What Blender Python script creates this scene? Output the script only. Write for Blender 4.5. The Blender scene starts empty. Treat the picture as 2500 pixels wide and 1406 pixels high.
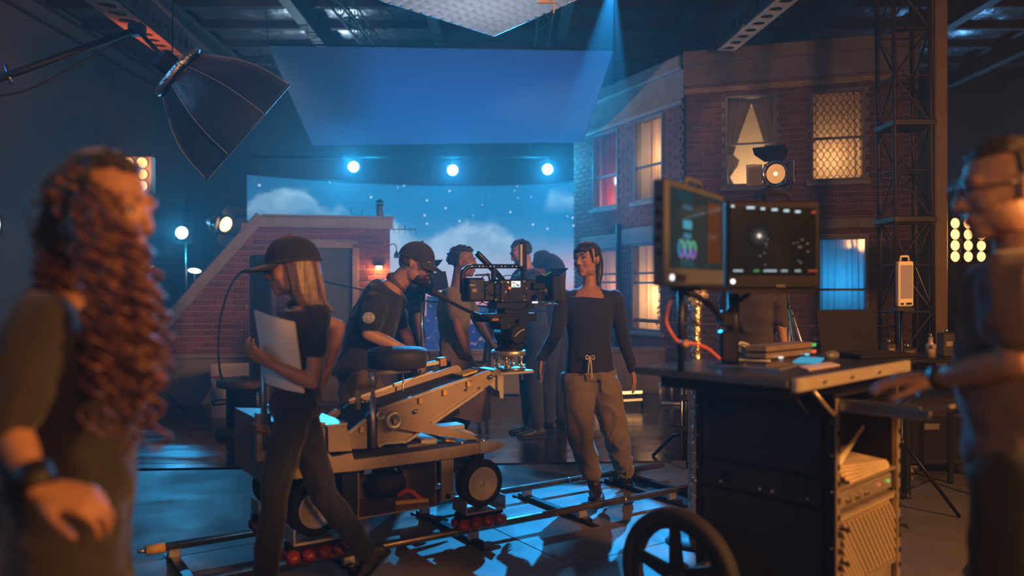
import bpy, math, random
import numpy as np
from mathutils import Vector, Matrix, Euler, noise as mnoise
random.seed(7); np.random.seed(7)
V = Vector
SC = bpy.context.scene
COL = SC.collection
PI = math.pi
# ------------------------------------------------------------------ camera
F = 1944.0; CH = 1.38; HY = 703.0; CX = 1250.0
cam = bpy.data.objects.new('camera', bpy.data.cameras.new('camera'))
COL.objects.link(cam); SC.camera = cam
cam.location = (0, 0, CH); cam.rotation_euler = (PI/2, 0, 0)
cam.data.sensor_width = 36; cam.data.lens = F/2500*36
cam.data.clip_start = 0.05; cam.data.clip_end = 100
cam.data.dof.use_dof = True; cam.data.dof.focus_distance = 5.6; cam.data.dof.aperture_fstop = 1.1
# ------------------------------------------------------------------ world: thin stage haze
W = bpy.data.worlds.new('world'); SC.world = W; W.use_nodes = True
wn = W.node_tree; wn.nodes.clear()
wo = wn.nodes.new('ShaderNodeOutputWorld'); wb = wn.nodes.new('ShaderNodeBackground')
wb.inputs[0].default_value = (0.02, 0.04, 0.07, 1); wb.inputs[1].default_value = 0.02
wv = wn.nodes.new('ShaderNodeVolumeScatter')
wv.inputs['Color'].default_value = (0.80, 0.92, 1.0, 1); wv.inputs['Density'].default_value = 0.008
wv.inputs['Anisotropy'].default_value = 0.60
wn.links.new(wb.outputs[0], wo.inputs[0]); wn.links.new(wv.outputs[0], wo.inputs[1])
# ------------------------------------------------------------------ exposure and sampling character
SC.view_settings.view_transform = 'Standard'; SC.view_settings.look = 'None'
SC.view_settings.exposure = 0.15; SC.view_settings.gamma = 1.0
SC.view_settings.use_curve_mapping = False
cy = SC.cycles
cy.use_denoising = True
try: cy.denoiser = 'OPENIMAGEDENOISE'
except Exception: pass
cy.max_bounces = 4; cy.diffuse_bounces = 1; cy.glossy_bounces = 2; cy.transmission_bounces = 4
cy.volume_bounces = 0; cy.transparent_max_bounces = 8
cy.caustics_reflective = False; cy.caustics_refractive = False
cy.sample_clamp_indirect = 4.0; cy.use_light_tree = True; cy.use_adaptive_sampling = True; cy.adaptive_threshold = 0.05; cy.adaptive_min_samples = 16
cy.volume_step_rate = 4.0

# ------------------------------------------------------------------ lamps of the stage
CYAN = (0.02, 0.43, 1.0); BLUE = (0.06, 0.32, 1.0); WARM = (1.0, 0.40, 0.10); TUNG = (1.0, 0.56, 0.24); WTUNG = (1.0, 0.66, 0.36)
def aim(o, target):
    d = V(target) - o.location
    o.rotation_euler = d.to_track_quat('-Z', 'Y').to_euler()
def spot(name, loc, target, color, power, size=0.08, angle=60, blend=0.4):
    l = bpy.data.lights.new(name, 'SPOT'); l.color = color; l.energy = power
    l.shadow_soft_size = size; l.spot_size = math.radians(angle); l.spot_blend = blend
    o = bpy.data.objects.new(name, l); COL.objects.link(o); o.location = loc; aim(o, target); return o
def area(name, loc, target, color, power, sx, sy, spread=180):
    l = bpy.data.lights.new(name, 'AREA'); l.color = color; l.energy = power
    l.shape = 'RECTANGLE'; l.size = sx; l.size_y = sy; l.spread = math.radians(spread)
    o = bpy.data.objects.new(name, l); COL.objects.link(o); o.location = loc; aim(o, target); return o
def point(name, loc, color, power, size=0.05):
    l = bpy.data.lights.new(name, 'POINT'); l.color = color; l.energy = power; l.shadow_soft_size = size
    o = bpy.data.objects.new(name, l); COL.objects.link(o); o.location = loc; return o
def px(x, y, d):
    return V(((x-CX)/F*d, d, CH-(y-HY)/F*d))
BACKLIGHTS = [(863, 407, 13.2), (1105, 415, 13.2), (1337, 413, 13.2)]
BACK_TARGETS = [(-0.5, 1.2, 1.0), (0.0, 1.5, 1.0), (0.3, 1.5, 0.9)]
for i, b in enumerate(BACKLIGHTS):
    p = px(*b)
    spot('back_lamp_light', p+V((0, -0.14, 0)), BACK_TARGETS[i], CYAN, (1000, 820, 1000)[i], 0.05, 34, 1.0)
    point('back_lamp_spill', p+V((0, -0.16, 0)), (0.02, 0.62, 1.0), (64, 46, 60)[i], 0.09)
p = px(443, 568, 11.0)
spot('stand_lamp_light', p+V((0, -0.14, 0)), (-1.5, 2.5, 0.4), CYAN, 130, 0.07, 90, 0.6)
point('stand_lamp_spill', p+V((0, -0.16, 0)), (0.02, 0.62, 1.0), 22, 0.09)
area('soft_lamp_light', (-3.0, 1.2, 2.3), (0.4, 3.6, 1.1), (0.22, 0.55, 1.0), 7, 0.9, 0.9, 150)
spot('roof_cyan_light', (1.3, 10.2, 5.36), (0.22, 4.55, 0), (0.015, 0.40, 1.0), 6000, 0.03, 12, 0.2)
# the tungsten key on the right of the stage, the practical lamps and added fills
area('key_and_fill_light', (4.3, 0.5, 2.9), (0.0, 3.6, 0.8), WARM, 190, 0.6, 0.6, 140)
area('key_and_fill_light', (1.7, -2.2, 2.7), (-0.3, 5.0, 0.8), WARM, 21, 0.7, 0.7, 100)  # second warm source: a frontal fill added behind the camera
spot('nine_light', px(2352, 590, 7.6)+V((0, -0.2, 0)), (-0.8, 7.4, 0.9), WARM, 40, 0.25, 110, 0.8)
spot('set_fill_light', (4.6, 4.0, 2.6), (-1.8, 9.5, 0.6), TUNG, 520, 0.12, 40, 0.7)  # off-frame warm spot added to brighten the parapet and hut
spot('nine_light', px(345, 425, 8.6)+V((0.1, -0.2, 0)), (-5.9, 11.0, 4.5), (1.0, 0.36, 0.14), 360, 0.2, 130, 0.9)
area('blue_fill_light', (-5.2, 5.0, 4.4), (0.5, 9.5, 1.6), BLUE, 12, 1.5, 1.5, 150)
spot('foil_fill_light', (-3.9, 16.3, 2.6), (-3.9, 13.6, 5.7), (0.6, 0.82, 1.0), 260, 0.10, 75, 0.6)  # unseen spot added behind the backdrop so the roof foil shines
spot('foil_fill_light', (9.3, 16.2, 2.6), (8.3, 13.2, 5.7), (0.15, 0.5, 1.0), 150, 0.08, 80, 0.6)  # another unseen spot, added to turn the right-hand foil blue
spot('wall_wash_light', (5.4, 7.9, 1.9), (9.5, 14.5, 2.4), TUNG, 260, 0.15, 110, 0.9)  # added warm spot that tints the right wall and its haze
spot('fresnel_light', px(572, 552, 10.6), px(1610, 330, 10.8), TUNG, 230, 0.06, 30, 0.6)
spot('roof_fresnel_light', px(1812, 60, 8.6), px(1790, 420, 10.4), TUNG, 22, 0.06, 40, 0.5)

# ------------------------------------------------------------------ mesh builder
MWD = {}
def mwof(o):
    return MWD.get(o.name, Matrix.Identity(4)) if o is not None else Matrix.Identity(4)
def tag(o, label=None, cat=None, group=None, kind=None):
    if label: o['label'] = label
    if cat: o['category'] = cat
    if group: o['group'] = group
    if kind: o['kind'] = kind
    return o
def thing(name, loc, label, cat, group=None, rz=0.0):
    o = bpy.data.objects.new(name, None); COL.objects.link(o)
    o.empty_display_size = 0.1
    M = Matrix.Translation(V(loc)) @ Matrix.Rotation(rz, 4, 'Z')
    o.location = loc; o.rotation_euler = (0, 0, rz)
    MWD[o.name] = M
    return tag(o, label, cat, group)
def linkmesh(name, me, parent=None, M=None):
    o = bpy.data.objects.new(name, me); COL.objects.link(o)
    if parent is not None:
        o.parent = parent
    L = mwof(parent).inverted() @ (M if M is not None else mwof(parent))
    o.matrix_basis = L
    MWD[o.name] = M if M is not None else mwof(parent)
    return o
def frame(z, hint=(0, 0, 1)):
    z = V(z).normalized(); h = V(hint)
    if abs(z.dot(h.normalized())) > 0.98: h = V((1, 0, 0)) if abs(z.x) < 0.9 else V((0, 1, 0))
    x = h.cross(z).normalized(); y = z.cross(x)
    return x, y, z
class MB:
    def __init__(s): s.v = []; s.f = []; s.m = []; s.sm = []
    def add(s, vs, fs, m=0, smooth=False):
        b = len(s.v); s.v.extend([tuple(q) for q in vs])
        for f in fs:
            s.f.append([b+i for i in f]); s.m.append(m); s.sm.append(smooth)
        return s
    def box(s, c, size, R=None, m=0, bev=0.0):
        c = V(c); hx, hy, hz = size[0]/2, size[1]/2, size[2]/2
        ex, ey, ez = (V((1,0,0)), V((0,1,0)), V((0,0,1))) if R is None else R
        b = min(bev, hx*.6, hy*.6, hz*.6)
        if b <= 0:
            vs = [c+ex*hx*i+ey*hy*j+ez*hz*k for i in (-1,1) for j in (-1,1) for k in (-1,1)]
            return s.add(vs, [(0,1,3,2),(4,6,7,5),(0,4,5,1),(2,3,7,6),(0,2,6,4),(1,5,7,3)], m)
        # chamfered box: 24 verts
        vs = []; idx = {}
        for i in (-1,1):
            for j in (-1,1):
                for k in (-1,1):
                    for a in range(3):
                        d = [hx*i, hy*j, hz*k]
                        for t in range(3):
                            if t != a: d[t] -= b*(i, j, k)[t]
                        idx[(i,j,k,a)] = len(vs); vs.append(c+ex*d[0]+ey*d[1]+ez*d[2])
        fs = []
        for sgn in (-1, 1):
            q = [(sgn,-1,-1,0),(sgn,1,-1,0),(sgn,1,1,0),(sgn,-1,1,0)]; fs.append([idx[t] for t in (q if sgn>0 else q[::-1])])
            q = [(-1,sgn,-1,1),(-1,sgn,1,1),(1,sgn,1,1),(1,sgn,-1,1)]; fs.append([idx[t] for t in (q if sgn>0 else q[::-1])])
            q = [(-1,-1,sgn,2),(1,-1,sgn,2),(1,1,sgn,2),(-1,1,sgn,2)]; fs.append([idx[t] for t in (q if sgn>0 else q[::-1])])
        for a, bb in ((0,1),(0,2),(1,2)):
            cc = 3-a-bb
            for i in (-1,1):
                for j in (-1,1):
                    def key(k, ax):
                        t = [0,0,0]; t[a] = i; t[bb] = j; t[cc] = k; return idx[(t[0],t[1],t[2],ax)]
                    q = [key(-1,a), key(1,a), key(1,bb), key(-1,bb)]
                    sg = i*j*(1 if (a,bb) != (0,2) else -1)
                    fs.append(q[::-1] if sg > 0 else q)
        for i in (-1,1):
            for j in (-1,1):
                for k in (-1,1):
                    q = [idx[(i,j,k,a)] for a in range(3)]
                    fs.append(q if i*j*k > 0 else q[::-1])
        return s.add(vs, fs, m)
    def cyl(s, p0, p1, r0, r1=None, n=12, m=0, caps=True, smooth=True):
        p0 = V(p0); p1 = V(p1); r1 = r0 if r1 is None else r1
        x, y, z = frame(p1-p0)
        vs = []
        for p, r in ((p0, r0), (p1, r1)):
            for i in range(n):
                a = 2*PI*i/n; vs.append(p+x*(r*math.cos(a))+y*(r*math.sin(a)))
        s.add(vs, [(i, (i+1)%n, n+(i+1)%n, n+i) for i in range(n)], m, smooth)
        if caps:
            b = len(s.v)-2*n
            s.f.append([b+i for i in range(n)][::-1]); s.m.append(m); s.sm.append(False)
            s.f.append([b+n+i for i in range(n)]); s.m.append(m); s.sm.append(False)
        return s
    def tube(s, pts, r, n=8, m=0, closed=False, caps=True):
        pts = [V(p) for p in pts]; k = len(pts)
        rr = r if isinstance(r, (list, tuple)) else [r]*k
        vs = []; up = None
        for i, p in enumerate(pts):
            a = pts[(i-1) % k] if (closed or i > 0) else p
            b = pts[(i+1) % k] if (closed or i < k-1) else p
            t = (b-a)
            if t.length < 1e-9: t = V((0,0,1))
            t.normalize()
            if up is None:
                x, y, _ = frame(t)
            else:
                x = (up - t*up.dot(t))
                x = x.normalized() if x.length > 1e-6 else frame(t)[0]
                y = t.cross(x)
            up = x
            for j in range(n):
                an = 2*PI*j/n; vs.append(p+x*(rr[i]*math.cos(an))+y*(rr[i]*math.sin(an)))
        fs = []
        for i in range(k if closed else k-1):
            for j in range(n):
                a = i*n+j; b = i*n+(j+1)%n; c = ((i+1)%k)*n+(j+1)%n; d = ((i+1)%k)*n+j
                fs.append((a, b, c, d))
        if caps and not closed:
            fs.append(tuple(range(n))[::-1]); fs.append(tuple((k-1)*n+j for j in range(n)))
        return s.add(vs, fs, m, True)
    def lathe(s, c, axis, prof, n=24, m=0, closed=False):
        # prof: list of (r, h) along axis
        c = V(c); x, y, z = frame(axis); k = len(prof); vs = []
        for r, h in prof:
            for j in range(n):
                a = 2*PI*j/n; vs.append(c+z*h+x*(r*math.cos(a))+y*(r*math.sin(a)))
        fs = []
        for i in range(k if closed else k-1):
            for j in range(n):
                fs.append((i*n+j, i*n+(j+1)%n, ((i+1)%k)*n+(j+1)%n, ((i+1)%k)*n+j))
        if not closed:
            if prof[0][0] > 1e-6: fs.append(tuple(range(n))[::-1])
            if prof[-1][0] > 1e-6: fs.append(tuple((k-1)*n+j for j in range(n)))
        return s.add(vs, fs, m, True)
    def prism(s, poly, off, m=0):
        # poly: list of 3D points (planar), extruded by vector off
        off = V(off); poly = [V(p) for p in poly]; n = len(poly)
        vs = poly+[p+off for p in poly]
        fs = [tuple(range(n))[::-1], tuple(range(n, 2*n))]
        fs += [(i, (i+1)%n, n+(i+1)%n, n+i) for i in range(n)]
        return s.add(vs, fs, m)
    def sphere(s, c, r, nu=16, nv=10, R=None, m=0):
        c = V(c); r = r if isinstance(r, (tuple, list)) else (r, r, r)
        ex, ey, ez = (V((1,0,0)), V((0,1,0)), V((0,0,1))) if R is None else R
        vs = [c-ez*r[2]]
        for i in range(1, nv):
            t = -PI/2+PI*i/nv
            for j in range(nu):
                a = 2*PI*j/nu
                vs.append(c+ex*(r[0]*math.cos(t)*math.cos(a))+ey*(r[1]*math.cos(t)*math.sin(a))+ez*(r[2]*math.sin(t)))
        vs.append(c+ez*r[2]); fs = []
        for j in range(nu): fs.append((0, 1+(j+1)%nu, 1+j))
        for i in range(nv-2):
            for j in range(nu):
                a = 1+i*nu; fs.append((a+j, a+(j+1)%nu, a+nu+(j+1)%nu, a+nu+j))
        a = 1+(nv-2)*nu; t = len(vs)-1
        for j in range(nu): fs.append((a+j, a+(j+1)%nu, t))
        return s.add(vs, fs, m, True)
    def loft(s, secs, m=0, n=20, p=2.0):
        # secs: (center, ax, ay) rings, superellipse power p
        vs = []; k = len(secs)
        for c, ax, ay in secs:
            c = V(c); ax = V(ax); ay = V(ay)
            for j in range(n):
                a = 2*PI*j/n; ca, sa = math.cos(a), math.sin(a)
                e = 2.0/p
                vs.append(c+ax*(math.copysign(abs(ca)**e, ca))+ay*(math.copysign(abs(sa)**e, sa)))
        fs = []
        for i in range(k-1):
            for j in range(n):
                fs.append((i*n+j, i*n+(j+1)%n, (i+1)*n+(j+1)%n, (i+1)*n+j))
        fs.append(tuple(range(n))[::-1]); fs.append(tuple((k-1)*n+j for j in range(n)))
        return s.add(vs, fs, m, True)
    def cap(s, p0, p1, r0, r1, n=12, m=0):
        # tapered capsule
        p0 = V(p0); p1 = V(p1); x, y, z = frame(p1-p0); secs = []
        for i in range(1, 4):
            a = PI/2*(1-i/3.0); rr = r0*math.cos(a); secs.append((p0-z*r0*math.sin(a), x*max(rr, 1e-4), y*max(rr, 1e-4)))
        for i in range(0, 3):
            a = PI/2*(i/3.0); rr = r1*math.cos(a); secs.append((p1+z*r1*math.sin(a), x*max(rr, 1e-4), y*max(rr, 1e-4)))
        return s.loft(secs, m, n)
    def mesh(s, name, mats, M=None):
        me = bpy.data.meshes.new(name)
        vs = s.v
        if M is not None:
            I = M.inverted(); vs = [tuple(I @ V(q)) for q in s.v]
        me.from_pydata(vs, [], s.f); 
        for mt in (mats if isinstance(mats, (list, tuple)) else [mats]): me.materials.append(mt)
        me.polygons.foreach_set('material_index', s.m)
        me.polygons.foreach_set('use_smooth', s.sm)
        me.update(); return me
    def build(s, name, mats, parent=None, label=None, cat=None, group=None, kind=None, base=None):
        M = mwof(parent) if parent is not None else (Matrix.Translation(V(base)) if base is not None else Matrix.Identity(4))
        if parent is None and base is None and s.v:
            a = np.array(s.v); lo = a.min(0); hi = a.max(0)
            M = Matrix.Translation(V(((lo[0]+hi[0])/2, (lo[1]+hi[1])/2, lo[2])))
        o = linkmesh(name, s.mesh(name, mats, M), parent, M)
        return tag(o, label, cat, group, kind)
def bez(p0, p1, p2, p3, n=16):
    p0, p1, p2, p3 = V(p0), V(p1), V(p2), V(p3); out = []
    for i in range(n+1):
        t = i/n; u = 1-t
        out.append(p0*u**3+p1*(3*u*u*t)+p2*(3*u*t*t)+p3*t**3)
    return out
def spline(pts, k=8):
    pts = [V(p) for p in pts]; q = [pts[0]*2-pts[1]]+pts+[pts[-1]*2-pts[-2]]; out = []
    for i in range(1, len(q)-2):
        for j in range(k):
            t = j/k; a, b, c, d = q[i-1], q[i], q[i+1], q[i+2]
            out.append(0.5*((2*b)+(c-a)*t+(2*a-5*b+4*c-d)*t*t+(3*b-a-3*c+d)*t**3))
    out.append(pts[-1]); return out

# ------------------------------------------------------------------ materials
MATS = {}
def mat(name, col, rough=0.6, metal=0.0, noise=0.0, nscale=8.0, col2=None, bump=0.0, bscale=60.0, emit=0.0, ecol=None,
        trans=0.0, alpha=1.0, spec=0.5, coat=0.0, sheen=0.0, rvar=0.0, island=False, objrand=False, aniso_scale=None, transl=0.0):
    if name in MATS: return MATS[name]
    m = bpy.data.materials.new(name); m.use_nodes = True; nt = m.node_tree; n = nt.nodes; L = nt.links
    b = n['Principled BSDF']; out = n['Material Output']
    c4 = (*col, 1); b.inputs['Base Color'].default_value = c4
    b.inputs['Roughness'].default_value = rough; b.inputs['Metallic'].default_value = metal
    b.inputs['Specular IOR Level'].default_value = spec
    if coat: b.inputs['Coat Weight'].default_value = coat
    if sheen: b.inputs['Sheen Weight'].default_value = sheen
    if trans: b.inputs['Transmission Weight'].default_value = trans
    if alpha < 1: b.inputs['Alpha'].default_value = alpha
    if emit:
        b.inputs['Emission Color'].default_value = (*(ecol or col), 1); b.inputs['Emission Strength'].default_value = emit
    tc = None
    if noise or bump or rvar:
        tc = n.new('ShaderNodeTexCoord'); src = tc.outputs['Object']
        if aniso_scale:
            mp = n.new('ShaderNodeMapping'); mp.inputs['Scale'].default_value = aniso_scale; L.new(src, mp.inputs[0]); src = mp.outputs[0]
    if noise or rvar:
        nz = n.new('ShaderNodeTexNoise'); nz.inputs['Scale'].default_value = nscale; nz.inputs['Detail'].default_value = 6
        nz.inputs['Roughness'].default_value = 0.6
        L.new(src, nz.inputs['Vector'])
    if noise or island or objrand:
        mx = n.new('ShaderNodeMix'); mx.data_type = 'RGBA'
        c2 = col2 or tuple(max(0, q*(1-noise)) for q in col)
        mx.inputs[6].default_value = c4; mx.inputs[7].default_value = (*c2, 1)
        fac = None
        if noise:
            mr = n.new('ShaderNodeMapRange'); mr.inputs[1].default_value = 0.35; mr.inputs[2].default_value = 0.68
            L.new(nz.outputs[0], mr.inputs[0]); fac = mr.outputs[0]
        if island or objrand:
            if island:
                g = n.new('ShaderNodeNewGeometry'); rsrc = g.outputs['Random Per Island']
            else:
                g = n.new('ShaderNodeObjectInfo'); rsrc = g.outputs['Random']
            if fac is not None:
                ma = n.new('ShaderNodeMath'); ma.operation = 'MULTIPLY_ADD'; ma.inputs[1].default_value = 0.60
                L.new(fac, ma.inputs[0]); 
                mb_ = n.new('ShaderNodeMath'); mb_.operation = 'MULTIPLY'; mb_.inputs[1].default_value = 0.6
                L.new(rsrc, mb_.inputs[0]); L.new(mb_.outputs[0], ma.inputs[2]); fac = ma.outputs[0]
            else: fac = rsrc
        L.new(fac, mx.inputs[0]); L.new(mx.outputs[2], b.inputs['Base Color'])
    if rvar:
        mr2 = n.new('ShaderNodeMapRange'); mr2.inputs[1].default_value = 0.3; mr2.inputs[2].default_value = 0.7
        mr2.inputs[3].default_value = max(0.02, rough-rvar); mr2.inputs[4].default_value = min(1, rough+rvar)
        L.new(nz.outputs[0], mr2.inputs[0]); L.new(mr2.outputs[0], b.inputs['Roughness'])
    if bump:
        nb = n.new('ShaderNodeTexNoise'); nb.inputs['Scale'].default_value = bscale; nb.inputs['Detail'].default_value = 4
        L.new(src, nb.inputs['Vector'])
        bp = n.new('ShaderNodeBump'); bp.inputs['Strength'].default_value = bump; bp.inputs['Distance'].default_value = 0.02
        L.new(nb.outputs[0], bp.inputs['Height']); L.new(bp.outputs[0], b.inputs['Normal'])
    if transl:
        tr = n.new('ShaderNodeBsdfTranslucent'); tr.inputs[0].default_value = c4
        ms = n.new('ShaderNodeMixShader'); ms.inputs[0].default_value = transl
        L.new(b.outputs[0], ms.inputs[1]); L.new(tr.outputs[0], ms.inputs[2]); L.new(ms.outputs[0], out.inputs[0])
    MATS[name] = m; return m
def glow(name, col, strength):
    if name in MATS: return MATS[name]
    m = bpy.data.materials.new(name); m.use_nodes = True; n = m.node_tree.nodes; n.clear()
    e = n.new('ShaderNodeEmission'); e.inputs[0].default_value = (*col, 1); e.inputs[1].default_value = strength
    o = n.new('ShaderNodeOutputMaterial'); m.node_tree.links.new(e.outputs[0], o.inputs[0])
    MATS[name] = m; return m
BLACK = mat('black_paint', (0.012, 0.013, 0.016), 0.5, noise=0.3, nscale=20)
BLACKM = mat('black_metal', (0.02, 0.021, 0.025), 0.38, 0.6, noise=0.3, nscale=30)
RUBBER = mat('black_rubber', (0.014, 0.014, 0.016), 0.75, bump=0.2, bscale=120)
STEEL = mat('brushed_steel', (0.55, 0.54, 0.52), 0.32, 0.95, noise=0.25, nscale=40, rvar=0.08)
ALU = mat('bare_aluminium', (0.66, 0.65, 0.63), 0.42, 0.85, noise=0.22, nscale=14, rvar=0.1)
CHROME = mat('chrome', (0.8, 0.8, 0.8), 0.15, 1.0)
PLASTIC = mat('black_plastic', (0.012, 0.013, 0.015), 0.6, noise=0.2, nscale=60, spec=0.25)
WHITE = mat('white_plastic', (0.75, 0.74, 0.72), 0.5)
CABLE = mat('black_cable', (0.012, 0.012, 0.014), 0.5)
# ================================================================== SETTING
CONC = mat('floor_concrete', (0.13, 0.12, 0.11), 0.5, noise=0.5, nscale=1.6, bump=0.06, bscale=30, rvar=0.12, spec=0.5)
SHEETM = mat('floor_sheeting', (0.16, 0.148, 0.135), 0.52, noise=0.3, nscale=2.5, bump=0.03, bscale=14, rvar=0.1)
WETM = mat('wet_set_floor', (0.028, 0.027, 0.027), 0.20, noise=0.5, nscale=2.0, bump=0.10, bscale=9, rvar=0.14, aniso_scale=(0.6, 1.6, 1), spec=0.6)
WALLM = mat('stage_wall_paint', (0.085, 0.082, 0.086), 0.85, noise=0.25, nscale=1.2, bump=0.1, bscale=12)
WALLD = mat('dark_cladding', (0.035, 0.036, 0.04), 0.8)
STEELP = mat('dark_roof_steel', (0.03, 0.032, 0.036), 0.55, 0.2, noise=0.4, nscale=6)
LITSTEEL = mat('amber_lit_steel', (0.42, 0.14, 0.045), 0.55, 0.1, noise=0.35, nscale=7)  # orange of the amber lamplight put into the girder steel
FOIL = mat('crinkled_foil', (0.62, 0.66, 0.70), 0.22, 0.95, noise=0.35, nscale=3, bump=1.0, bscale=9, rvar=0.06, aniso_scale=(.5, 1.6, 1))
ROOFM = mat('roof_sheeting', (0.02, 0.022, 0.026), 0.6, 0.3)

mb = MB(); mb.box((1.5, 7.5, -0.15), (20, 23, 0.30)); fl = mb.build('floor', CONC, kind='structure')
# loose floor sheets laid under the track, along the track direction
TU = V((0.8375, 0.5465, 0)); TN = V((-0.5465, 0.8375, 0)); ZZ = V((0, 0, 1))
def tp(u, n, z): return TU*u+TN*n+ZZ*z
mb = MB(); mb.box((0, 0, 0), (2.394, 1.194, 0.006), bev=0.002); me = mb.mesh('floor_sheet', SHEETM)
for i in range(-2, 4):
    for j in range(0, 5):
        c = tp(1.2+2.4*i+(1.2 if j % 2 else 0), 1.35+1.2*j, 0.003)
        if c.y > 5.3 or c.y < 0.8 or abs(c.x) > 3.6: continue
        M = Matrix.Translation(c) @ Matrix.Rotation(math.atan2(TU.y, TU.x), 4, 'Z')
        linkmesh('floor_sheet', me, fl, M)
mb = MB()
e0 = px(250, 1158, 1944*1.38/455); e1 = px(2300, 1130, 1944*1.38/427)
a = V((-6.9, 5.75, 0.0)); b = V((10.4, 6.95, 0.0))
mb.prism([a, b, V((10.4, 16.6, 0)), V((-6.9, 16.6, 0))], (0, 0, 0.012)); mb.build('floor_wet_set', WETM, kind='structure')
mb = MB(); mb.box((1.75, 17.1, 2.85), (17.9, 0.2, 5.7)); mb.build('wall_back', WALLD, kind='structure')
mb = MB(); mb.box((-7.1, 7.0, 2.85), (0.2, 20, 5.7)); mb.build('wall_left', WALLM, kind='structure')
mb = MB(); mb.box((10.6, 7.0, 2.85), (0.2, 20, 5.7)); mb.build('wall_right', WALLM, kind='structure')
# corrugated cladding on the back wall
wbk = bpy.data.objects.get('wall_back')
mb = MB()
for i in range(89): mb.box((-7.2+0.2*i, 16.985, 2.7), (0.07, 0.03, 5.2))
mb.build('cladding_ribs', WALLD, wbk, kind='stuff')
mb = MB(); mb.box((1.75, 7.3, 5.86), (18.2, 20, 0.1)); ce = mb.build('ceiling', ROOFM, kind='structure')
# foil insulation sheets slung between the purlins
def foil_sheet(seed, lx, ly):
    rs = np.random.RandomState(seed); m = MB(); nx, ny = 18, 8; vs = []
    for j in range(ny+1):
        for i in range(nx+1):
            x = (i/nx-.5)*lx; y = (j/ny-.5)*ly
            sag = -0.05*math.sin(PI*i/nx)*math.sin(PI*j/ny)
            z = sag+0.030*mnoise.noise(V((x*4+seed*7, y*7, seed)))+0.018*mnoise.noise(V((x*11, y*16+seed*3, seed)))
            vs.append((x, y, z))
    fs = [(j*(nx+1)+i, j*(nx+1)+i+1, (j+1)*(nx+1)+i+1, (j+1)*(nx+1)+i) for j in range(ny) for i in range(nx)]
    m.add(vs, fs, 0, True); return m.mesh('insulation_sheet', FOIL)
fms = [foil_sheet(k, 1.86, 0.86) for k in range(4)]
k = 0
for yy in range(6, 17):
    for xi in range(-3, 6):
        c = V((xi*1.95-0.2, yy+0.5, 5.72))
        M = Matrix.Translation(c) @ Matrix.Rotation(PI*((k*7) % 2), 4, 'Z')
        linkmesh('insulation_sheet', fms[(k*5+yy) % 4], ce, M); k += 1
pm = MB(); pm.box((1.5, 0, 0), (17.6, 0.10, 0.16)); pme = pm.mesh('purlin', STEELP)
for yy in range(6, 18): linkmesh('purlin', pme, ce, Matrix.Translation(V((0.25, yy, 5.68))))
pm = MB()
for s in (-1, 1): pm.box((0.0, 0, s*0.13), (0.16, 12, 0.02))
pm.box((0, 0, 0), (0.02, 12, 0.26)); pme = pm.mesh('rafter', STEELP)
for xi in range(-3, 6): linkmesh('rafter', pme, ce, Matrix.Translation(V((xi*1.95-1.17, 11.2, 5.46))))

# castellated girders with round holes
def holed(mb, c0, u, v, L, Wd, nh, r, th, nseg=16, m=0):
    c0 = V(c0); u = V(u).normalized(); v = V(v).normalized(); w = u.cross(v)
    cell = L/nh
    for h in range(nh):
        cc = c0+u*(cell*(h+.5))
        inn = []; out = []; ca0 = math.atan2(Wd/2, cell/2)
        angs = sorted([2*PI*j/nseg for j in range(nseg)]+[ca0, PI-ca0, PI+ca0, 2*PI-ca0])
        for a in angs:
            ca, sa = math.cos(a), math.sin(a)
            inn.append(cc+u*(r*1.15*ca)+v*(r*sa))
            t = 1/max(abs(ca)/(cell/2), abs(sa)/(Wd/2)); out.append(cc+u*(t*ca)+v*(t*sa))
        # square up the corners
        vs = inn+out+[q+w*th for q in inn]+[q+w*th for q in out]; n = len(angs); fs = []
        for j in range(n):
            k2 = (j+1) % n
            fs += [(j, k2, n+k2, n+j), (2*n+j, 3*n+j, 3*n+k2, 2*n+k2), (j, 2*n+j, 2*n+k2, k2)]
        mb.add(vs, fs, m)
    return mb
def girder(name, p0, p1, wd, ht, nh, label, matf):
    p0 = V(p0); p1 = V(p1); u = (p1-p0); L = u.length; u.normalize(); side = u.cross(ZZ).normalized()
    t = thing(name, p0, label, 'girder')
    mb = MB(); holed(mb, p0+ZZ*0, u, side, L, wd, nh, wd*0.30, 0.012); mb.build('bottom_plate', matf, t)
    for s, nm in ((-1, 'side_plate'), (1, 'side_plate')):
        mb = MB(); holed(mb, p0+side*(s*wd/2)+ZZ*(ht/2), u, ZZ, L, ht, nh, ht*0.30, 0.012); mb.build(nm, STEELP, t)
    for s in (-1, 1):
        mb = MB(); mb.box((p0+p1)/2+side*(s*(wd/2+.03))+ZZ*ht, (0.10, L, 0.014), (side, u, u.cross(side)*-1)); mb.build('flange', STEELP, t)
    return t
girder('steel_girder', px(150, -75, 6.6), px(470, 172, 11.4), 0.30, 0.30, 15, 'long girder with round holes, underside coloured as if lit orange, running past the black softbox', LITSTEEL)
girder('steel_girder', px(1930, -10, 7.6), px(1772, 122, 9.6), 0.22, 0.24, 8, 'pale girder with round holes above the brick cornice', mat('cream_steel', (0.62, 0.5, 0.34), 0.6, noise=0.3, nscale=7))

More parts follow.
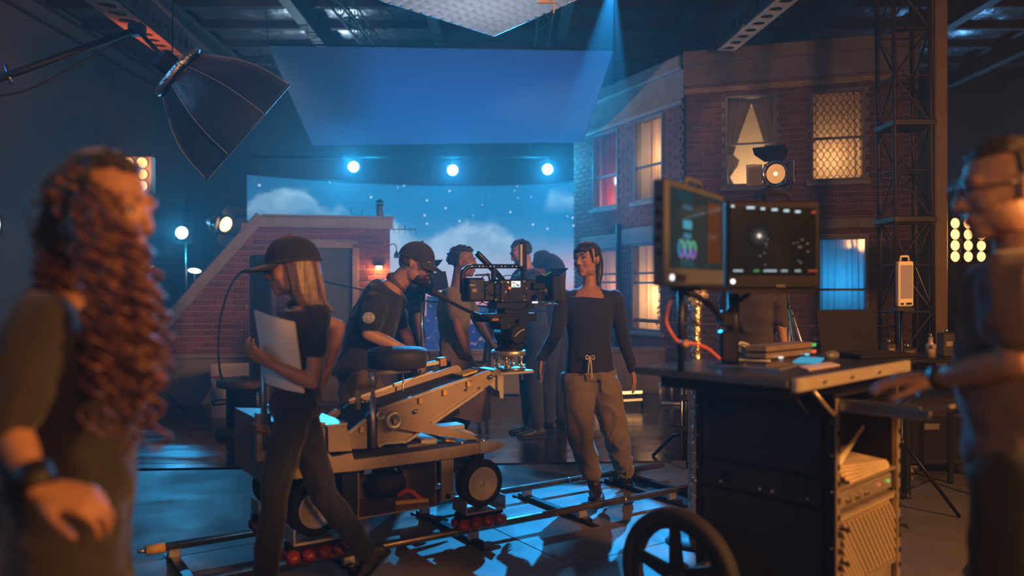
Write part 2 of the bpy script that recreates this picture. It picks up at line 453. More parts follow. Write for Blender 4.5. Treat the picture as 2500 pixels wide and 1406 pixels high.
# ================================================================== SKY BACKDROP
def vnoise(shape, cells, rs):
    h, w = shape; cy_, cx_ = cells
    g = rs.rand(cy_+2, cx_+2)
    yy = np.linspace(0, cy_, h, endpoint=False); xx = np.linspace(0, cx_, w, endpoint=False)
    yi = yy.astype(int); xi = xx.astype(int); fy = (yy-yi)[:, None]; fx = (xx-xi)[None, :]
    fy = fy*fy*(3-2*fy); fx = fx*fx*(3-2*fx)
    a = g[yi][:, xi]; b = g[yi][:, xi+1]; c = g[yi+1][:, xi]; d = g[yi+1][:, xi+1]
    return a*(1-fx)*(1-fy)+b*fx*(1-fy)+c*(1-fx)*fy+d*fx*fy
def fbm(shape, base, octs, rs):
    o = np.zeros(shape); amp = 1; tot = 0
    for k in range(octs):
        o += amp*vnoise(shape, (base[0]*2**k, base[1]*2**k), rs); tot += amp; amp *= 0.55
    return o/tot
def sky_y(X): return 14.0-0.13*(X+0.9)**2
def build_backdrop():
    rs = np.random.RandomState(11); NX, NZ = 430, 230
    Xs = np.linspace(-4.19, 1.62, NX); Ys = sky_y(Xs); Zs = np.linspace(3.17, 0.15, NZ)
    PX = CX+F*Xs/Ys; PXg = np.repeat(PX[None, :], NZ, 0)
    PYg = HY-(Zs[:, None]-CH)*F/Ys[None, :]
    n1 = fbm((NZ, NX), (7, 12), 6, rs); n2 = fbm((NZ, NX), (4, 9), 6, rs); n3 = fbm((NZ, NX), (16, 30), 4, rs)
    def lin(c): 
        c = np.array(c)/255.; return np.where(c <= .04045, c/12.92, ((c+.055)/1.055)**2.4)
    stops = [(430, (8, 84, 128)), (520, (12, 104, 152)), (570, (52, 128, 172)), (612, (124, 150, 186)), (648, (184, 152, 182)), (690, (216, 150, 168)), (765, (204, 138, 156)), (800, (150, 108, 140))]
    ys = [s[0] for s in stops]; cols = np.array([lin(s[1]) for s in stops])
    yq = PYg+(n2-.5)*26
    rgb = np.stack([np.interp(yq, ys, cols[:, i]) for i in range(3)], -1)
    def sm(x): x = np.clip(x, 0, 1); return x*x*(3-2*x)
    def cloud(T, soft, x0, x1, fade0, fade1, col, amp, nz):
        nonlocal rgb
        top = np.interp(PXg, [t[0] for t in T], [t[1] for t in T])
        d = PYg-top+(nz-.5)*amp
        a = sm(d/soft)*sm((PXg-x0)/30)*sm((x1-PXg)/50)*sm((fade1-PYg)/(fade1-fade0))
        a = a*(0.55+0.45*sm((n3-.25)/.5))
        rgb = rgb*(1-a[..., None])+lin(col)*a[..., None]
    # left cumulus
    cloud([(600, 470), (640, 445), (690, 440), (740, 450), (770, 470), (820, 500), (860, 530)], 26, 560, 880, 470, 560, (150, 190, 212), 80, n1)
    cloud([(800, 508), (830, 486), (850, 500), (870, 530)], 20, 795, 885, 500, 540, (120, 168, 196), 40, n2)
    # right small cumulus
    cloud([(1310, 500), (1345, 462), (1380, 452), (1410, 455)], 22, 1310, 1480, 470, 530, (135, 180, 204), 60, n1)
    # big central bank
    cloud([(930, 515), (965, 520), (990, 555), (1025, 585), (1060, 566), (1100, 545), (1150, 545), (1200, 535), (1250, 560), (1285, 600), (1330, 625), (1420, 650)], 34, 900, 1600, 640, 730, (158, 186, 208), 70, n1)
    cloud([(930, 580), (1000, 600), (1100, 596), (1200, 590), (1260, 610), (1420, 650)], 60, 900, 1600, 640, 740, (176, 188, 210), 90, n2)
    rgb *= (0.86+0.28*n2)[..., None]
    # stars
    for k in range(1300):
        i = rs.randint(NZ); j = rs.randint(NX)
        if PYg[i, j] > 640 or PYg[i, j] < 440 or rgb[i, j, 0] > .10: continue
        s = rs.rand()**9
        rgb[i, j] = rgb[i, j]*(1-.8)+lin((150, 205, 225))*(0.35+0.9*s)*.8 if s < .4 else lin((235, 245, 250))*1.3
        if s >= .55 and i+1 < NZ and j+1 < NX: rgb[i+1, j] = rgb[i, j]; rgb[i, j+1] = rgb[i, j]
    # printed skyline
    B = [(1040, 1088, 722, (22, 46, 92)), (955, 1003, 745, (20, 44, 88)), (1003, 1042, 770, (30, 56, 104)), (1352, 1374, 708, (128, 112, 150)),
         (1374, 1440, 760, (46, 72, 122)), (1300, 1330, 742, (44, 72, 124)), (1330, 1352, 752, (38, 66, 116)), (1160, 1200, 748, (36, 64, 116)), (1200, 1245, 735, (34, 60, 110))]
    x = 900
    while x < 1460:
        w = rs.randint(9, 30); B.append((x, x+w, rs.randint(756, 792), (24+rs.randint(18), 46+rs.randint(22), 92+rs.randint(28)))); x += w
    for x0, x1, yt, c in B:
        msk = (PXg > x0) & (PXg < x1) & (PYg > yt); rgb[msk] = lin(c)
        for k in range(int((x1-x0)*.35)):
            wx = rs.uniform(x0+2, x1-2); wy = rs.uniform(yt+6, yt+90)
            q = (abs(PXg-wx) < 1.4) & (abs(PYg-wy) < 1.2); rgb[q] = lin((196, 150, 140)) if rs.rand() < .5 else lin((110, 120, 160))
    vs = [(Xs[j], Ys[j], Zs[i]) for i in range(NZ) for j in range(NX)]
    fs = [(i*NX+j, (i+1)*NX+j, (i+1)*NX+j+1, i*NX+j+1) for i in range(NZ-1) for j in range(NX-1)]
    me = bpy.data.meshes.new('backdrop_cloth'); me.from_pydata(vs, [], fs)
    at = me.color_attributes.new('print', 'FLOAT_COLOR', 'POINT')
    buf = np.ones((NZ*NX, 4), np.float32); buf[:, :3] = rgb.reshape(-1, 3); at.data.foreach_set('color', buf.ravel())
    m = bpy.data.materials.new('backlit_sky_print'); m.use_nodes = True; nt = m.node_tree; n = nt.nodes
    b = n['Principled BSDF']; b.inputs['Roughness'].default_value = 0.8
    A = n.new('ShaderNodeVertexColor'); A.layer_name = 'print'
    b.inputs['Base Color'].default_value = (.03, .03, .035, 1); nt.links.new(A.outputs[0], b.inputs['Emission Color']); b.inputs['Emission Strength'].default_value = 0.82
    me.materials.append(m)
    t = thing('sky_backdrop', (-1.2, 14, 0), 'curved backlit backdrop printed with clouds, stars and a pink city dusk', 'backdrop')
    M = mwof(t); me.transform(M.inverted()); me.update()
    linkmesh('printed_cloth', me, t)
    mb = MB(); mb.tube([(X, sky_y(X)+0.03, 3.19) for X in np.linspace(-4.19, 1.62, 24)], 0.02); mb.build('top_rail', BLACKM, t)
    for X in np.linspace(-4.1, 1.6, 8):
        mb = MB(); mb.cyl((X, sky_y(X)+0.08, 0.0), (X, sky_y(X)+0.06, 3.19), 0.02, n=8); mb.build('frame_post', BLACKM, t)
    mb = MB(); mb.tube([(X, sky_y(X)+0.02, 0.1) for X in np.linspace(-4.19, 1.62, 24)], 0.02); mb.build('bottom_rail', BLACKM, t)
build_backdrop()

# ================================================================== BRICK SCENERY
def brickmat(name, kind, c1, c2):
    return mat(name, c1, 0.8, noise=0.6, nscale=9, col2=c2, bump=0.25, bscale=70, island=(kind == 'stuff'), objrand=(kind != 'stuff'))
MORTAR = mat('grey_mortar', (0.40, 0.38, 0.37), 0.9, noise=0.3, nscale=20, bump=0.3, bscale=80)
TRIM = mat('painted_trim', (0.36, 0.35, 0.35), 0.6, noise=0.25, nscale=6, bump=0.1, bscale=25)
TRIM2 = mat('plinth_paint', (0.30, 0.27, 0.25), 0.65, noise=0.3, nscale=4, bump=0.08, bscale=25)
TIMBER = mat('pale_timber', (0.50, 0.36, 0.20), 0.7, noise=0.4, nscale=5, aniso_scale=(1, 1, 8))
class Wl:
    def __init__(s, O, u, n): s.O = V((O[0], O[1], 0)); s.u = V((u[0], u[1], 0)).normalized(); s.n = V((n[0], n[1], 0)).normalized()
    def pt(s, a, z, o=0.0): return s.O+s.u*a+s.n*o+ZZ*z
    def frm(s, x, y):
        dx = (x-CX)/F; d = s.n.dot(s.O)/(s.n.x*dx+s.n.y)
        P = V((dx*d, d, 0)); return (P-s.O).dot(s.u), CH-(y-HY)*d/F
    def box(s, mb, a0, a1, z0, z1, o0, o1, m=0, bev=0.0):
        return mb.box(s.pt((a0+a1)/2, (z0+z1)/2, (o0+o1)/2), (abs(a1-a0), abs(o1-o0), abs(z1-z0)), (s.u, s.n, ZZ), m, bev)
def op(w, x0, x1, xr, yt, yb):
    a0 = w.frm(x0, 500)[0]; a1 = w.frm(x1, 500)[0]; return (min(a0, a1), max(a0, a1), w.frm(xr, yb)[1], w.frm(xr, yt)[1])
UB = None
def unit_brick(matr):
    m = MB(); b = 0.04; c = 0.12
    vs = [(-.5,0,-.5),(.5,0,-.5),(.5,0,.5),(-.5,0,.5),(-.5,.7,-.5),(.5,.7,-.5),(.5,.7,.5),(-.5,.7,.5),(-.5+b,1,-.5+c),(.5-b,1,-.5+c),(.5-b,1,.5-c),(-.5+b,1,.5-c)]
    fs = [(8,9,10,11)]+[(i,(i+1)%4,4+(i+1)%4,4+i) for i in range(4)]+[(4+i,4+(i+1)%4,8+(i+1)%4,8+i) for i in range(4)]
    m.add(vs, fs); return m.mesh('brick', matr)
def brick_wall(w, parent, s0, s1, z0, z1, openings, c1, c2, nm, lo=None, course=0.072, bl=0.222, hide=None):
    # mortar backing with real openings
    ss = sorted(set([s0, s1]+[q for o in openings for q in o[:2] if s0 < q < s1])); zz = sorted(set([z0, z1]+[q for o in openings for q in o[2:] if z0 < q < z1]))
    mb = MB()
    for i in range(len(ss)-1):
        for j in range(len(zz)-1):
            cs, cz = (ss[i]+ss[i+1])/2, (zz[j]+zz[j+1])/2
            if any(o[0] < cs < o[1] and o[2] < cz < o[3] for o in openings): continue
            if lo is None:
                w.box(mb, ss[i], ss[i+1], zz[j], zz[j+1], -0.10, 0)
            else:
                N = 1
                a0, a1 = max(ss[i], lo(zz[j])), max(ss[i], lo(zz[j+1]))
                if a0 > ss[i+1]: continue
                poly = [w.pt(a0, zz[j], 0), w.pt(ss[i+1], zz[j], 0), w.pt(ss[i+1], zz[j+1], 0), w.pt(min(a1, ss[i+1]), zz[j+1], 0)]
                mb.prism(poly, w.n*-0.10)
    mb.build('mortar_backing', MORTAR, parent)
    rs = random.Random(hash(nm) % 1000 if False else len(nm)*13)
    items = []; r = 0; z = z0
    while z+course*0.8 < z1:
        h = min(course, z1-z)-0.011
        free = [(max(s0, lo(z+course) if lo else s0), s1)]
        for o in openings:
            if o[2] < z+course-0.012 and o[3] > z+0.012:
                nf = []
                for a, b in free:
                    if o[1] <= a or o[0] >= b: nf.append((a, b))
                    else:
                        if o[0]-a > 0.03: nf.append((a, o[0]))
                        if b-o[1] > 0.03: nf.append((o[1], b))
                free = nf
        s = s0-(bl/2 if r % 2 else 0)
        while s < s1:
            for a, b in free:
                x0 = max(s, a); x1 = min(s+bl-0.012, b)
                if x1-x0 > 0.035: items.append((x0, x1, z+0.0055, h))
            s += bl
        z += course; r += 1
    um = unit_brick(brickmat(nm+'_brick', 'obj', c1, c2)); sm_ = brickmat(nm+'_brick_far', 'stuff', c1, c2)
    def score(it):
        P = w.pt((it[0]+it[1])/2, it[2]); x = CX+F*P.x/P.y; y = HY-(P.z-CH)*F/P.y
        vis = 1.0 if (hide is None or not hide(x, y)) else 0.0
        return vis*(it[1]-it[0])/P.length
    items.sort(key=score, reverse=True)
    R = Matrix((( w.u.x, w.n.x, 0, 0), (w.u.y, w.n.y, 0, 0), (0, 0, 1, 0), (0, 0, 0, 1)))
    for it in items[:300]:
        out = 0.016+0.006*rs.random()
        M = Matrix.Translation(w.pt((it[0]+it[1])/2, it[2]+it[3]/2, 0)) @ R @ Matrix.Diagonal((it[1]-it[0], out, it[3]*(0.94+.06*rs.random()), 1))
        linkmesh('brick', um, parent, M)
    if len(items) > 300:
        mb = MB()
        for it in items[300:]:
            w.box(mb, it[0], it[1], it[2], it[2]+it[3], -0.005, 0.016+0.006*rs.random(), 0, 0.003)
        mb.build('brick_courses', sm_, parent, kind='stuff')
SASH = mat('sash_paint', (0.22, 0.22, 0.24), 0.5, noise=0.2, nscale=10)
def panemat():
    if 'window_glass' in MATS: return MATS['window_glass']
    m = bpy.data.materials.new('window_glass'); m.use_nodes = True; n = m.node_tree.nodes; n.clear(); L = m.node_tree.links
    t = n.new('ShaderNodeBsdfTransparent'); g = n.new('ShaderNodeBsdfGlossy'); g.inputs[1].default_value = 0.05
    x = n.new('ShaderNodeMixShader'); x.inputs[0].default_value = 0.10; o = n.new('ShaderNodeOutputMaterial')
    L.new(t.outputs[0], x.inputs[1]); L.new(g.outputs[0], x.inputs[2]); L.new(x.outputs[0], o.inputs[0]); MATS['window_glass'] = m; return m
def window(w, parent, o, sill=True, bars=(0.5,), fr=0.034, rev=0.05):
    a0, a1, z0, z1 = o; mb = MB()
    for q0, q1, y0, y1 in ((a0, a0+fr, z0, z1), (a1-fr, a1, z0, z1), (a0+fr, a1-fr, z1-fr, z1), (a0+fr, a1-fr, z0, z0+fr)):
        w.box(mb, q0, q1, y0, y1, -0.08, 0.035, 0, 0.004)
    wf = mb.build('window_frame', SASH, parent)
    for b in bars:
        mb = MB(); zc = z0+(z1-z0)*b; w.box(mb, a0+fr, a1-fr, zc-0.014, zc+0.014, -0.05, -0.005, 0, 0.003); mb.build('sash_bar', SASH, wf)
    bs = [0]+sorted(bars)+[1]
    for i in range(len(bs)-1):
        mb = MB(); y0 = z0+(z1-z0)*bs[i]+.014; y1 = z0+(z1-z0)*bs[i+1]-.014
        w.box(mb, a0+fr, a1-fr, y0, y1, -0.034, -0.030); mb.build('pane', panemat(), wf)
    if sill:
        mb = MB(); w.box(mb, a0-0.05, a1+0.05, z0-0.055, z0, -0.06, 0.075, 0, 0.006); mb.build('window_sill', TRIM, parent)
    return wf
def fabric(name, col, transl=0.75):
    return mat(name, col, 0.85, transl=transl, noise=0.15, nscale=20, aniso_scale=(1, 1, 0.15))
def curtain(w, o, depth, matr, label, folds=7, prof=None, drop=0.0, group=None):
    # prof(t)->(f0,f1): covered fraction of the width at height t (0 bottom, 1 top)
    a0, a1, z0, z1 = o; a0 += .03; a1 -= .03; z0 += drop; z1 -= 0.02; NXc, NZc = folds*8, 16; vs = []
    for j in range(NZc+1):
        t = j/NZc; f0, f1 = prof(t) if prof else (0, 1)
        for i in range(NXc+1):
            q = i/NXc; s = a0+(a1-a0)*(f0+(f1-f0)*q)
            amp = 0.016*(0.6+0.4*math.sin(i*.37+folds))
            off = -depth+amp*math.sin(2*PI*q*folds+0.5*math.sin(3.1*t+q*5))+0.006*math.sin(2*PI*q*folds*2.3+t*2)
            vs.append(w.pt(s, z0+(z1-z0)*t, off))
    fs = [(j*(NXc+1)+i, j*(NXc+1)+i+1, (j+1)*(NXc+1)+i+1, (j+1)*(NXc+1)+i) for j in range(NZc) for i in range(NXc)]
    mb = MB(); mb.add(vs, fs, 0, True)
    t = thing('curtain', w.pt((a0+a1)/2, z0, -depth), label, 'curtain', group)
    mb.build('curtain_cloth', matr, t)
    mb = MB(); mb.cyl(w.pt(a0, z1, -depth), w.pt(a1, z1, -depth), 0.008, n=8); mb.build('curtain_rod', BLACKM, t)
def room_box(w, o, parent, matr, depth=0.5):
    # shallow interior behind a window
    a0, a1, z0, z1 = o; e = 0.06; mb = MB()
    w.box(mb, a0-e, a1+e, z0-e, z1+e, -depth-.02, -depth); w.box(mb, a0-e-.02, a0-e, z0-e, z1+e, -depth, -0.1); w.box(mb, a1+e, a1+e+.02, z0-e, z1+e, -depth, -0.1)
    w.box(mb, a0-e, a1+e, z0-e-.02, z0-e, -depth, -0.1); w.box(mb, a0-e, a1+e, z1+e, z1+e+.02, -depth, -0.1)
    mb.build('window_light_box', matr, parent)
CREAMW = mat('cream_interior', (0.75, 0.62, 0.45), 0.9)
# ---------------- rooftop hut and parapet (plane S)
WS = Wl((-4.09, 9.35), (0.983, 0.183), (0.183, -0.983))
aR, zT = WS.frm(952, 540); aL, _ = WS.frm(640, 530); aB, zB = WS.frm(398, 800)
hut = thing('brick_hut', WS.pt((aL+aR)/2, 0), 'red brick rooftop hut with a sloping side and blue door', 'scenery')
zP = 0.60
def lo_h(z): 
    t = (z-zB)/(zT-zB); return aB+(aL-aB)*t
dr = (WS.frm(752, 700)[0], WS.frm(872, 700)[0], zP-0.2, WS.frm(810, 594)[1])
brick_wall(WS, hut, aB-1.2, aR, zP, zT-0.10, [dr], (0.34, 0.115, 0.085), (0.13, 0.05, 0.05), 'hut', lo=lo_h, hide=lambda x, y: x < 390 or (900 < x < 1000 and y > 700) or (740 > x > 640 and y > 640))
mb = MB(); th = 0.13   # coping along slope and top
sl = [WS.pt(aB-0.45, zB-0.45*(zT-zB)/(aL-aB), 0.07), WS.pt(aL-0.02, zT+0.02, 0.07)]
du = (sl[1]-sl[0]).normalized(); mid = (sl[0]+sl[1])/2
mb.box(mid-WS.n*0.08-du.cross(WS.n).normalized()*0.0, ((sl[1]-sl[0]).length+0.04, 0.20, 0.13), (du, WS.n, du.cross(WS.n)), 0, 0.012)
mb.build('coping', TRIM, hut)
mb = MB(); WS.box(mb, aL-0.03, aR+0.035, zT-0.10, zT+0.03, -0.13, 0.07, 0, 0.012); mb.build('coping', TRIM, hut)
mb = MB(); WS.box(mb, aL, aR+0.05, zT+0.03, zT+0.055, -0.14, 0.09, 0, 0.006); mb.build('coping_cap', TRIM, hut)
mb = MB(); WS.box(mb, aR-0.03, aR, 0, zT-0.1, -1.3, -0.1); WS.box(mb, aL-.2, aR, zT-.16, zT-.1, -1.3, -.1); mb.build('side_panel', mat('flat_black_ply', (0.03, 0.03, 0.035), 0.8), hut)
DOORM = mat('blue_grey_door', (0.10, 0.16, 0.22), 0.55, noise=0.2, nscale=5)
mb = MB(); WS.box(mb, dr[0]+0.03, dr[1]-0.05, dr[2], dr[3]-0.05, -0.08, -0.04); dl = mb.build('door', DOORM, hut)
mb = MB()
for q0, q1, y0, y1 in ((dr[0]-0.03, dr[0]+0.04, dr[2], dr[3]), (dr[1]-0.06, dr[1]+0.02, dr[2], dr[3]), (dr[0]-0.03, dr[1]+0.02, dr[3]-0.06, dr[3]+0.02)):
    WS.box(mb, q0, q1, y0, y1, -0.09, 0.035, 0, 0.005)
mb.build('door_frame', TRIM, hut)
for q0, q1 in ((0.08, 0.45), (0.52, 0.92)):
    mb = MB(); h = dr[3]-dr[2]; WS.box(mb, dr[0]+0.09, dr[1]-0.11, dr[2]+h*q0, dr[2]+h*q1-.05, -0.045, -0.032, 0, 0.004); mb.build('door_panel', DOORM, dl)
mb = MB(); kx = WS.pt(dr[0]+0.09, dr[2]+0.62, -0.02); mb.cyl(kx-WS.n*.02, kx+WS.n*.03, 0.01); mb.sphere(kx+WS.n*.045, 0.022); mb.build('door_knob', STEEL, dl)
# chimney flue and aerials on the hut roof
c = WS.pt(*WS.frm(928, 532), -0.12); mb = MB(); mb.cyl(c-ZZ*.02, c+ZZ*.16, 0.046, n=16); fo = mb.build('chimney_flue', mat('blue_grey_flue', (0.12, 0.16, 0.2), 0.5), None, 'short grey flue pipe standing on the hut roof', 'flue')
mb = MB(); mb.cyl(c+ZZ*.16, c+ZZ*.185, 0.05, n=16); mb.build('rim', BLACKM, fo)
mb = MB(); mb.lathe(c+ZZ*.20, ZZ, [(0.055, 0), (0.055, .012), (0.01, .05)], 16); mb.cyl(c+ZZ*.18, c+ZZ*.21, .006); mb.build('rain_cap', BLACKM, fo)
an = thing('tv_aerial', WS.pt(aR, zT-0.15, -0.05), 'thin rooftop television aerial sticking out beside the sky backdrop', 'aerial')
mb = MB(); p0 = WS.pt(*WS.frm(950, 559), -.05); p1 = WS.pt(*WS.frm(1017, 559), -.05); mb.cyl(p0-WS.u*.02, p1, 0.006, n=6); mb.build('boom', BLACKM, an)
for xx, l in ((962, .10), (975, .10), (989, .10), (1001, .06), (1016, .06)):
    q = WS.pt(*WS.frm(xx, 559), -.05); mb = MB(); mb.cyl(q-ZZ*(l*.5 if xx < 1010 else l), q+ZZ*(l*.5 if xx < 1010 else 0), 0.003, n=5); mb.build('element', BLACKM, an)
for xx, dx in ((862, -.03), (880, .03)):
    q = WS.pt(*WS.frm(xx, 530), -.1); mb = MB(); mb.cyl(q-ZZ*.02, q+ZZ*.11+WS.u*dx, 0.003, n=5); mb.build('aerial_whip', BLACKM, None, 'short wire whip on the hut coping leaning %s' % ('towards the sloping side' if dx < 0 else 'towards the chimney flue'), 'aerial')
# hook lamp on the hut corner and glowing wall lamp
hl = thing('hook_lamp', WS.pt(*WS.frm(955, 610), 0.0), 'unlit gooseneck hook lamp on the corner of the brick hut', 'lamp')
q0 = WS.pt(*WS.frm(950, 603), .0); q1 = WS.pt(*WS.frm(968, 604), .0)
mb = MB(); mb.tube(bez(q0-WS.u*.01, q0+ZZ*.05+WS.u*.02, q1+ZZ*.06, q1-ZZ*.01), 0.007, 6); mb.cyl(q1-ZZ*.01, q1-ZZ*.06, 0.006); mb.build('gooseneck', BLACKM, hl)
mb = MB(); mb.lathe(q1-ZZ*.13, ZZ, [(0.034, 0), (0.030, .05), (0.015, .07), (0.012, .09)], 14); mb.build('lamp_shade', BLACKM, hl)
wl = thing('wall_lamp', WS.pt(*WS.frm(925, 652), 0.0), 'small glowing orange bulkhead lamp on the hut bricks', 'lamp')
q = WS.pt(*WS.frm(925, 652), 0.06); mb = MB(); mb.sphere(q, (0.042, 0.042, 0.028)); mb.build('globe', glow('bulb_amber', (1.0, 0.45, 0.15), 14), wl)
mb = MB(); mb.box(q-WS.n*.045+ZZ*.02, (0.09, 0.03, 0.05), (WS.u, WS.n, ZZ)); mb.lathe(q+ZZ*.012, ZZ, [(0.055, 0), (0.03, .03), (0.0, .035)], 14); mb.build('bracket', BLACKM, wl)
point('wall_lamp_light', q+WS.n*.05-ZZ*.03, (1.0, 0.30, 0.08), 7, 0.04)
# parapet
pl = thing('parapet', WS.pt(3, 0), 'low plain grey-brown parapet wall with a lipped top below the hut', 'scenery')
a1 = WS.frm(1623, 850)[0]; mb = MB(); WS.box(mb, -1.6, a1, 0, zP-0.055, -0.10, 0.02); mb.build('parapet_face', TRIM2, pl)
mb = MB(); WS.box(mb, -1.6, a1, zP-0.055, zP, -0.14, 0.05, 0, 0.008); mb.build('parapet_cap', TRIM2, pl)
for i in range(6):
    a = -0.6+1.25*i; mb = MB(); WS.box(mb, a, a+0.012, 0.02, zP-.06, 0.018, 0.026); mb.build('joint_strip', TRIM2, pl)
# loose board leaning on the parapet
lb = thing('plywood_board', px(575, 1026, 8.35), 'pale plywood flat leaning against the parapet behind the cable drum', 'board')
q = [px(516, 1026, 8.35), px(655, 1019, 8.5), px(655, 884, 8.9), px(514, 888, 8.75)]
mb = MB(); mb.prism(q, (0, 0.02, 0)); mb.build('sheet', mat('pale_board', (0.42, 0.38, 0.34), 0.7, noise=0.2, nscale=4), lb)
mb = MB(); d = (q[2]-q[3]).normalized(); mb.box((q[2]+q[3])/2-V((0, .012, .035)), ((q[2]-q[3]).length, 0.024, 0.07), (d, V((0, 1, 0)), ZZ), 0, .003); mb.build('top_batten', mat('pale_board2', (0.46, 0.42, 0.37), 0.7), lb)

# ---------------- facade A (angled) and facade B
HB = 4.32
WA = Wl((0.998, 12.68), (0.422, -0.906), (-0.906, -0.422)); LA = 2.80
oA = [op(WA, 1450, 1512, 1500, 314, 505), op(WA, 1551, 1622, 1590, 282, 489), op(WA, 1455, 1511, 1500, 606, 790), op(WA, 1546, 1619, 1590, 592, 810)]
fa = thing('brick_facade', WA.pt(LA/2, 0), 'narrow angled red brick house front beside the sky backdrop', 'scenery')
brick_wall(WA, fa, 0, LA, 0.0, HB-0.56, oA, (0.36, 0.125, 0.10), (0.16, 0.06, 0.06), 'facade_a', hide=lambda x, y: y > 830 or (y < 330 and x < 1450))
for o in oA: window(WA, fa, o, bars=(0.42,) if o[3] > 2.2 else (0.13, 0.55, 0.66))
mb = MB(); WA.box(mb, -0.05, LA+0.05, HB-0.56, HB-0.18, -0.12, 0.03); mb.build('frieze_board', TRIM, fa)
mb = MB(); WA.box(mb, -0.05, LA+0.07, HB-0.60, HB-0.54, -0.12, 0.08, 0, .01); mb.build('cornice', TRIM, fa)
mb = MB(); WA.box(mb, -0.05, LA+0.09, HB-0.18, HB, -0.14, 0.12, 0, .015); mb.build('cornice', TRIM, fa)
zb = WA.frm(1560, 583)[1]
aS = WA.frm(1518, 600)[0]
mb = MB(); WA.box(mb, 0.25, aS-.03, oA[2][3], oA[2][3]+0.20, 0, 0.05, 0, .008); mb.build('lintel_board', TRIM, fa)
mb = MB(); WA.box(mb, aS+.06, LA, oA[3][3], oA[3][3]+0.22, 0, 0.05, 0, .008); mb.build('lintel_board', TRIM, fa)
mb = MB(); mb.cyl(WA.pt(aS, 0.3, 0.06), WA.pt(aS, oA[3][3]+.3, 0.06), 0.035); mb.build('downpipe', BLACKM, fa)
mb = MB(); WA.box(mb, LA-0.02, LA, 0, HB-.2, -.22, -0.1); mb.build('end_return', mat('flat_black_ply', (0.03, 0.03, 0.035), 0.8), fa)
WB = Wl((2.18, 9.97), (0.953, -0.304), (-0.304, -0.953)); LB = 2.62
oB = [op(WB, 1770, 1897, 1832, 232, 455), op(WB, 1978, 2113, 2045, 216, 442), op(WB, 1786, 1908, 1850, 578, 822), op(WB, 1994, 2121, 2060, 577, 822)]
fb = thing('brick_facade', WB.pt(LB/2, 0), 'wide dark brick house front with grilled and blue-curtained windows', 'scenery')
brick_wall(WB, fb, 0, LB, 0.0, HB-0.42, oB, (0.26, 0.11, 0.085), (0.12, 0.055, 0.05), 'facade_bb', hide=lambda x, y: y > 640 or (1600 < x < 2000 and y > 480) or x > 2230)
for o in oB: window(WB, fb, o, bars=(0.47,))
mb = MB(); WB.box(mb, -0.03, LB, HB-0.42, HB-0.16, -0.12, 0.04); mb.build('frieze_board', TRIM2, fb)
mb = MB(); WB.box(mb, -0.03, LB+.04, HB-0.16, HB, -0.14, 0.10, 0, .012); mb.build('cornice', TRIM2, fb)
zt = WB.frm(1680, 225)[1]
mb = MB(); WB.box(mb, -0.02, LB, zt-0.035, zt+0.035, 0.0, 0.05, 0, .004); mb.build('timber_batten', TIMBER, fb)
zt = WB.frm(2060, 545)[1]
mb = MB(); WB.box(mb, oB[2][0]-.2, LB, zt-0.06, zt+0.06, 0.0, 0.04, 0, .004); mb.build('lintel_board', TRIM2, fb)
mb = MB(); WB.box(mb, -0.03, 0.0, 0, HB-.1, -0.9, 0.02); mb.build('end_return', mat('flat_black_ply', (0.03, 0.03, 0.035), 0.8), fb)
# interiors, curtains and their lamps
RB = mat('room_paint_warm', (0.6, 0.5, 0.36), 0.9); RBL = mat('room_paint_blue', (0.3, 0.5, 0.6), 0.9)
for o in oA: room_box(WA, o, fa, RB)
for i, o in enumerate(oB): room_box(WB, o, fb, RB if i < 2 else RBL, .95 if i == 0 else .5)
def wlight(w, o, color, power, fz=0.5, fa_=0.5, depth=0.36, size=0.07):
    point('window_lamp_light', w.pt(o[0]+(o[1]-o[0])*fa_, o[2]+(o[3]-o[2])*fz, -depth), color, power, size)
curtain(WA, oA[0], 0.13, fabric('red_drape', (0.55, 0.10, 0.03)), 'red drape parted at the bottom in an upper window of the narrow brick front', 5, lambda t: (0, 0.45+0.12*t) )
curtain(WA, oA[0], 0.15, fabric('red_drape', (0.55, 0.10, 0.03)), 'red drape hanging at the window side nearest the wide house front', 4, lambda t: (0.62-0.02*t, 1.0))
wlight(WA, oA[0], (1, 0.35, 0.12), 5, 0.1)
curtain(WA, oA[1], 0.13, fabric('cream_drape', (0.80, 0.60, 0.40)), 'cream drape covering most of the taller upper window of the narrow front', 6, lambda t: (0.22, 1.0))
wlight(WA, oA[1], WTUNG, 7, 0.55, 0.65)
curtain(WA, oA[2], 0.12, fabric('pink_sheer', (0.62, 0.45, 0.42)), 'pinkish sheer curtain tied low in the small lower window', 5)
wlight(WA, oA[2], (1, 0.5, 0.3), 4)
curtain(WA, oA[3], 0.15, fabric('cream_sheer', (0.85, 0.62, 0.36)), 'glowing cream curtain behind a trailing plant in the lower window', 5)
wlight(WA, oA[3], WTUNG, 11, 0.4)
curtain(WB, oB[0], 0.10, fabric('grey_sheer', (0.22, 0.18, 0.15), 0.3), 'dark sheer curtain swept back to the side beside the narrow brick front', 6, lambda t: (0, 0.04+0.16*min(1, abs(t-.12)/.12)*(t < .35)+0.52*max(0, (t-.2)/.8)**1.2))
curtain(WB, oB[0], 0.12, fabric('grey_sheer', (0.22, 0.18, 0.15), 0.3), 'dark sheer curtain swept back to the side above the spotlight', 6, lambda t: (1-0.10-0.42*max(0, (t-.2)/.8)**1.2, 1.0))
wlight(WB, oB[0], WTUNG, 30, -0.02, 0.5, 0.42, 0.12)
mb = MB(); o = oB[0]; q = WB.pt(o[0]+(o[1]-o[0])*.52, o[2]+.2, -.92)
ws = thing('wall_sconce', q, 'small two-cup wall sconce on the lit wall inside the window', 'sconce')
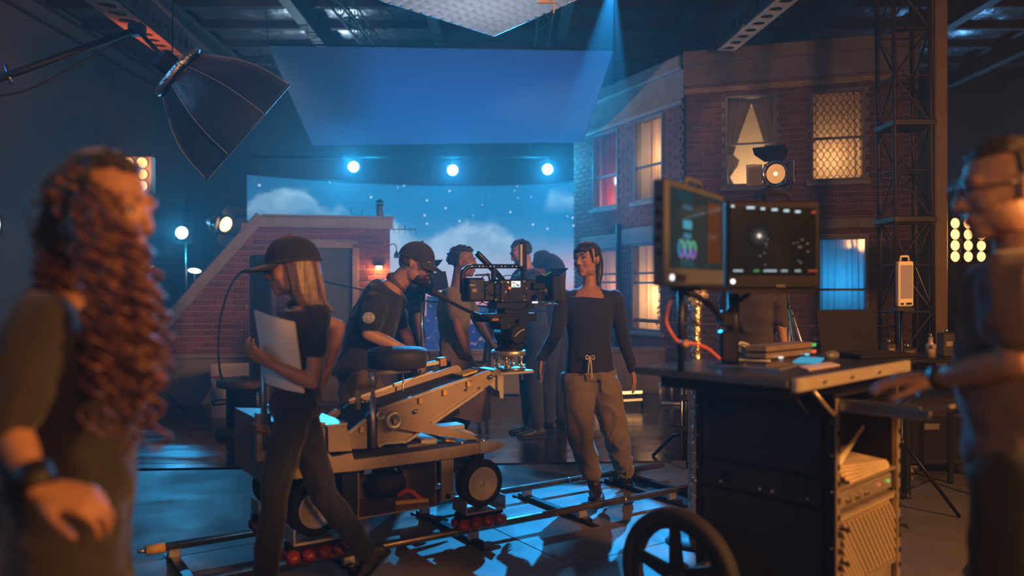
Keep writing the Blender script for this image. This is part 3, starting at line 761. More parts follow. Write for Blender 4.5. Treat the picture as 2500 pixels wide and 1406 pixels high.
for s in (-1, 1):
    mb = MB(); mb.tube(bez(q, q+WB.u*(.05*s)-ZZ*.03, q+WB.u*(.06*s)-ZZ*.01, q+WB.u*(.05*s)+ZZ*.03), .005, 6); mb.lathe(q+WB.u*(.05*s)+ZZ*.03, ZZ, [(.008, 0), (.02, .05)], 10); mb.build('sconce_arm', BLACKM, ws)
mb = MB(); mb.box(q-WB.n*.01, (.03, .03, .06), (WB.u, WB.n, ZZ)); mb.build('back_plate', BLACKM, ws)
curtain(WB, oB[1], 0.13, fabric('cream_heavy', (0.62, 0.45, 0.28), 0.7), 'cream striped drape behind the diamond security grille', 7)
wlight(WB, oB[1], WTUNG, 7, 0.25, 0.4)
# diamond grille
o = oB[1]; gr = thing('security_grille', WB.pt((o[0]+o[1])/2, o[2]), 'folding diamond security grille across the upper window', 'grille')
for k in range(-6, 9):
    for sgn in (1, -1):
        mb = MB(); pts = []
        for j in range(25):
            t = j/24; s = o[0]+.05+(o[1]-o[0]-.1)*(k/7+0.0)+sgn*(0.05*math.asin(math.sin(t*PI*9))/(PI/2))
            pts.append(WB.pt(s, o[2]+.05+(o[3]-o[2]-.1)*t, -0.065+.004*sgn))
        if pts[0].y and o[0]+.03 < (pts[0]-WB.O).dot(WB.u) < o[1]-.03:
            mb.tube(pts, 0.0045, 4); mb.build('lattice_bar', STEELP, gr)
for i in (2, 3):
    curtain(WB, oB[i], 0.12, fabric('blue_drape', (0.10, 0.45, 0.62)), ['bright blue drape in the window behind the tripod stand', 'bright blue drape in the window beside the lattice tower'][i-2], 7)
    wlight(WB, oB[i], (0.12, 0.62, 1.0), 8, 0.55, 0.5, 0.42, 0.15)
# trailing plant behind the lower window of facade A
o = oA[3]; pt_ = thing('trailing_plant', WA.pt((o[0]+o[1])/2+.1, o[2], -.1), 'leafy plant trailing down inside the glowing lower window', 'plant')
LEAF = mat('plant_leaf', (0.05, 0.06, 0.03), 0.6); rs = random.Random(5)
for k in range(3):
    pts = spline([WA.pt(o[0]+(o[1]-o[0])*(.62+.1*k+rs.uniform(-.05, .05)), o[2]+.06+(o[3]-o[2])*.68*t, -.10+.01*k) for t in (0, .25, .5, .75, 1)], 5)
    mb = MB(); mb.tube(pts, .004, 5); mb.build('stem', LEAF, pt_)
    for i, q in enumerate(pts):
        a = rs.uniform(0, 6.28); L = rs.uniform(.035, .06); d = (WA.u*math.cos(a)+ZZ*math.sin(a)); e = (WA.u*-math.sin(a)+ZZ*math.cos(a))
        mb = MB(); mb.add([q, q+d*L*.5+e*L*.35+WA.n*.008, q+d*L, q+d*L*.5-e*L*.35+WA.n*.008], [(0, 1, 2, 3)]); mb.build('leaf', LEAF, pt_)
# ================================================================== LAMPS AND GRIP
LENSW = glow('lens_cyan_white', (0.75, 0.97, 1.0), 22.0)
def stage_lamp(c, label, group=None, hang=True, top=None, r=0.088):
    c = V(c); t = thing('stage_lamp', c, label, 'stage lamp', group); d = V((0, -1, 0))
    mb = MB(); mb.lathe(c+d*-.26, d, [(r*.5, 0), (r*.95, .06), (r*1.1, .24), (r*1.1, .262), (r*1.0, .262), (r*1.0, .25)], 20); mb.build('housing', BLACKM, t)
    mb = MB(); mb.lathe(c+d*-.012, d, [(0.0, .012), (r*.7, .009), (r, 0.0)], 20); mb.build('lens', LENSW, t)
    mb = MB(); s = 1 if hang else -1
    yk = [c+V((-r*1.25, .1, 0)), c+V((-r*1.25, .1, s*r*1.5)), c+V((0, .1, s*r*1.7)), c+V((r*1.25, .1, s*r*1.5)), c+V((r*1.25, .1, 0))]
    mb.tube(yk, .008, 6); mb.build('yoke', BLACKM, t)
    if hang:
        mb = MB(); mb.box(c+V((0, .1, r*1.7+.03)), (.05, .05, .07)); mb.build('clamp', BLACKM, t)
    return t
zpipe = None
for i, b in enumerate(BACKLIGHTS):
    c = px(*b); stage_lamp(c, ['cyan stage lamp hanging above the clouds nearest the brick hut', 'cyan stage lamp hanging in the middle of the row of three over the backdrop', 'cyan stage lamp hanging over the backdrop beside the narrow brick front'][i], 'cyan lamps over the backdrop')
zp = px(*BACKLIGHTS[1]).z+.088*1.7+.08
pp = thing('lighting_pipe', (0, 13.3, zp), 'thin black pipe carrying the three cyan lamps above the backdrop', 'pipe')
mb = MB(); mb.cyl((-4.4, 13.3, zp), (2.2, 13.3, zp), .024, n=10); mb.build('pipe', BLACKM, pp)
for X in (-4.2, -2.0, 0.3, 2.0):
    mb = MB(); mb.cyl((X, 13.3, zp), (X, 13.3, 5.6), .006, n=5); mb.build('hanger_wire', BLACKM, pp)
# lamp on the tall stand behind the hut slope
def light_stand(base, top, label, spread=.42, group=None, legz=.45, name='light_stand', col=None, off=0.0):
    base = V(base); top = V(top); t = thing(name, V((base.x, base.y, 0)), label, 'stand', group); m = col or STEEL
    H = top.z; b = V((base.x, base.y, 0))
    mb = MB(); mb.cyl(b+ZZ*.12, b+ZZ*H*.55, .016, n=10); mb.build('lower_tube', m, t)
    mb = MB(); mb.cyl(b+ZZ*H*.5, b+ZZ*H, .011, n=10); mb.build('upper_tube', m, t)
    mb = MB(); mb.cyl(b+ZZ*H*.53, b+ZZ*H*.57, .024, n=10); mb.cyl(b+ZZ*H*.55+V((.02, 0, 0)), b+ZZ*H*.55+V((.055, 0, 0)), .008); mb.build('collar', BLACKM, t)
    mb = MB(); mb.cyl(b+ZZ*(legz-.02), b+ZZ*(legz+.03), .026, n=10); mb.build('hub', BLACKM, t)
    for k in range(3):
        a = off+2*PI*k/3; e = V((math.cos(a), math.sin(a), 0)); mb = MB()
        mb.cyl(b+ZZ*legz+e*.02, b+e*spread+ZZ*.012, .011, n=8); mb.cyl(b+e*spread*.5+ZZ*legz*.52, b+ZZ*.16, .006, n=6); mb.build('leg', m, t)
    return t
c = px(443, 568, 11.0); stage_lamp(c, 'cyan stage lamp on a thin stand behind the sloping hut roof', None, False)
light_stand((c.x+.02, c.y+.1, 0), (c.x, c.y+.1, c.z-.13), 'thin tall stand under the cyan lamp behind the hut slope')
c = px(362, 662, 9.95); light_stand(c, c, 'chrome stand with an empty clamp head behind the curly-haired person', .25)
mb = MB(); mb.box(c, (.05, .05, .09)); mb.cyl(c+V((-.06, 0, .05)), c+V((.06, 0, .05)), .012); mb.build('clamp_head', STEEL, None, 'small empty grip clamp topping the chrome stand', 'clamp')
c = px(475, 661, 11.2); dl_ = thing('work_lamp', c, 'small white dish lamp glowing low behind the hut slope', 'lamp')
R = frame(V((.25, -.35, 1)))
mb = MB(); mb.sphere(c, (.085, .085, .012), 18, 8, R); mb.build('dish', glow('dish_white', (0.95, 0.93, 0.95), 5), dl_)
mb = MB(); mb.cyl(c-V((0, 0, .02)), V((c.x, c.y+.05, 0)), .008, n=6); mb.build('stem', BLACKM, dl_)

def fresnel(c, d, label, R0=.085, on=6.0, body=None, up=ZZ, doorspread=0.9, plate=True, tan=None):
    c = V(c); d = V(d).normalized(); x = d.cross(up).normalized(); u = x.cross(d).normalized()
    body = body or BLACKM; t = thing('fresnel_lamp', c, label, 'spotlight'); L = R0*2.9
    mb = MB(); mb.lathe(c-d*L, d, [(R0*.75, 0), (R0*1.15, .02), (R0*1.2, L*.55), (R0*1.25, L-.01), (R0*1.25, L+.005), (R0*1.05, L+.005), (R0*1.05, L-.02)], 24)
    mb.build('housing', body, t)
    mb = MB()
    for i in range(4): mb.lathe(c-d*(L*(.2+.14*i)), d, [(R0*1.2, 0), (R0*1.27, .004), (R0*1.27, .012), (R0*1.2, .016)], 24)
    mb.build('cooling_fins', body, t)
    mb = MB(); prof = [(0, .012)]
    for i in range(1, 7): prof += [(R0*i/6-.002, .012-.001*i), (R0*i/6, .004)]
    mb.lathe(c-d*.015, d, prof, 24); mb.build('lens', mat('fresnel_glass_%d' % int(on*10), (1.0, 0.55, 0.2), 0.25, emit=on, ecol=(1.0, 0.42, 0.12)), t)
    mb = MB(); mb.sphere(c-d*.004, (R0*.22, R0*.22, .006), 12, 6, frame(d)); mb.build('filament', glow('filament_%d' % int(on*10), (1.0, 0.75, 0.4), on*3), t)
    mb = MB(); 
    for k in range(4):
        a = PI/4+PI/2*k; mb.box(c+x*(R0*1.28*math.cos(a))+u*(R0*1.28*math.sin(a))+d*.012, (.02, .02, .03), (x, u, d))
    mb.lathe(c+d*.006, d, [(R0*1.12, 0), (R0*1.38, 0), (R0*1.38, .012), (R0*1.12, .012)], 24, closed=True); mb.build('door_ring', CHROME if plate else body, t)
    for k, (e, w) in enumerate(((u, x), (-u, x), (x, u), (-x, u))):
        s = doorspread*(1.0 if k != 1 else .8); h = c+e*R0*1.28+d*.016; Lq = R0*(2.0 if k < 2 else 1.7)
        dir_ = (d*math.cos(s)+e*math.sin(s)).normalized(); nn = dir_.cross(w)
        w0, w1 = (R0*1.0, R0*1.75) if k < 2 else (R0*1.05, R0*1.1)
        mb = MB(); mb.prism([h-w*w0, h+w*w0, h+dir_*Lq*.55+w*w1, h+dir_*Lq+w*w1*.95, h+dir_*Lq-w*w1*.95, h+dir_*Lq*.55-w*w1], nn*.003); mb.build('barn_door', tan if (tan and k == 3) else BLACK, t)
    mb = MB(); q = c-d*L*.45
    mb.tube([q+x*R0*1.35, q+x*R0*1.4-u*R0*1.0, q-u*R0*1.9+x*R0*.7, q-u*R0*1.9-x*R0*.7, q-x*R0*1.4-u*R0*1.0, q-x*R0*1.35], .011, 6); mb.build('yoke', BLACKM, t)
    if plate:
        mb = MB(); mb.box(c-d*L*.35+x*R0*1.32-u*R0*.9, (.006, L*.62, R0*1.2), (x, d, u)); mb.build('side_plate', mat('cream_plate', (0.78, 0.66, 0.5), 0.5), t)
        mb = MB(); mb.box(c-d*L*.35+x*(R0*1.32+.004)-u*R0*.78, (.002, L*.36, R0*.32), (x, d, u)); mb.box(c-d*L*.35+x*(R0*1.32+.004)-u*R0*1.2, (.002, L*.25, R0*.08), (x, d, u)); mb.build('label_print', BLACK, t)
    mb = MB(); mb.tube(bez(c-d*L*.25+u*R0*1.2, c-d*L*.25+u*R0*1.75, c-d*L*.7+u*R0*1.75, c-d*L*.7+u*R0*1.2), .008, 6); mb.build('handle', BLACKM, t)
    return t
c = px(1893, 424, 6.3); fresnel(c, (-.62, -.75, -.05), 'black fresnel spotlight with open barn doors above the monitors', .078, .6, doorspread=.75, tan=mat('lamplit_door', (0.2, 0.12, 0.05), 0.6))  # one barn door browner: the light on it is put into its colour
q = px(1925, 500, 6.55); light_stand((q.x, q.y, 0), (c.x+.10, q.y, c.z-.19), 'silver tripod stand before the blue window carrying the spotlight', .55, legz=1.22, off=.5)
c = px(552, 548, 10.7); fresnel(c, (.75, -.45, -.28), 'lit tungsten spotlight on a stand behind the hut slope', .10, 7.0, plate=False)
light_stand((c.x-.02, c.y+.1, 0), (c.x-.02, c.y+.1, c.z-.2), 'short heavy stand under the tungsten spotlight behind the hut', .4)
fg = thing('flag_cloth', px(585, 700, 10.45), 'tan diffusion cloth lit by the tungsten spotlight behind the hut', 'cloth')
q = [px(566, 668, 10.45), px(640, 668, 10.45), px(622, 548, 10.5), px(592, 545, 10.5)]
mb = MB(); nn = 14; vs = []
for j in range(nn+1):
    for i in range(nn+1):
        a = q[0].lerp(q[1], i/nn); b = q[3].lerp(q[2], i/nn); P = a.lerp(b, j/nn); vs.append(P+V((0, .02*mnoise.noise(P*7), 0)))
mb.add(vs, [(j*(nn+1)+i, j*(nn+1)+i+1, (j+1)*(nn+1)+i+1, (j+1)*(nn+1)+i) for j in range(nn) for i in range(nn)], 0, True); mb.build('cloth', mat('tan_cloth', (0.55, 0.36, 0.2), 0.9, transl=.4), fg)
mb = MB(); mb.tube([px(566, 668, 10.47), px(566, 668, 10.47)*1.0+V((0, 0, -1.2))], .01, 6); mb.tube([q[0], q[3], q[2]], .006, 6); mb.build('wire_frame', STEEL, fg)

# nine-lights: rows of small lamps
def nine_light(c, right, label, rows, cols, sp, r, strength, dx):
    c = V(c); t = thing('lamp_array', c, label, 'lamp'); right = V(right).normalized(); nrm = right.cross(ZZ).normalized()
    if nrm.y > 0: nrm = -nrm
    R = (right, nrm, ZZ); mb = MB(); mb.box(c-nrm*.06, (cols*dx+.03, .10, rows*sp+.03), R, 0, .01); mb.build('housing', BLACKM, t)
    for i in range(cols):
        for j in range(rows):
            q = c+right*((i-(cols-1)/2)*dx)+ZZ*((j-(rows-1)/2)*sp)
            mb = MB(); mb.lathe(q-nrm*.005, nrm, [(r*1.08, 0), (r*1.08, .025), (r, .025), (r, .0)], 16); b = mb.build('lamp_can', BLACKM, t)
            mb = MB(); mb.lathe(q, nrm, [(r*.98, 0.004), (r*.8, .014), (r*.4, .022), (0, .024)], 16); mb.build('bulb', glow('par_bulb_%d' % strength, (1.0, 0.48, 0.16), strength*.65), b)
    return t
n9 = px(2362, 586, 7.6); nine_light(n9, (1, .12, 0), 'glowing amber lamp bank behind the bespectacled person', 4, 3, .105, .052, 4, .135)
light_stand((n9.x, n9.y+.12, 0), (n9.x, n9.y+.12, n9.z-.2), 'black stand under the glowing amber lamp bank', .5, col=BLACKM)
n9 = px(332, 426, 8.6); nine_light(n9, (1, 0, 0), 'high amber lamp bank glowing past the curly-haired head', 3, 2, .125, .056, 3, .15)
light_stand((n9.x, n9.y+.12, 0), (n9.x, n9.y+.12, n9.z-.2), 'tall black stand under the high amber lamp bank', .5, col=BLACKM)
# soft white lamp at the far left edge
c = px(-92, 545, 4.2); t = thing('soft_lamp', V((c.x, c.y, 0)), 'round pale blue soft lamp behind the curly hair', 'lamp')
mb = MB(); mb.lathe(c, (.55, -.8, 0), [(.15, -.10), (.17, 0), (.165, 0), (0, .03)], 24, m=0); mb.build('diffuser', glow('soft_white', (0.55, 0.8, 1.0), 1.5), t)
mb = MB(); mb.lathe(c-V((.55, -.8, 0))*.1, (.55, -.8, 0), [(.08, -.1), (.15, -.02), (.18, .1), (.175, .1), (.14, -.01)], 24); mb.build('shell', BLACKM, t)
mb = MB(); mb.cyl((c.x-.05, c.y+.08, 0), (c.x-.05, c.y+.08, c.z-.1), .014); mb.build('pole', BLACKM, t)

# ---------------- overhead blue bounce panel
PA_ = [px(655, 112, 9.47), px(1497, 125, 9.47), px(1423, 347, 12.08), px(763, 355, 12.08)]
bp = thing('bounce_panel', (0, 10.7, PA_[3].z), 'large plain blue-lit overhead cloth panel tilted above the set', 'panel')
mb = MB(); nn = 24; vs = []; 
for j in range(nn+1):
    for i in range(nn+1):
        P = PA_[0].lerp(PA_[1], i/nn).lerp(PA_[3].lerp(PA_[2], i/nn), j/nn); vs.append(P-ZZ*.012*math.sin(PI*i/nn)*math.sin(PI*j/nn))
mb.add(vs, [(j*(nn+1)+i, j*(nn+1)+i+1, (j+1)*(nn+1)+i+1, (j+1)*(nn+1)+i) for j in range(nn) for i in range(nn)], 0, True); mb.build('cloth', mat('bounce_cloth', (0.10, 0.32, 0.58), 0.9), bp)
for i in range(4):
    mb = MB(); mb.cyl(PA_[i]+ZZ*.02, PA_[(i+1) % 4]+ZZ*.02, .014, n=8); mb.build('frame_tube', BLACKM, bp)
for i in range(4):
    mb = MB(); q = PA_[i]+ZZ*.02; mb.cyl(q, V((q.x*1.03, q.y, 5.6)), .005, n=5); mb.build('hanging_wire', BLACKM, bp)
for X in (-1.4, 0.6):  # pair of blue lamps added out of sight to light the overhead panel
    c = V((X, 11.0, 0.34)); t = thing('panel_fill_lamp', V((X, 11.0, 0)), 'added blue fill lamp tilted up behind the parapet %s' % ('by the hut' if X < 0 else 'by the narrow brick front'), 'lamp', 'added fill lamps behind the parapet')
    d = V((0, -.25, 1)).normalized(); xx = V((1, 0, 0)); mb = MB(); mb.box(c, (.5, .25, .1), (xx, d.cross(xx), d), 0, .01); mb.build('housing', BLACKM, t)
    mb = MB(); mb.box(c+d*.052, (.46, .21, .006), (xx, d.cross(xx), d)); mb.build('led_face', glow('led_blue', (0.1, 0.4, 1.0), 1.0), t)
    mb = MB(); mb.tube([c+xx*.27, c+xx*.27-ZZ*.33, c-xx*.27-ZZ*.33, c-xx*.27], .012, 6); mb.build('floor_yoke', BLACKM, t)
    area('panel_uplight', c+d*.07, c+d*3, (0.03, 0.36, 1.0), 15, .46, .21, 120)

# ---------------- trusses
def truss(name, p0, p1, w, n, label, matr, cat='truss', tri=False, r=.018):
    p0 = V(p0); p1 = V(p1); d = (p1-p0).normalized(); x, y, z = frame(d, (0, 0, 1) if abs(d.z) < .9 else (0, 1, 0))
    t = thing(name, p0 if p0.z < p1.z else p1, label, cat)
    cs = [x*(w/2*i)+y*(w/2*j) for i, j in ((-1, -1), (1, -1), (1, 1), (-1, 1))]
    for c in cs:
        mb = MB(); mb.cyl(p0+c, p1+c, r, n=8); mb.build('chord', matr, t)
    L = (p1-p0).length
    for k in range(n):
        a, b = p0+d*(L*k/n), p0+d*(L*(k+1)/n)
        for s in range(4):
            c0, c1 = cs[s], cs[(s+1) % 4]
            if (k+s) % 2: c0, c1 = c1, c0
            mb = MB(); mb.cyl(a+c0, b+c1, r*.5, n=5, caps=False); mb.build('brace', matr, t)
        mb = MB()
        for s in range(4): mb.cyl(a+cs[s], a+cs[(s+1) % 4], r*.5, n=5, caps=False)
        mb.build('batten', matr, t)
    return t
truss('lighting_truss', (-4.4, 12.9, 4.95), (3.2, 12.9, 4.95), .28, 16, 'long black lighting truss hung across the stage behind the blue panel', STEELP)
truss('lighting_truss', (-2.35, 9.6, 5.21), (-2.15, 13.4, 5.21), .20, 8, 'dark truss running towards the back above the blue panel', STEELP)
truss('lighting_truss', (0.45, 7.6, 5.0), (0.45, 13.0, 5.21), .20, 10, 'dark truss beside the quilted soft panel overhead', STEELP)
TOWM = mat('tower_paint', (0.035, 0.03, 0.027), 0.5, 0.3, noise=.3, nscale=8)
tq = px(2215, 500, 6.75)
tow = truss('truss_tower', (tq.x, tq.y, 0), (tq.x-.06, tq.y, 5.5), .30, 14, 'dark lattice truss tower standing before the wide brick front', TOWM, 'tower', r=.02)
for zz in (1.95, 2.75):
    mb = MB(); mb.box((tq.x-.02, tq.y, zz), (.36, .36, .05), None, 0, .006); mb.build('sleeve_plate', TOWM, tow)
cq = px(2291, 500, 7.2); t = thing('steel_column', (cq.x, cq.y, 0), 'plain steel column tinted brown as if warm-lit, behind the lattice tower', 'column')
mb = MB(); mb.box((cq.x, cq.y, 2.8), (.115, .115, 5.6), None, 0, .01); mb.build('shaft', mat('column_warm_tint', (0.30, 0.22, 0.15), 0.6, noise=.3, nscale=4), t)  # brown stands for warm light on the steel, put into the colour
mb = MB(); mb.box((cq.x, cq.y, .012), (.28, .28, .024)); mb.build('base_plate', STEELP, t)
mb = MB(); mb.tube(spline([V((cq.x-.075, cq.y-.02, 5.4)), V((cq.x-.08, cq.y-.03, 3.0)), V((cq.x-.07, cq.y-.03, 2.0)), V((cq.x-.085, cq.y-.04, 1.2)), V((cq.x-.06, cq.y-.04, .3))], 8), .018, 6); mb.build('taped_cable', mat('silver_tape', (.5, .42, .34), .35, .5, noise=.6, nscale=30), t)

# ---------------- hanging octagonal softbox
c0 = px(447, 185, 6.2); c1 = px(606, 318, 6.42); ax = (c1-c0).normalized(); L = (c1-c0).length
bx, by, _ = frame(ax, (0, 1, 0)); sb = thing('softbox', c1, 'big black octagonal softbox hanging over the hut', 'softbox')
SBM = mat('softbox_fabric', (0.012, 0.014, 0.018), 0.45, noise=.3, nscale=12, bump=.5, bscale=9, sheen=.3)
mb = MB(); n8 = 8; ringN = 9; vs = []
def sbr(t): return .235+(.53-.235)*t+.07*math.sin(PI*min(1, t*1.02))
for k in range(ringN+1):
    t = k/ringN; r = sbr(t)
    for j in range(n8*4):
        a = 2*PI*j/(n8*4)+PI/8; seg = (2*PI/n8); aa = (a-PI/8) % seg-seg/2
        rr = r*math.cos(seg/2)/math.cos(aa)*(1.0-.0*abs(aa)); vs.append(c0+ax*(L*t)+bx*(rr*math.cos(a))+by*(rr*math.sin(a)))
N = n8*4
mb.add(vs, [(k*N+j, k*N+(j+1) % N, (k+1)*N+(j+1) % N, (k+1)*N+j) for k in range(ringN) for j in range(N)], 0, True); mb.build('fabric_shell', SBM, sb)
SEAM = mat('rib_piping', (0.35, 0.36, 0.38), 0.5)
for j in range(8):
    a = 2*PI*j/8+PI/8; mb = MB(); mb.tube([c0+ax*(L*k/ringN)+(bx*math.cos(a)+by*math.sin(a))*(sbr(k/ringN)+.003) for k in range(ringN+1)], .0035, 5); mb.build('rib', SEAM, sb)
mb = MB(); mb.lathe(c0, ax, [(0.0, -.02), (.235, -.02), (.235, .02)], 8); mb.build('back_plate', BLACKM, sb)
mb = MB(); 
mb.tube([c1+ax*.005+(bx*math.cos(2*PI*j/8+PI/8)+by*math.sin(2*PI*j/8+PI/8))*.53 for j in range(8)], .012, 6, closed=True); mb.build('front_rim', SBM, sb)
mb = MB(); mb.lathe(c1-ax*.02, ax, [(.5, 0), (0, .01)], 8); mb.build('diffuser', mat('softbox_diffuser', (.5, .52, .55), .8), sb)
SPK = mat('speedring_foil', (0.7, 0.8, 0.85), 0.25, 0.9, bump=.8, bscale=40)
mb = MB(); mb.lathe(c0-ax*.02, ax, [(.20, -.06), (.24, -.05), (.245, -.01), (.20, -.01)], 24, closed=True); mb.build('speed_ring', SPK, sb)
mb = MB(); mb.box(c0-ax*.12, (.16, .16, .18), (bx, by, ax), 0, .02); mb.build('lamp_head', BLACKM, sb)
mb = MB(); mb.cyl(c0-ax*.1, V((c0.x-.05, c0.y, 5.7)), .005, n=5); mb.build('safety_wire', BLACKM, sb)
spot('softbox_rim_light', c0-ax*.9+V((-.25, -.5, -.35)), c0, (0.2, 0.6, 1.0), 9, .05, 50)
bt = thing('boom_arm', px(0, 190, 6.0), 'long dark boom arm reaching across to the softbox', 'boom')
P0 = px(-160, 248, 5.7); P1 = px(335, 72, 6.5); P2 = px(436, 174, 6.35)-ax*.1
mb = MB(); mb.cyl(P0, P1, .028, n=10); mb.build('boom_tube', STEELP, bt)
mb = MB(); mb.cyl(P1, P2, .018, n=8); mb.build('end_tube', STEELP, bt)
mb = MB(); mb.box(P1, (.12, .09, .10), None, 0, .01); mb.build('knuckle', STEELP, bt)
mb = MB(); mb.tube(spline([P0.lerp(P1, .1)-ZZ*.03, P0.lerp(P1, .4)-ZZ*.16, P0.lerp(P1, .7)-ZZ*.10, P1-ZZ*.02], 8), .008, 6); mb.build('slung_cable', CABLE, bt)
q = P0.lerp(P1, .33); mb = MB(); mb.cyl(q+V((-.02, 0, .09)), q+V((.03, 0, -.06)), .014); mb.build('clamp_handle', STEEL, bt)

# ---------------- quilted soft panel overhead
tip = V((-.13, 5.72, 3.2)); uL = V((-.70, -.71, 0.0)).normalized(); uR = V((.60, -.80, 0.0)).normalized()
qp = thing('overhead_softlight', tip, 'pale quilted soft light panel hanging overhead', 'soft light')
nx, ny = 96, 60; LX, LY = 1.7, 0.92; vs = []; cell = .085
for j in range(ny+1):
    for i in range(nx+1):
        a = LX*i/nx; b = LY*j/ny; h = abs(math.sin(PI*a/cell))*abs(math.sin(PI*(b/cell+.0)))
        vs.append(tip+uL*a+uR*b-ZZ*(.030*h**.6))
mb = MB(); mb.add(vs, [(j*(nx+1)+i, j*(nx+1)+i+1, (j+1)*(nx+1)+i+1, (j+1)*(nx+1)+i) for j in range(ny) for i in range(nx)], 0, True); mb.build('quilted_diffuser', mat('quilt_white', (.62, .64, .68), .6, emit=.05, ecol=(.7, .8, 1.0)), qp)
mb = MB(); mb.prism([tip+uL*0+ZZ*.012, tip+uL*LX+ZZ*.012, tip+uL*LX+uR*LY+ZZ*.012, tip+uR*LY+ZZ*.012], ZZ*.10); mb.build('backing', BLACK, qp)
for (a, b) in ((0, 0), (LX, 0), (0, LY), (LX, LY)):
    mb = MB(); q = tip+uL*a+uR*b+ZZ*.1; mb.cyl(q, V((q.x, q.y, 5.4)), .006, n=5); mb.build('hanging_wire', BLACKM, qp)
for e0, e1 in (((0, 0), (LX, 0)), ((0, 0), (0, LY))):
    mb = MB(); mb.cyl(tip+uL*e0[0]+uR*e0[1], tip+uL*e1[0]+uR*e1[1], .014, n=8); mb.build('edge_tube', STEEL, qp)
q = px(1350, -20, 5.0); mb = MB(); mb.cyl(q+ZZ*.3, px(1352, 32, 5.0), .006, n=6); mb.box(px(1335, 2, 5.0), (.12, .03, .03)); mb.build('ratchet_strap', mat('orange_strap', (.75, .38, .12), .6), None, 'orange strap end dangling beside the quilted panel', 'strap')
area('quilt_up_light', (0.2, 4.3, 1.9), (-.3, 5.2, 3.2), (.75, .85, 1.0), 1.6, .3, .3, 60)
# ================================================================== TRACK AND CAMERA DOLLY
def PN(x, y, c):
    k = (x-CX)/F; d = c/(TN.x*k+TN.y); return V((k*d, d, CH-(y-HY)*d/F))
def uz(x, y, c):
    p = PN(x, y, c); return p.dot(TU), p.z
C0, C1, CM = 3.705, 4.278, 3.99
BRASS = mat('worn_rail_steel', (0.34, 0.29, 0.24), 0.34, 0.9, noise=.4, nscale=12, rvar=.1)
uL, uR = uz(430, 1418, C0)[0]-.35, uz(1700, 1178, C0)[0]+.25
uFL = uz(362, 1335, C1)[0]
tk = thing('dolly_track', tp((uL+uR)/2, CM, 0), 'straight steel dolly track crossing the studio floor', 'track')
RZ = .085
for c, a in ((C0, uFL-.02), (C1, uFL)):
    mb = MB(); mb.cyl(tp(a, c, RZ), tp(uR, c, RZ), .021, n=12); r_ = mb.build('rail', BRASS, tk)
    mb = MB(); mb.cyl(tp(a-.012, c, RZ), tp(a+.075, c, RZ), .0245, n=12); mb.build('end_sleeve', mat('yellow_tape', (.65, .42, .06), .6), r_)
    mb = MB(); mb.cyl(tp(a-.05, c, RZ), tp(a-.01, c, RZ), .009, .012, n=8); mb.build('spigot', STEEL, r_)
    for jx in (1, 3): 
        mb = MB(); q = a+(uR-a)*jx/4; mb.cyl(tp(q-.01, c, RZ), tp(q+.01, c, RZ), .023, n=12); mb.build('joint_ring', STEEL, r_)
for xx, yy in ((560, 1400), (850, 1352), (1155, 1305), (1420, 1255), (1640, 1205), (1700, 1190)):
    u = uz(xx, yy, C0)[0] if xx != 560 else uFL+.12
    t_ = MB(); t_.box(tp(u, CM, .022), (.05, .72, .028), (TU, TN, ZZ), 0, .004); s_ = t_.build('sleeper', BLACKM, tk)
    for c in (C0, C1):
        t_ = MB(); t_.box(tp(u, c, .05), (.06, .035, .045), (TU, TN, ZZ), 0, .005); t_.build('rail_chair', ALU, s_)
        t_ = MB(); t_.box(tp(u, c+(.10 if c > CM else -.10), .006), (.055, .07, .012), (TU, TN, ZZ), 0, .002); t_.build('foot_pad', BLACKM, s_)

DO = thing('camera_dolly', tp(1.8, CM, 0), 'aluminium camera dolly with a raised arm standing on the track', 'camera dolly')
CARPET = mat('grey_carpet', (0.055, 0.06, 0.07), 0.95, noise=.5, nscale=120, bump=.6, bscale=160)
YEL = mat('yellow_tag', (0.72, 0.48, 0.05), .6)
BRZ = mat('anodised_alu', (0.44, 0.36, 0.29), 0.45, 0.7, noise=.18, nscale=9, rvar=.1)
def z1(zx, zy, c): return PN(780+zx*.20623, 860+zy*.20623, c)
def z2(zx, zy, c): return PN(780+zx*.21338, 1040+zy*.21338, c)
def plate(name, pts, c, th, m, parent, fn=None):
    mb = MB(); mb.prism([fn(*p, c) if fn else PN(*p, c) for p in pts], TN*th); return mb.build(name, m, parent)
def mirror(p): return p+TN*(2*(CM-p.dot(TN)))
def plate2(name, pts, c, th, m, parent, fn):
    out = []
    P = [fn(*p, c) for p in pts]
    mb = MB(); mb.prism(P, TN*th); out.append(mb.build(name, m, parent))
    mb = MB(); mb.prism([mirror(q) for q in P][::-1], TN*-th); mb.build(name, m, parent)
    return out[0]
cs = 3.70
# chassis: two side rails, deck, cross members
rail = [(0, 1090), (150, 1240), (385, 1195), (410, 1275), (1905, 1075), (1905, 1195), (1570, 1255), (430, 1405), (0, 1440)]
plate2('side_rail', rail, cs, .02, BRZ, DO, z1)
plate2('rail_end_cap', [(1905, 1060), (2088, 1050), (2088, 1165), (1905, 1200)], cs-.006, .05, ALU, DO, z1)
plate2('tow_lug', [(2090, 1075), (2185, 1065), (2200, 1090), (2150, 1140), (2090, 1158)], cs+.015, .02, BRZ, DO, z1)
a, z = z1(410, 1262, cs).dot(TU), z1(410, 1262, cs).z; b = z1(2080, 1052, cs).dot(TU); zk = z1(1900, 1070, cs).z
zd = (z+zk)/2
mb = MB(); mb.box(tp((a+b)/2, CM, zd-.010), (b-a, .575, .016), (TU, TN, ZZ), 0, .002); mb.build('deck_carpet', CARPET, DO)
mb = MB(); mb.box(tp((a+b)/2, CM, zd-.03), (b-a-.04, .52, .03), (TU, TN, ZZ)); mb.build('deck_pan', BLACKM, DO)
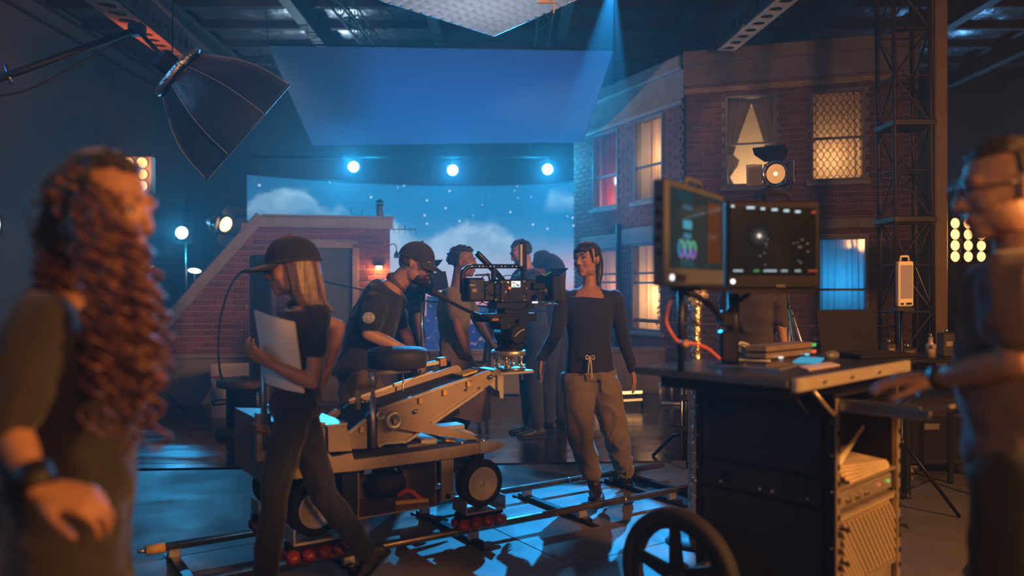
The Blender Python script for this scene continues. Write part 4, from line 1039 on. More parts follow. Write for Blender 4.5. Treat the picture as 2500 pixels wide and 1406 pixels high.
for uu in (a+.62, b-.06):
    mb = MB(); mb.cyl(tp(uu, cs+.03, zd-.002), tp(uu, cs+.03, zd+.012), .014, n=10); mb.build('deck_bolt', CHROME, DO)
# rear step housing
hz = [(0, 1240), (0, 870), (100, 868), (318, 845), (385, 1150), (150, 1165), (150, 1240)]
plate('rear_housing', [(100, 868), (318, 850), (385, 1165), (110, 1180)], cs+.01, .52, BRZ, DO, z1)
mb = MB(); q0, q1 = z1(95, 872, cs), z1(322, 848, cs); mb.box((q0+q1)/2+TN*.28, ((q1-q0).length+.01, .56, .012), ((q1-q0).normalized(), TN, TN.cross((q1-q0).normalized())*-1), 0, .002); mb.build('housing_lid', ALU, DO)
plate('rear_block', [(640, 1028), (795, 1030), (795, 1160), (640, 1180)], cs+.03, .5, BRZ, DO)
plate('rear_bumper', [(628, 1010), (662, 1008), (662, 1120), (628, 1128)], cs+.02, .05, ALU, DO)
# push-bar post and clamp at the rear
q = PN(645, 1035, cs+.03); mb = MB(); mb.cyl(V((q.x, q.y, q.z-.12)), V((q.x, q.y, q.z+.33)), .016, n=12); mb.build('push_post', ALU, DO)
mb = MB(); mb.box(PN(637, 1045, cs-.02), (.07, .06, .035), ((TU+V((0, 0, -.3))).normalized(), TN, ZZ), 0, .006); mb.build('brass_latch', mat('brass', (.8, .5, .16), .3, .9), DO)
q = PN(629, 985, cs+.02); mb = MB(); mb.tube([q+ZZ*.05, q-ZZ*.01, q+TU*.05-ZZ*.015], .006, 6); mb.build('cable_hook', ALU, DO)
# arm plates, trims, carpet
ca = 3.80
arm = [(680, 1130), (690, 690), (1750, 305), (1970, 222), (2015, 216), (2050, 240), (2066, 290), (2050, 345), (2010, 385), (1935, 440), (1340, 860), (1160, 970), (1030, 1062), (760, 1080)]
ap = plate2('arm_plate', arm, ca, .014, BRZ, DO, z1)
tail = [(340, 970), (470, 860), (560, 785), (562, 1140), (385, 1145)]
plate2('tail_plate', tail, ca, .014, BRZ, DO, z1)
def strip(p, q_, w, name, m, c):
    A = z1(*p, c); B = z1(*q_, c); d = (B-A).normalized(); mb = MB()
    for cc in (A, ):
        mb.box((A+B)/2, ((B-A).length, .012, w), (d, TN, TN.cross(d)*-1), 0, .002)
    mb.build(name, m, DO)
    mb = MB(); A2, B2 = mirror(A), mirror(B); mb.box((A2+B2)/2, ((B2-A2).length, .012, w), (d, TN, TN.cross(d)*-1), 0, .002); mb.build(name, m, DO)
for p, q_ in (((690, 680), (1750, 312)), ((1935, 430), (1330, 845)), ((1165, 962), (1030, 1055)), ((1030, 1055), (760, 1075)), ((760, 1075), (690, 1115)), ((340, 960), (550, 790))):
    strip(p, q_, .017, 'edge_angle', ALU, ca-.012)
A = z1(640, 655, CM); B = z1(1745, 285, CM); d = (B-A).normalized()
mb = MB(); mb.box((A+B)/2-ZZ*.004, ((B-A).length, .36, .016), (d, TN, TN.cross(d)*-1), 0, .003); mb.build('arm_carpet', CARPET, DO)
A = z1(300, 880, CM); B = z1(640, 600, CM); d2 = (B-A).normalized(); mb = MB(); mb.box((A+B)/2, ((B-A).length, .36, .016), (d2, TN, TN.cross(d2)*-1), 0, .003); mb.build('tail_carpet', CARPET, DO)
A = z1(1700, 285, CM); mb = MB(); mb.box(A+d*.02+ZZ*.016, (.10, .10, .01), (d, TN, TN.cross(d)*-1)); mb.build('foam_pad', mat('yellow_foam', (.78, .62, .08), .8), DO)
A = z1(1855, 240, CM); mb = MB(); mb.cyl(A-TN*.05, A+TN*.05, .028, n=14); mb.build('roller', CHROME, DO)
mb = MB(); A, B = z1(690, 900, CM), z1(1500, 600, CM); mb.box((A+B)/2-ZZ*.02, ((B-A).length, .30, .05), ((B-A).normalized(), TN, TN.cross((B-A).normalized())*-1)); mb.build('inner_beam', BLACKM, DO)
for p in ((1195, 575), (1480, 475), (1762, 375), (500, 915)):
    A = z1(*p, ca-.008); mb = MB(); mb.box(A, (.022, .014, .03), (TU, TN, ZZ), 0, .002); mb.build('yellow_tag', YEL, DO)
for p, r in (((1125, 697), .014), ((2012, 287), .016), ((1728, 437), .008), ((1880, 415), .006), ((1775, 338), .006)):
    A = z1(*p, ca); mb = MB(); mb.cyl(A-TN*.012, A, r, n=12); mb.sphere(A-TN*.012, (r*.7,)*3, 10, 6); mb.build('bolt', CHROME, DO)
A = z1(718, 745, ca); mb = MB(); mb.lathe(A, -TN, [(.012, 0), (.026, 0), (.026, .014), (.012, .014)], 18, closed=True); mb.build('bearing', ALU, DO)
# tension link with ring
cl = ca-.035
plate2('tension_link', [(870, 715), (1000, 740), (1300, 832), (1760, 965), (1905, 1032), (1740, 1032), (1200, 952), (890, 897)], cl, .016, BRZ, DO, z1)
for sgn in (0, 1):
    A = z1(878, 806, cl); A = mirror(A) if sgn else A; nn = TN if sgn else -TN
    mb = MB(); mb.lathe(A, nn, [(.021, -.03), (.049, -.03), (.049, .014), (.043, .018), (.021, .018)], 28, closed=True); mb.build('pivot_ring', ALU, DO)
# mast
plate2('mast_channel', [(562, 760), (612, 700), (665, 690), (665, 1138), (562, 1140)], ca+.02, .03, BLACKM, DO, z1)
# low mechanisms at front under the arm
for i, (x, y, w, h, m) in enumerate(((1200, 1040, .05, .03, ALU), (1330, 1055, .08, .02, BLACKM), (1450, 1030, .03, .03, YEL), (1060, 1075, .06, .02, STEEL))):
    A = z1(x, y, CM-.08); mb = MB(); mb.box(A, (w*2, .2, h*1.5), (TU, TN, ZZ), 0, .004); mb.build('mechanism_block', m, DO)
A = z1(1530, 880, CM+.1); mb = MB(); mb.box(A, (.16, .1, .03), (TU, TN, ZZ), 0, .004); mb.build('far_bracket', ALU, DO)
plate('far_link', [(1290, 870), (1640, 880), (1800, 940), (1890, 1010), (1500, 1000)], CM+.16, .02, ALU, DO, z1)
# under-slung tool box
cb = 3.76
mb = MB(); ua, za = z2(445, 520, cb).dot(TU), z2(445, 520, cb).z; ub, zb2 = z2(1330, 860, cb).dot(TU), z2(1330, 860, cb).z
zbot = .225; ztop = .455
mb.box(tp((ua+ub)/2, CM-.02, zbot), (ub-ua, .42, .008), (TU, TN, ZZ)); mb.build('tool_box_floor', BRZ, DO)
for uu in (ua, ub):
    mb = MB(); mb.box(tp(uu, CM-.02, (zbot+ztop)/2), (.006, .42, ztop-zbot), (TU, TN, ZZ)); mb.build('tool_box_wall', BRZ, DO)
# perforated back plate of the tool box: panel with half-round cut-outs
cbk = CM+.10; mb = MB(); wd = (ub-ua)/3.0
for k in range(3):
    a0 = ua+wd*k; a1 = a0+wd; zc = .36; r = wd*.36; cu = (a0+a1)/2; N = 10
    arc = [(cu+r*math.cos(PI*i/N), zc+.85*r*math.sin(PI*i/N)) for i in range(N+1)]
    top = [(a1, zc), (a1, ztop), (a0, ztop), (a0, zc)]
    # ring strips between arc and outline
    outl = [(cu+(a1-cu)*max(-1, min(1, math.cos(PI*i/N)*1.5)), zc+(ztop-zc)*min(1, math.sin(PI*i/N)*1.6)) for i in range(N+1)]
    vs = [tp(*q_[:1], cbk, q_[1]) for q_ in arc]+[tp(q_[0], cbk, q_[1]) for q_ in outl]
    mb.add(vs, [(i, i+1, N+1+i+1, N+1+i) for i in range(N)])
    mb.add([tp(a0, cbk, zc), tp(cu-r, cbk, zc), tp(cu+r, cbk, zc), tp(a1, cbk, zc), tp(a1, cbk, zbot), tp(a0, cbk, zbot)], [(0, 1, 2, 3, 4, 5)])
mb.build('perforated_back', BRZ, DO)
for dx, dz in ((.07, .31), (.07, .335)):
    mb = MB(); mb.box(tp(ua+dx, cbk-.004, dz-.02), (.075 if dz < .32 else .035, .004, .024 if dz < .32 else .012), (TU, TN, ZZ), 0, .003); mb.build('slot', BLACK, DO)
plate('brace_plate', [(1395, 395), (1535, 370), (1535, 835), (1395, 868)], cs+.02, .014, BRZ, DO, z2)
plate('brace_plate', [(1395, 395), (1535, 370), (1535, 835), (1395, 868)], CM+.22, .014, BRZ, DO, z2)
A = z2(1468, 803, cs+.018); mb = MB(); mb.cyl(A-TN*.008, A+TN*.01, .014); mb.build('socket_bolt', BLACK, DO)
plate('dark_plate', [(260, 545), (440, 520), (440, 960), (270, 930)], cs+.06, .4, BLACKM, DO, z2)
# bags and tools in the tray
mb = MB(); A = tp((ua+ub)/2+.02, CM-.03, zbot+.10); mb.sphere(A, (.115, .10, .075), 18, 12, (TU, TN, ZZ)); mb.tube(bez(A+TU*-.08+ZZ*.05, A+TU*-.05+ZZ*.14-TN*.05, A+TU*.06+ZZ*.14-TN*.05, A+TU*.09+ZZ*.04), .01, 6)
tb = mb.build('tool_pouch', mat('black_nylon', (.012, .012, .014), .7, noise=.4, nscale=20), None, 'black nylon tool pouch lying in the dolly tray', 'bag')
mb = MB(); A = tp((ua+ub)/2+.13, CM-.1, zbot+.03); mb.tube([A+TU*(-.07+.02*i)+ZZ*(.015+.03*math.sin(i*.7))+TN*(-.01*i) for i in range(8)], .012, 8); mb.build('red_tie', mat('red_web', (.75, .12, .03), .6), None, 'red webbing strap coiled in the dolly tray', 'strap')
mb = MB(); mb.tube([A+TU*(-.10+.025*i)+ZZ*(-.012)+TN*(-.03-.006*i) for i in range(8)], .013, 8); mb.build('yellow_tie', mat('yellow_web', (.8, .5, .04), .6), None, 'yellow webbing strap under the red one in the tray', 'strap')
# wheels and skates
RIM = mat('painted_rim', (0.72, 0.64, 0.54), 0.45, 0.0, noise=.15, nscale=10)
SKR = mat('red_urethane', (0.30, 0.03, 0.015), 0.35, noise=.3, nscale=20)
def wheel_at(u, c, sgn):
    w = tp(u, c, .330); ax_ = TN*-1 if sgn < 0 else TN; r = .128
    mb = MB(); mb.lathe(w, ax_, [(r*.66, -.045), (r*.93, -.045), (r*1.0, -.034), (r, -.012), (r*.985, -.010), (r*.985, .010), (r, .012), (r*1.0, .034), (r*.93, .045), (r*.66, .045)], 40, closed=True); t = mb.build('tyre', RUBBER, DO)
    mb = MB(); mb.lathe(w, ax_, [(r*.68, .03), (r*.70, .046), (r*.63, .047), (r*.56, .028), (r*.50, .026), (r*.42, .006), (r*.18, .006), (r*.18, .03), (0, .032)], 32); h = mb.build('rim', RIM, DO)
    x, y, _ = frame(ax_)
    for k in range(6):
        a = 2*PI*k/6; mb = MB(); q_ = w+ax_*.006+(x*math.cos(a)+y*math.sin(a))*r*.30; mb.cyl(q_, q_+ax_*.012, .006, n=6); mb.build('wheel_nut', STEEL, h)
    mb = MB(); mb.cyl(w-ax_*.20, w-ax_*.02, .03, n=12); mb.build('axle_arm', BLACKM, DO)
    mb = MB(); mb.box(w+ZZ*.15-ax_*.03, (.07, .06, .05), (TU, TN, ZZ), 0, .005); mb.build('steering_knuckle', BLACKM, DO)
def skate_at(u, c, sgn):
    s = tp(u, c, 0)
    mb = MB(); mb.box(s+ZZ*.190, (.24, .15, .010), (TU, TN, ZZ)); 
    for e in (-1, 1): mb.box(s+ZZ*.222+TU*(.12*e), (.008, .15, .075), (TU, TN, ZZ), 0, .002)
    cr = mb.build('wheel_cradle', ALU, DO)
    mb = MB(); mb.box(s+ZZ*.165, (.28, .05, .045), (TU, TN, ZZ), 0, .004); mb.build('skate_frame', BLACKM, cr)
    for k in range(4):
        for e in (-1, 1):
            q_ = s+TU*(-.115+.077*k)+TN*(.034*e)+ZZ*.120; axr = (TN*e+ZZ*.75).normalized()
            mb = MB(); mb.lathe(q_, axr, [(.014, -.026), (.029, -.022), (.034, -.006), (.034, .006), (.029, .022), (.012, .027)], 16); mb.build('roller', SKR, cr)
uF = uz(1180, 1182, C0-.045)[0]; uB = uz(775, 1262, C0-.045)[0]
for u in (uF, uB):
    wheel_at(u, C0, -1); wheel_at(u, C1, 1); skate_at(u, C0, -1); skate_at(u, C1, 1)
# seat on its post
SEATM = mat('seat_vinyl', (0.045, 0.05, 0.06), 0.55, noise=.3, nscale=30, bump=.15, bscale=80)
sc_ = PN(970, 872, CM-.02)
mb = MB(); mb.lathe(sc_-ZZ*.055, ZZ, [(.150, 0), (.158, .008), (.160, .05), (.162, .085), (.155, .098), (.13, .108), (0, .112)], 40); se = mb.build('seat', SEATM, DO)
mb = MB(); mb.lathe(sc_+ZZ*.030, ZZ, [(.1625, 0), (.1645, .004), (.1625, .008)], 40); mb.build('piping', SEATM, se)
q0 = z1(640, 252, ca+.05); q1 = z1(1070, 208, ca+.10)
mb = MB(); mb.box((q0+q1)/2, ((q1-q0).length, .035, .024), ((q1-q0).normalized(), TN, TN.cross((q1-q0).normalized())*-1), 0, .003); mb.build('seat_bar', ALU, DO)
mb = MB(); q0 = z1(940, 200, CM-.02); q1 = z1(1480, 105, CM-.02); dd = (q1-q0).normalized(); mb.box((q0+q1)/2, ((q1-q0).length, .03, .022), (dd, TN, TN.cross(dd)*-1), 0, .003); sb_ = mb.build('seat_arm', ALU, DO)
mb = MB(); mb.box(q1-dd*.02, (.045, .05, .05), (dd, TN, TN.cross(dd)*-1), 0, .004); mb.build('arm_clamp', mat('brass', (.8, .5, .16), .3, .9), sb_)
mb = MB(); q0 = z1(632, 1130, ca+.01); q1 = z1(632, 240, ca+.01); mb.cyl(q0, q0.lerp(q1, .68), .016, n=12); mb.cyl(q0.lerp(q1, .6), q1, .011, n=12); mb.cyl(q0.lerp(q1, .80), q1+ZZ*.004, .015, n=12); mb.build('seat_post', ALU, DO)
q0 = z1(632, 575, ca+.01); mb = MB(); mb.cyl(q0, q0-TU*.05, .007); mb.sphere(q0-TU*.055, .012, 10, 6); mb.build('clamp_knob', STEEL, DO)
mb = MB(); q0 = z1(990, 240, CM+.12); mb.cyl(q0, q0-ZZ*.20, .006, n=8); mb.build('thin_rod', STEEL, DO)
q0 = z1(458, 560, ca+.02); mb = MB(); mb.cyl(q0-ZZ*.05, q0+ZZ*.05, .014, n=10); mb.build('grease_tube', mat('yellow_black', (.3, .24, .05), .5), DO)
# arm-end bracket and levelling head
plate('end_bracket', [(2010, 380), (2075, 280), (2115, 265), (2115, 440), (2090, 450)], CM-.05, .10, ALU, DO, z1)
plate('end_bracket', [(2110, 265), (2178, 270), (2178, 545), (2135, 540), (2130, 460), (2110, 450)], CM-.07, .14, ALU, DO, z1)
plate('end_block', [(2050, 210), (2140, 200), (2140, 272), (2060, 275)], CM-.09, .18, STEEL, DO, z1)
lh = PN(1245, 907, CM); mb = MB(); mb.box(lh, (.24, .16, .018), (TU, TN, ZZ), 0, .003); mb.build('head_shelf', ALU, DO)
LH = thing('levelling_head', lh, 'silver four-screw levelling head between dolly arm and tripod head', 'levelling head')
mb = MB(); t0 = PN(1241, 861, CM); mb.lathe(t0, ZZ, [(.10, -.016), (.104, -.012), (.104, .012), (.10, .016), (0, .016)], 32); mb.build('bowl_plate', ALU, LH)
mb = MB(); mb.lathe(lh+ZZ*.012, ZZ, [(.09, 0), (.095, .003), (.095, .012), (.05, .014)], 32); mb.build('base_ring', STEEL, LH)
for k in range(4):
    a = PI/4+PI/2*k; e = (TU*math.cos(a)+TN*math.sin(a))*.075; mb = MB(); mb.cyl(lh+e-ZZ*(.05 if k == 3 else 0), t0+e, .007, n=8); mb.cyl(lh+e+ZZ*.03, lh+e+ZZ*.045, .02, n=12); mb.cyl(t0+e-ZZ*.04, t0+e-ZZ*.014, .017, n=12); mb.build('levelling_screw', mat('brass2', (.72, .55, .32), .3, .9), LH)
# ---------------- fluid head and cinema camera
def bxp(mb, x0, x1, y0, y1, c, th, off=0, bev=.004, m=0):
    A = PN(x0, y0, c); B = PN(x1, y1, c); ua_, ub_ = A.dot(TU), B.dot(TU); zc = (A.z+B.z)/2
    mb.box(tp((ua_+ub_)/2, c+off, zc), (abs(ub_-ua_), th, abs(A.z-B.z)), (TU, TN, ZZ), m, bev); return mb
FHD = thing('fluid_head', t0+ZZ*.01, 'black fluid tripod head with a long pan handle', 'tripod head')
mb = MB(); mb.lathe(t0+ZZ*.015, ZZ, [(.085, 0), (.085, .012), (.05, .03), (.05, .05)], 28); mb.build('base', BLACKM, FHD)
q = PN(1246, 815, CM); mb = MB(); mb.cyl(q-TN*.085, q+TN*.085, .062, n=32); mb.box(q-ZZ*.05, (.11, .14, .13), (TU, TN, ZZ), 0, .012); mb.build('tilt_housing', BLACKM, FHD)
mb = MB(); mb.lathe(q-TN*.085, -TN, [(.058, 0), (.058, .008), (.045, .010), (0, .010)], 28); mb.build('drag_dial', PLASTIC, FHD)
mb = MB(); mb.tube([q-TN*.098+TU*(-.035+.012*i)+ZZ*(-.02+.05*math.sin(.2+i*.22)) for i in range(7)], .004, 5); mb.build('bright_scale', mat('pale_scale', (.5, .55, .6), .4), FHD)
for k in range(8):
    a = 2*PI*k/8; mb = MB(); w = q-TN*.096+(TU*math.cos(a)+ZZ*math.sin(a))*.05; mb.cyl(w, w-TN*.004, .003, n=6); mb.build('cap_screw', CHROME, FHD)
mb = MB(); bxp(mb, 1165, 1300, 766, 782, CM, .10); mb.build('sliding_plate', BLACKM, FHD)
mb = MB(); bxp(mb, 1208, 1272, 772, 802, CM, .13); mb.build('top_yoke', BLACKM, FHD)
for x in (1215, 1266):
    w = PN(x, 782, CM-.07); mb = MB(); mb.cyl(w, w-TN*.03, .014, n=10); mb.build('lock_knob', BLACKM, FHD)
A = PN(1053, 708, CM-.22); B = PN(1092, 733, CM-.2); C = PN(1150, 762, CM-.15); D = PN(1212, 782, CM-.075)
mb = MB(); mb.tube(spline([B, C, D], 6), .0095, 10); ph = mb.build('pan_handle', BLACKM, FHD)
mb = MB(); mb.tube([A, A.lerp(B, .1), A.lerp(B, .9), B], [.010, .0175, .0155, .012], 12); mb.build('grip', RUBBER, ph)
mb = MB(); w = PN(1206, 780, CM-.085); mb.box(w, (.05, .03, .02), (TU, TN, ZZ), 0, .004); mb.build('rosette', mat('bronze', (.35, .2, .1), .4, .8), ph)
CAM = thing('cinema_camera', PN(1240, 765, CM), 'black cinema camera with matte box and top handle on the dolly', 'camera')
CBK = mat('camera_black', (0.016, 0.017, 0.02), 0.4, .3, noise=.3, nscale=40)
mb = MB(); bxp(mb, 1206, 1292, 682, 738, CM, .14, 0, .008); mb.build('body', CBK, CAM)
mb = MB(); bxp(mb, 1290, 1296, 684, 736, CM, .11); mb.build('front_plate', BLACKM, CAM)
mb = MB(); bxp(mb, 1196, 1207, 690, 736, CM, .12); mb.build('rear_plate', BLACKM, CAM)
mb = MB(); bxp(mb, 1134, 1174, 678, 736, CM, .10, 0, .01); ba = mb.build('battery', CBK, CAM)
mb = MB(); bxp(mb, 1146, 1160, 694, 698, CM-.052, .003, 0, 0); bxp(mb, 1153, 1164, 705, 713, CM-.052, .003, 0, 0); mb.build('battery_print', mat('faint_print', (.30, .28, .25), .6), ba)
mb = MB(); bxp(mb, 1174, 1198, 686, 734, CM, .09, 0, .006); mb.build('media_module', CBK, CAM)
mb = MB(); bxp(mb, 1249, 1270, 686, 701, CM-.072, .004, 0, 0); bz = mb.build('menu_screen', glow('menu_white', (.75, .85, .9), 1.3), CAM)
for i, (x0, x1, y0, y1, cc) in enumerate(((1251, 1257, 688, 693, (.9, .3, .3)), (1259, 1264, 692, 696, (.2, .4, .3)), (1262, 1268, 695, 699, (.1, .15, .3)), (1252, 1258, 696, 700, (.25, .8, .2)))):
    mb = MB(); bxp(mb, x0, x1, y0, y1, CM-.076, .002, 0, 0); mb.build('screen_icon', glow('icon%d' % i, cc, .9), bz)
mb = MB(); w = PN(1244, 703, CM-.072); mb.cyl(w, w-TN*.006, .007, n=12); mb.build('record_button', glow('rec_red', (1, .08, .03), 3), CAM)
mb = MB(); w = PN(1240, 689, CM-.072); mb.cyl(w, w-TN*.005, .004, n=10); mb.build('status_light', glow('stat_yellow', (1, .6, .05), 2), CAM)
rs = random.Random(3)
for k in range(34):
    x = rs.choice((1209, 1216, 1225, 1232, 1280, 1286))+rs.uniform(-2, 2); y = rs.uniform(686, 734); w = PN(x, y, CM-.070)
    mb = MB(); mb.cyl(w, w-TN*.007, .0035+.002*rs.random(), n=8); mb.build('button', STEEL if rs.random() < .35 else PLASTIC, CAM)
mb = MB(); bxp(mb, 1240, 1268, 708, 732, CM-.072, .006, 0, .002); mb.build('side_hatch', BLACKM, CAM)
# lens, follow focus, matte box
A = tp(PN(1296, 712, CM).dot(TU), CM, PN(1296, 712, CM).z); mb = MB()
mb.lathe(A, TU, [(.045, 0), (.045, .02), (.038, .022), (.042, .03), (.042, .05), (.047, .052), (.047, .075), (.05, .08), (.05, .10)], 28); mb.build('lens', CBK, CAM)
for h in (.034, .06):
    mb = MB(); mb.lathe(A+TU*h, TU, [(.049, 0), (.051, .002), (.051, .012), (.049, .014)], 40); mb.build('gear_ring', BLACKM, CAM)
mb = MB(); bxp(mb, 1328, 1347, 672, 734, CM, .19, 0, .006); mx = mb.build('matte_box', CBK, CAM)
w = PN(1347, 674, CM); wu = w.dot(TU); e = [tp(wu, CM-.09, w.z), tp(wu, CM+.09, w.z)]; mb = MB(); mb.prism([e[0], e[1], e[1]+TU*.06+ZZ*.045, e[0]+TU*.06+ZZ*.045], ZZ*.004); mb.build('top_flag', BLACK, mx)
mb = MB(); w2 = PN(1347, 732, CM); 
for cc in (CM-.095, CM+.095):
    mb = MB(); mb.prism([tp(wu, cc, w.z), tp(wu, cc, w2.z), tp(wu+.035, cc, w2.z-.01), tp(wu+.035, cc, w.z+.015)], TN*.003); mb.build('side_flag', BLACK, mx)
mb = MB(); bxp(mb, 1296, 1325, 690, 706, CM-.07, .05, 0, .004); mb.build('lens_motor', BLACKM, CAM)
mb = MB(); w = PN(1312, 724, CM-.09); mb.cyl(w, w-TN*.03, .022, n=18); mb.build('follow_focus', BLACKM, CAM)
for off in (-.04, .04):
    mb = MB(); zz = PN(1260, 744, CM).z; mb.cyl(tp(PN(1200, 744, CM).dot(TU), CM+off, zz), tp(PN(1352, 744, CM).dot(TU), CM+off, zz), .0075, n=10); mb.build('support_rod', STEEL, CAM)
mb = MB(); bxp(mb, 1200, 1294, 738, 752, CM, .11); mb.build('bridge_plate', BLACKM, CAM)
mb = MB(); bxp(mb, 1222, 1282, 750, 768, CM, .09); mb.build('dovetail', BLACKM, CAM)
# top handle: cheese rail curving down behind the battery
mb = MB(); r0 = [PN(1128, 716, CM), PN(1128, 676, CM), PN(1131, 662, CM), PN(1140, 653, CM), PN(1152, 650, CM), PN(1280, 650, CM)]
mb.tube(r0, .014, 8); th_ = mb.build('top_handle_rail', BLACKM, CAM)
for x in list(range(1152, 1275, 9)):
    mb = MB(); w = PN(x, 650, CM-.0135); mb.cyl(w, w-TN*.003, .0045, n=8); mb.build('rail_hole', mat('pale_hole', (.45, .5, .55), .4, .6) if (x//9) % 3 else BLACK, th_)
mb = MB(); bxp(mb, 1272, 1283, 591, 662, CM-.01, .035, 0, .003); mb.build('viewfinder_bar', BLACKM, CAM)
mb = MB(); bxp(mb, 1268, 1274, 596, 650, CM-.03, .02, 0, .002); mb.build('bright_edge', mat('bar_edge', (.5, .55, .6), .35, .6), CAM)
for x in (1205, 1278):
    mb = MB(); bxp(mb, x-4, x+4, 652, 684, CM, .03); mb.build('handle_riser', BLACKM, CAM)
mb = MB(); mb.tube([PN(1164, 617, CM+.02), PN(1167, 620, CM+.02), PN(1206, 660, CM+.02), PN(1228, 684, CM+.02)], [.016, .020, .018, .016], 14); mb.build('viewfinder_tube', CBK, CAM)
mb = MB(); mb.tube(spline([PN(1160, 672, CM), PN(1188, 671, CM), PN(1194, 676, CM), PN(1196, 688, CM)], 4), .006, 6); mb.build('monitor_arm', BLACKM, CAM)
for k, (a, b, c_) in enumerate((((1196, 690), (1185, 705), (1205, 722)), ((1172, 682), (1190, 668), (1208, 680)), ((1290, 668), (1310, 664), (1330, 676)), ((1212, 684), (1240, 672), (1284, 680)), ((1296, 735), (1280, 752), (1230, 752)), ((1200, 735), (1188, 742), (1176, 735)))):
    mb = MB(); mb.tube(spline([PN(*a, CM-.05), PN(*b, CM-.08), PN(*c_, CM-.055)], 6), .003, 5); mb.build('camera_cable', CABLE, CAM)
mb = MB(); mb.tube(spline([PN(1318, 668, CM-.05), PN(1330, 672, CM-.06), PN(1344, 664, CM-.06)], 4), .005, 6); mb.build('teal_cable', mat('teal', (.05, .4, .45), .4), CAM)
mb = MB(); w = PN(1306, 738, CM-.07); mb.box(w, (.035, .01, .010), (TU, TN, ZZ)); mb.build('level_vial', glow('vial', (.9, .95, 1), 1.2), CAM)
# ================================================================== VIDEO CART
E1 = V((-.6919, .7220, 0)); E2 = V((.7220, .6919, 0)); BC = V((1.153, 2.838, 0)); BT = V((.905, 2.60, 0))
def cp(a, b, z): return BC+E1*a+E2*b+ZZ*z
def cbox(mb, a0, a1, b0, b1, z0, z1, m=0, bev=.004):
    return mb.box(cp((a0+a1)/2, (b0+b1)/2, (z0+z1)/2), (abs(a1-a0), abs(b1-b0), abs(z1-z0)), (E1, E2, ZZ), m, bev)
CARTM = mat('cart_black_panel', (0.030, 0.031, 0.034), 0.5, noise=.3, nscale=6, bump=.06, bscale=120)
CARTF = mat('cart_frame_black', (0.016, 0.016, 0.018), 0.42, .3)
CT = thing('video_cart', BC+E1*.29+E2*.29, 'black upright video village cart with a spoked wheel and open rack end', 'cart')
AL, BL = .58, .587
# side (left) face panels
mb = MB(); cbox(mb, 0.0, AL, .012, .03, .16, .985); mb.build('side_wall', CARTF, CT)
mb = MB(); cbox(mb, .05, AL-.03, 0.0, .016, .70, .975, 0, .012); mb.build('upper_side_panel', CARTM, CT)
mb = MB(); cbox(mb, .05, AL-.03, 0.0, .016, .19, .575, 0, .012); mb.build('lower_side_panel', CARTM, CT)
mb = MB(); cbox(mb, .05, AL-.03, -.004, .016, .59, .685, 0, .004); lt = mb.build('latch_band', CARTM, CT)
for a in (.14, .40):
    mb = MB(); cbox(mb, a, a+.055, -.012, .0, .615, .66, 0, .004); mb.build('latch', CARTF, lt)
for a in (.10, .24, .29, .46):
    mb = MB(); w = cp(a, -.006, .612); mb.sphere(w, .007, 10, 6); mb.build('rivet', CHROME, lt)
for a in (.012, AL-.012):
    mb = MB(); cbox(mb, a-.012, a+.012, -.004, .02, .14, 1.0, 0, .003); mb.build('edge_post', CARTF, CT)
    for z in (.25, .45, .65, .78, .9):
        mb = MB(); mb.sphere(cp(a, -.005, z), .004, 8, 5); mb.build('panel_screw', STEEL, CT)
# far walls and floor
mb = MB(); cbox(mb, AL-.02, AL, .02, BL, .16, .985); mb.build('rear_wall', CARTF, CT)
mb = MB(); cbox(mb, 0, AL, BL-.016, BL, .16, .985); mb.build('far_wall', CARTF, CT)
mb = MB(); cbox(mb, 0, AL, 0, BL, .13, .16); mb.build('base_tray', CARTF, CT)
mb = MB(); cbox(mb, -.0, AL, 0, BL, .985, 1.0); mb.build('top_tray', CARTF, CT)
TANM = mat('lit_rack_metal', (0.55, 0.47, 0.38), 0.4, .7, noise=.25, nscale=14)  # tan holds the warm light that falls on the rack end
# rack end: posts, shelves
for b in (.012, BL-.014):
    mb = MB(); cbox(mb, -.006, .02, b-.014, b+.014, .14, .985, 0, .003); po = mb.build('rack_post', TANM, CT)
    for k in range(12):
        mb = MB(); mb.box(cp(-.008, b, .20+.06*k), (.004, .012, .02), (E1, E2, ZZ)); mb.build('rack_slot', BLACK, po)
for z in (.66, .56, .285):
    mb = MB(); cbox(mb, 0.0, AL-.03, .03, BL-.03, z-.012, z, 0, .002); mb.build('shelf', TANM, CT)
mb = MB(); cbox(mb, .30, .31, .03, BL-.03, .66, .90); mb.build('divider', mat('brown_board', (.34, .24, .15), .7, noise=.4, nscale=12), CT)
for b, z in ((.02, .52), (.02, .40), (.02, .29), (BL-.01, .54), (BL-.01, .42)):
    mb = MB(); w = cp(-.02, b, z); mb.cyl(w+E1*.02, w-E1*.01, .006, n=8); mb.sphere(w-E1*.015, .010, 8, 6); mb.build('bungee_knob', BLACK, CT)
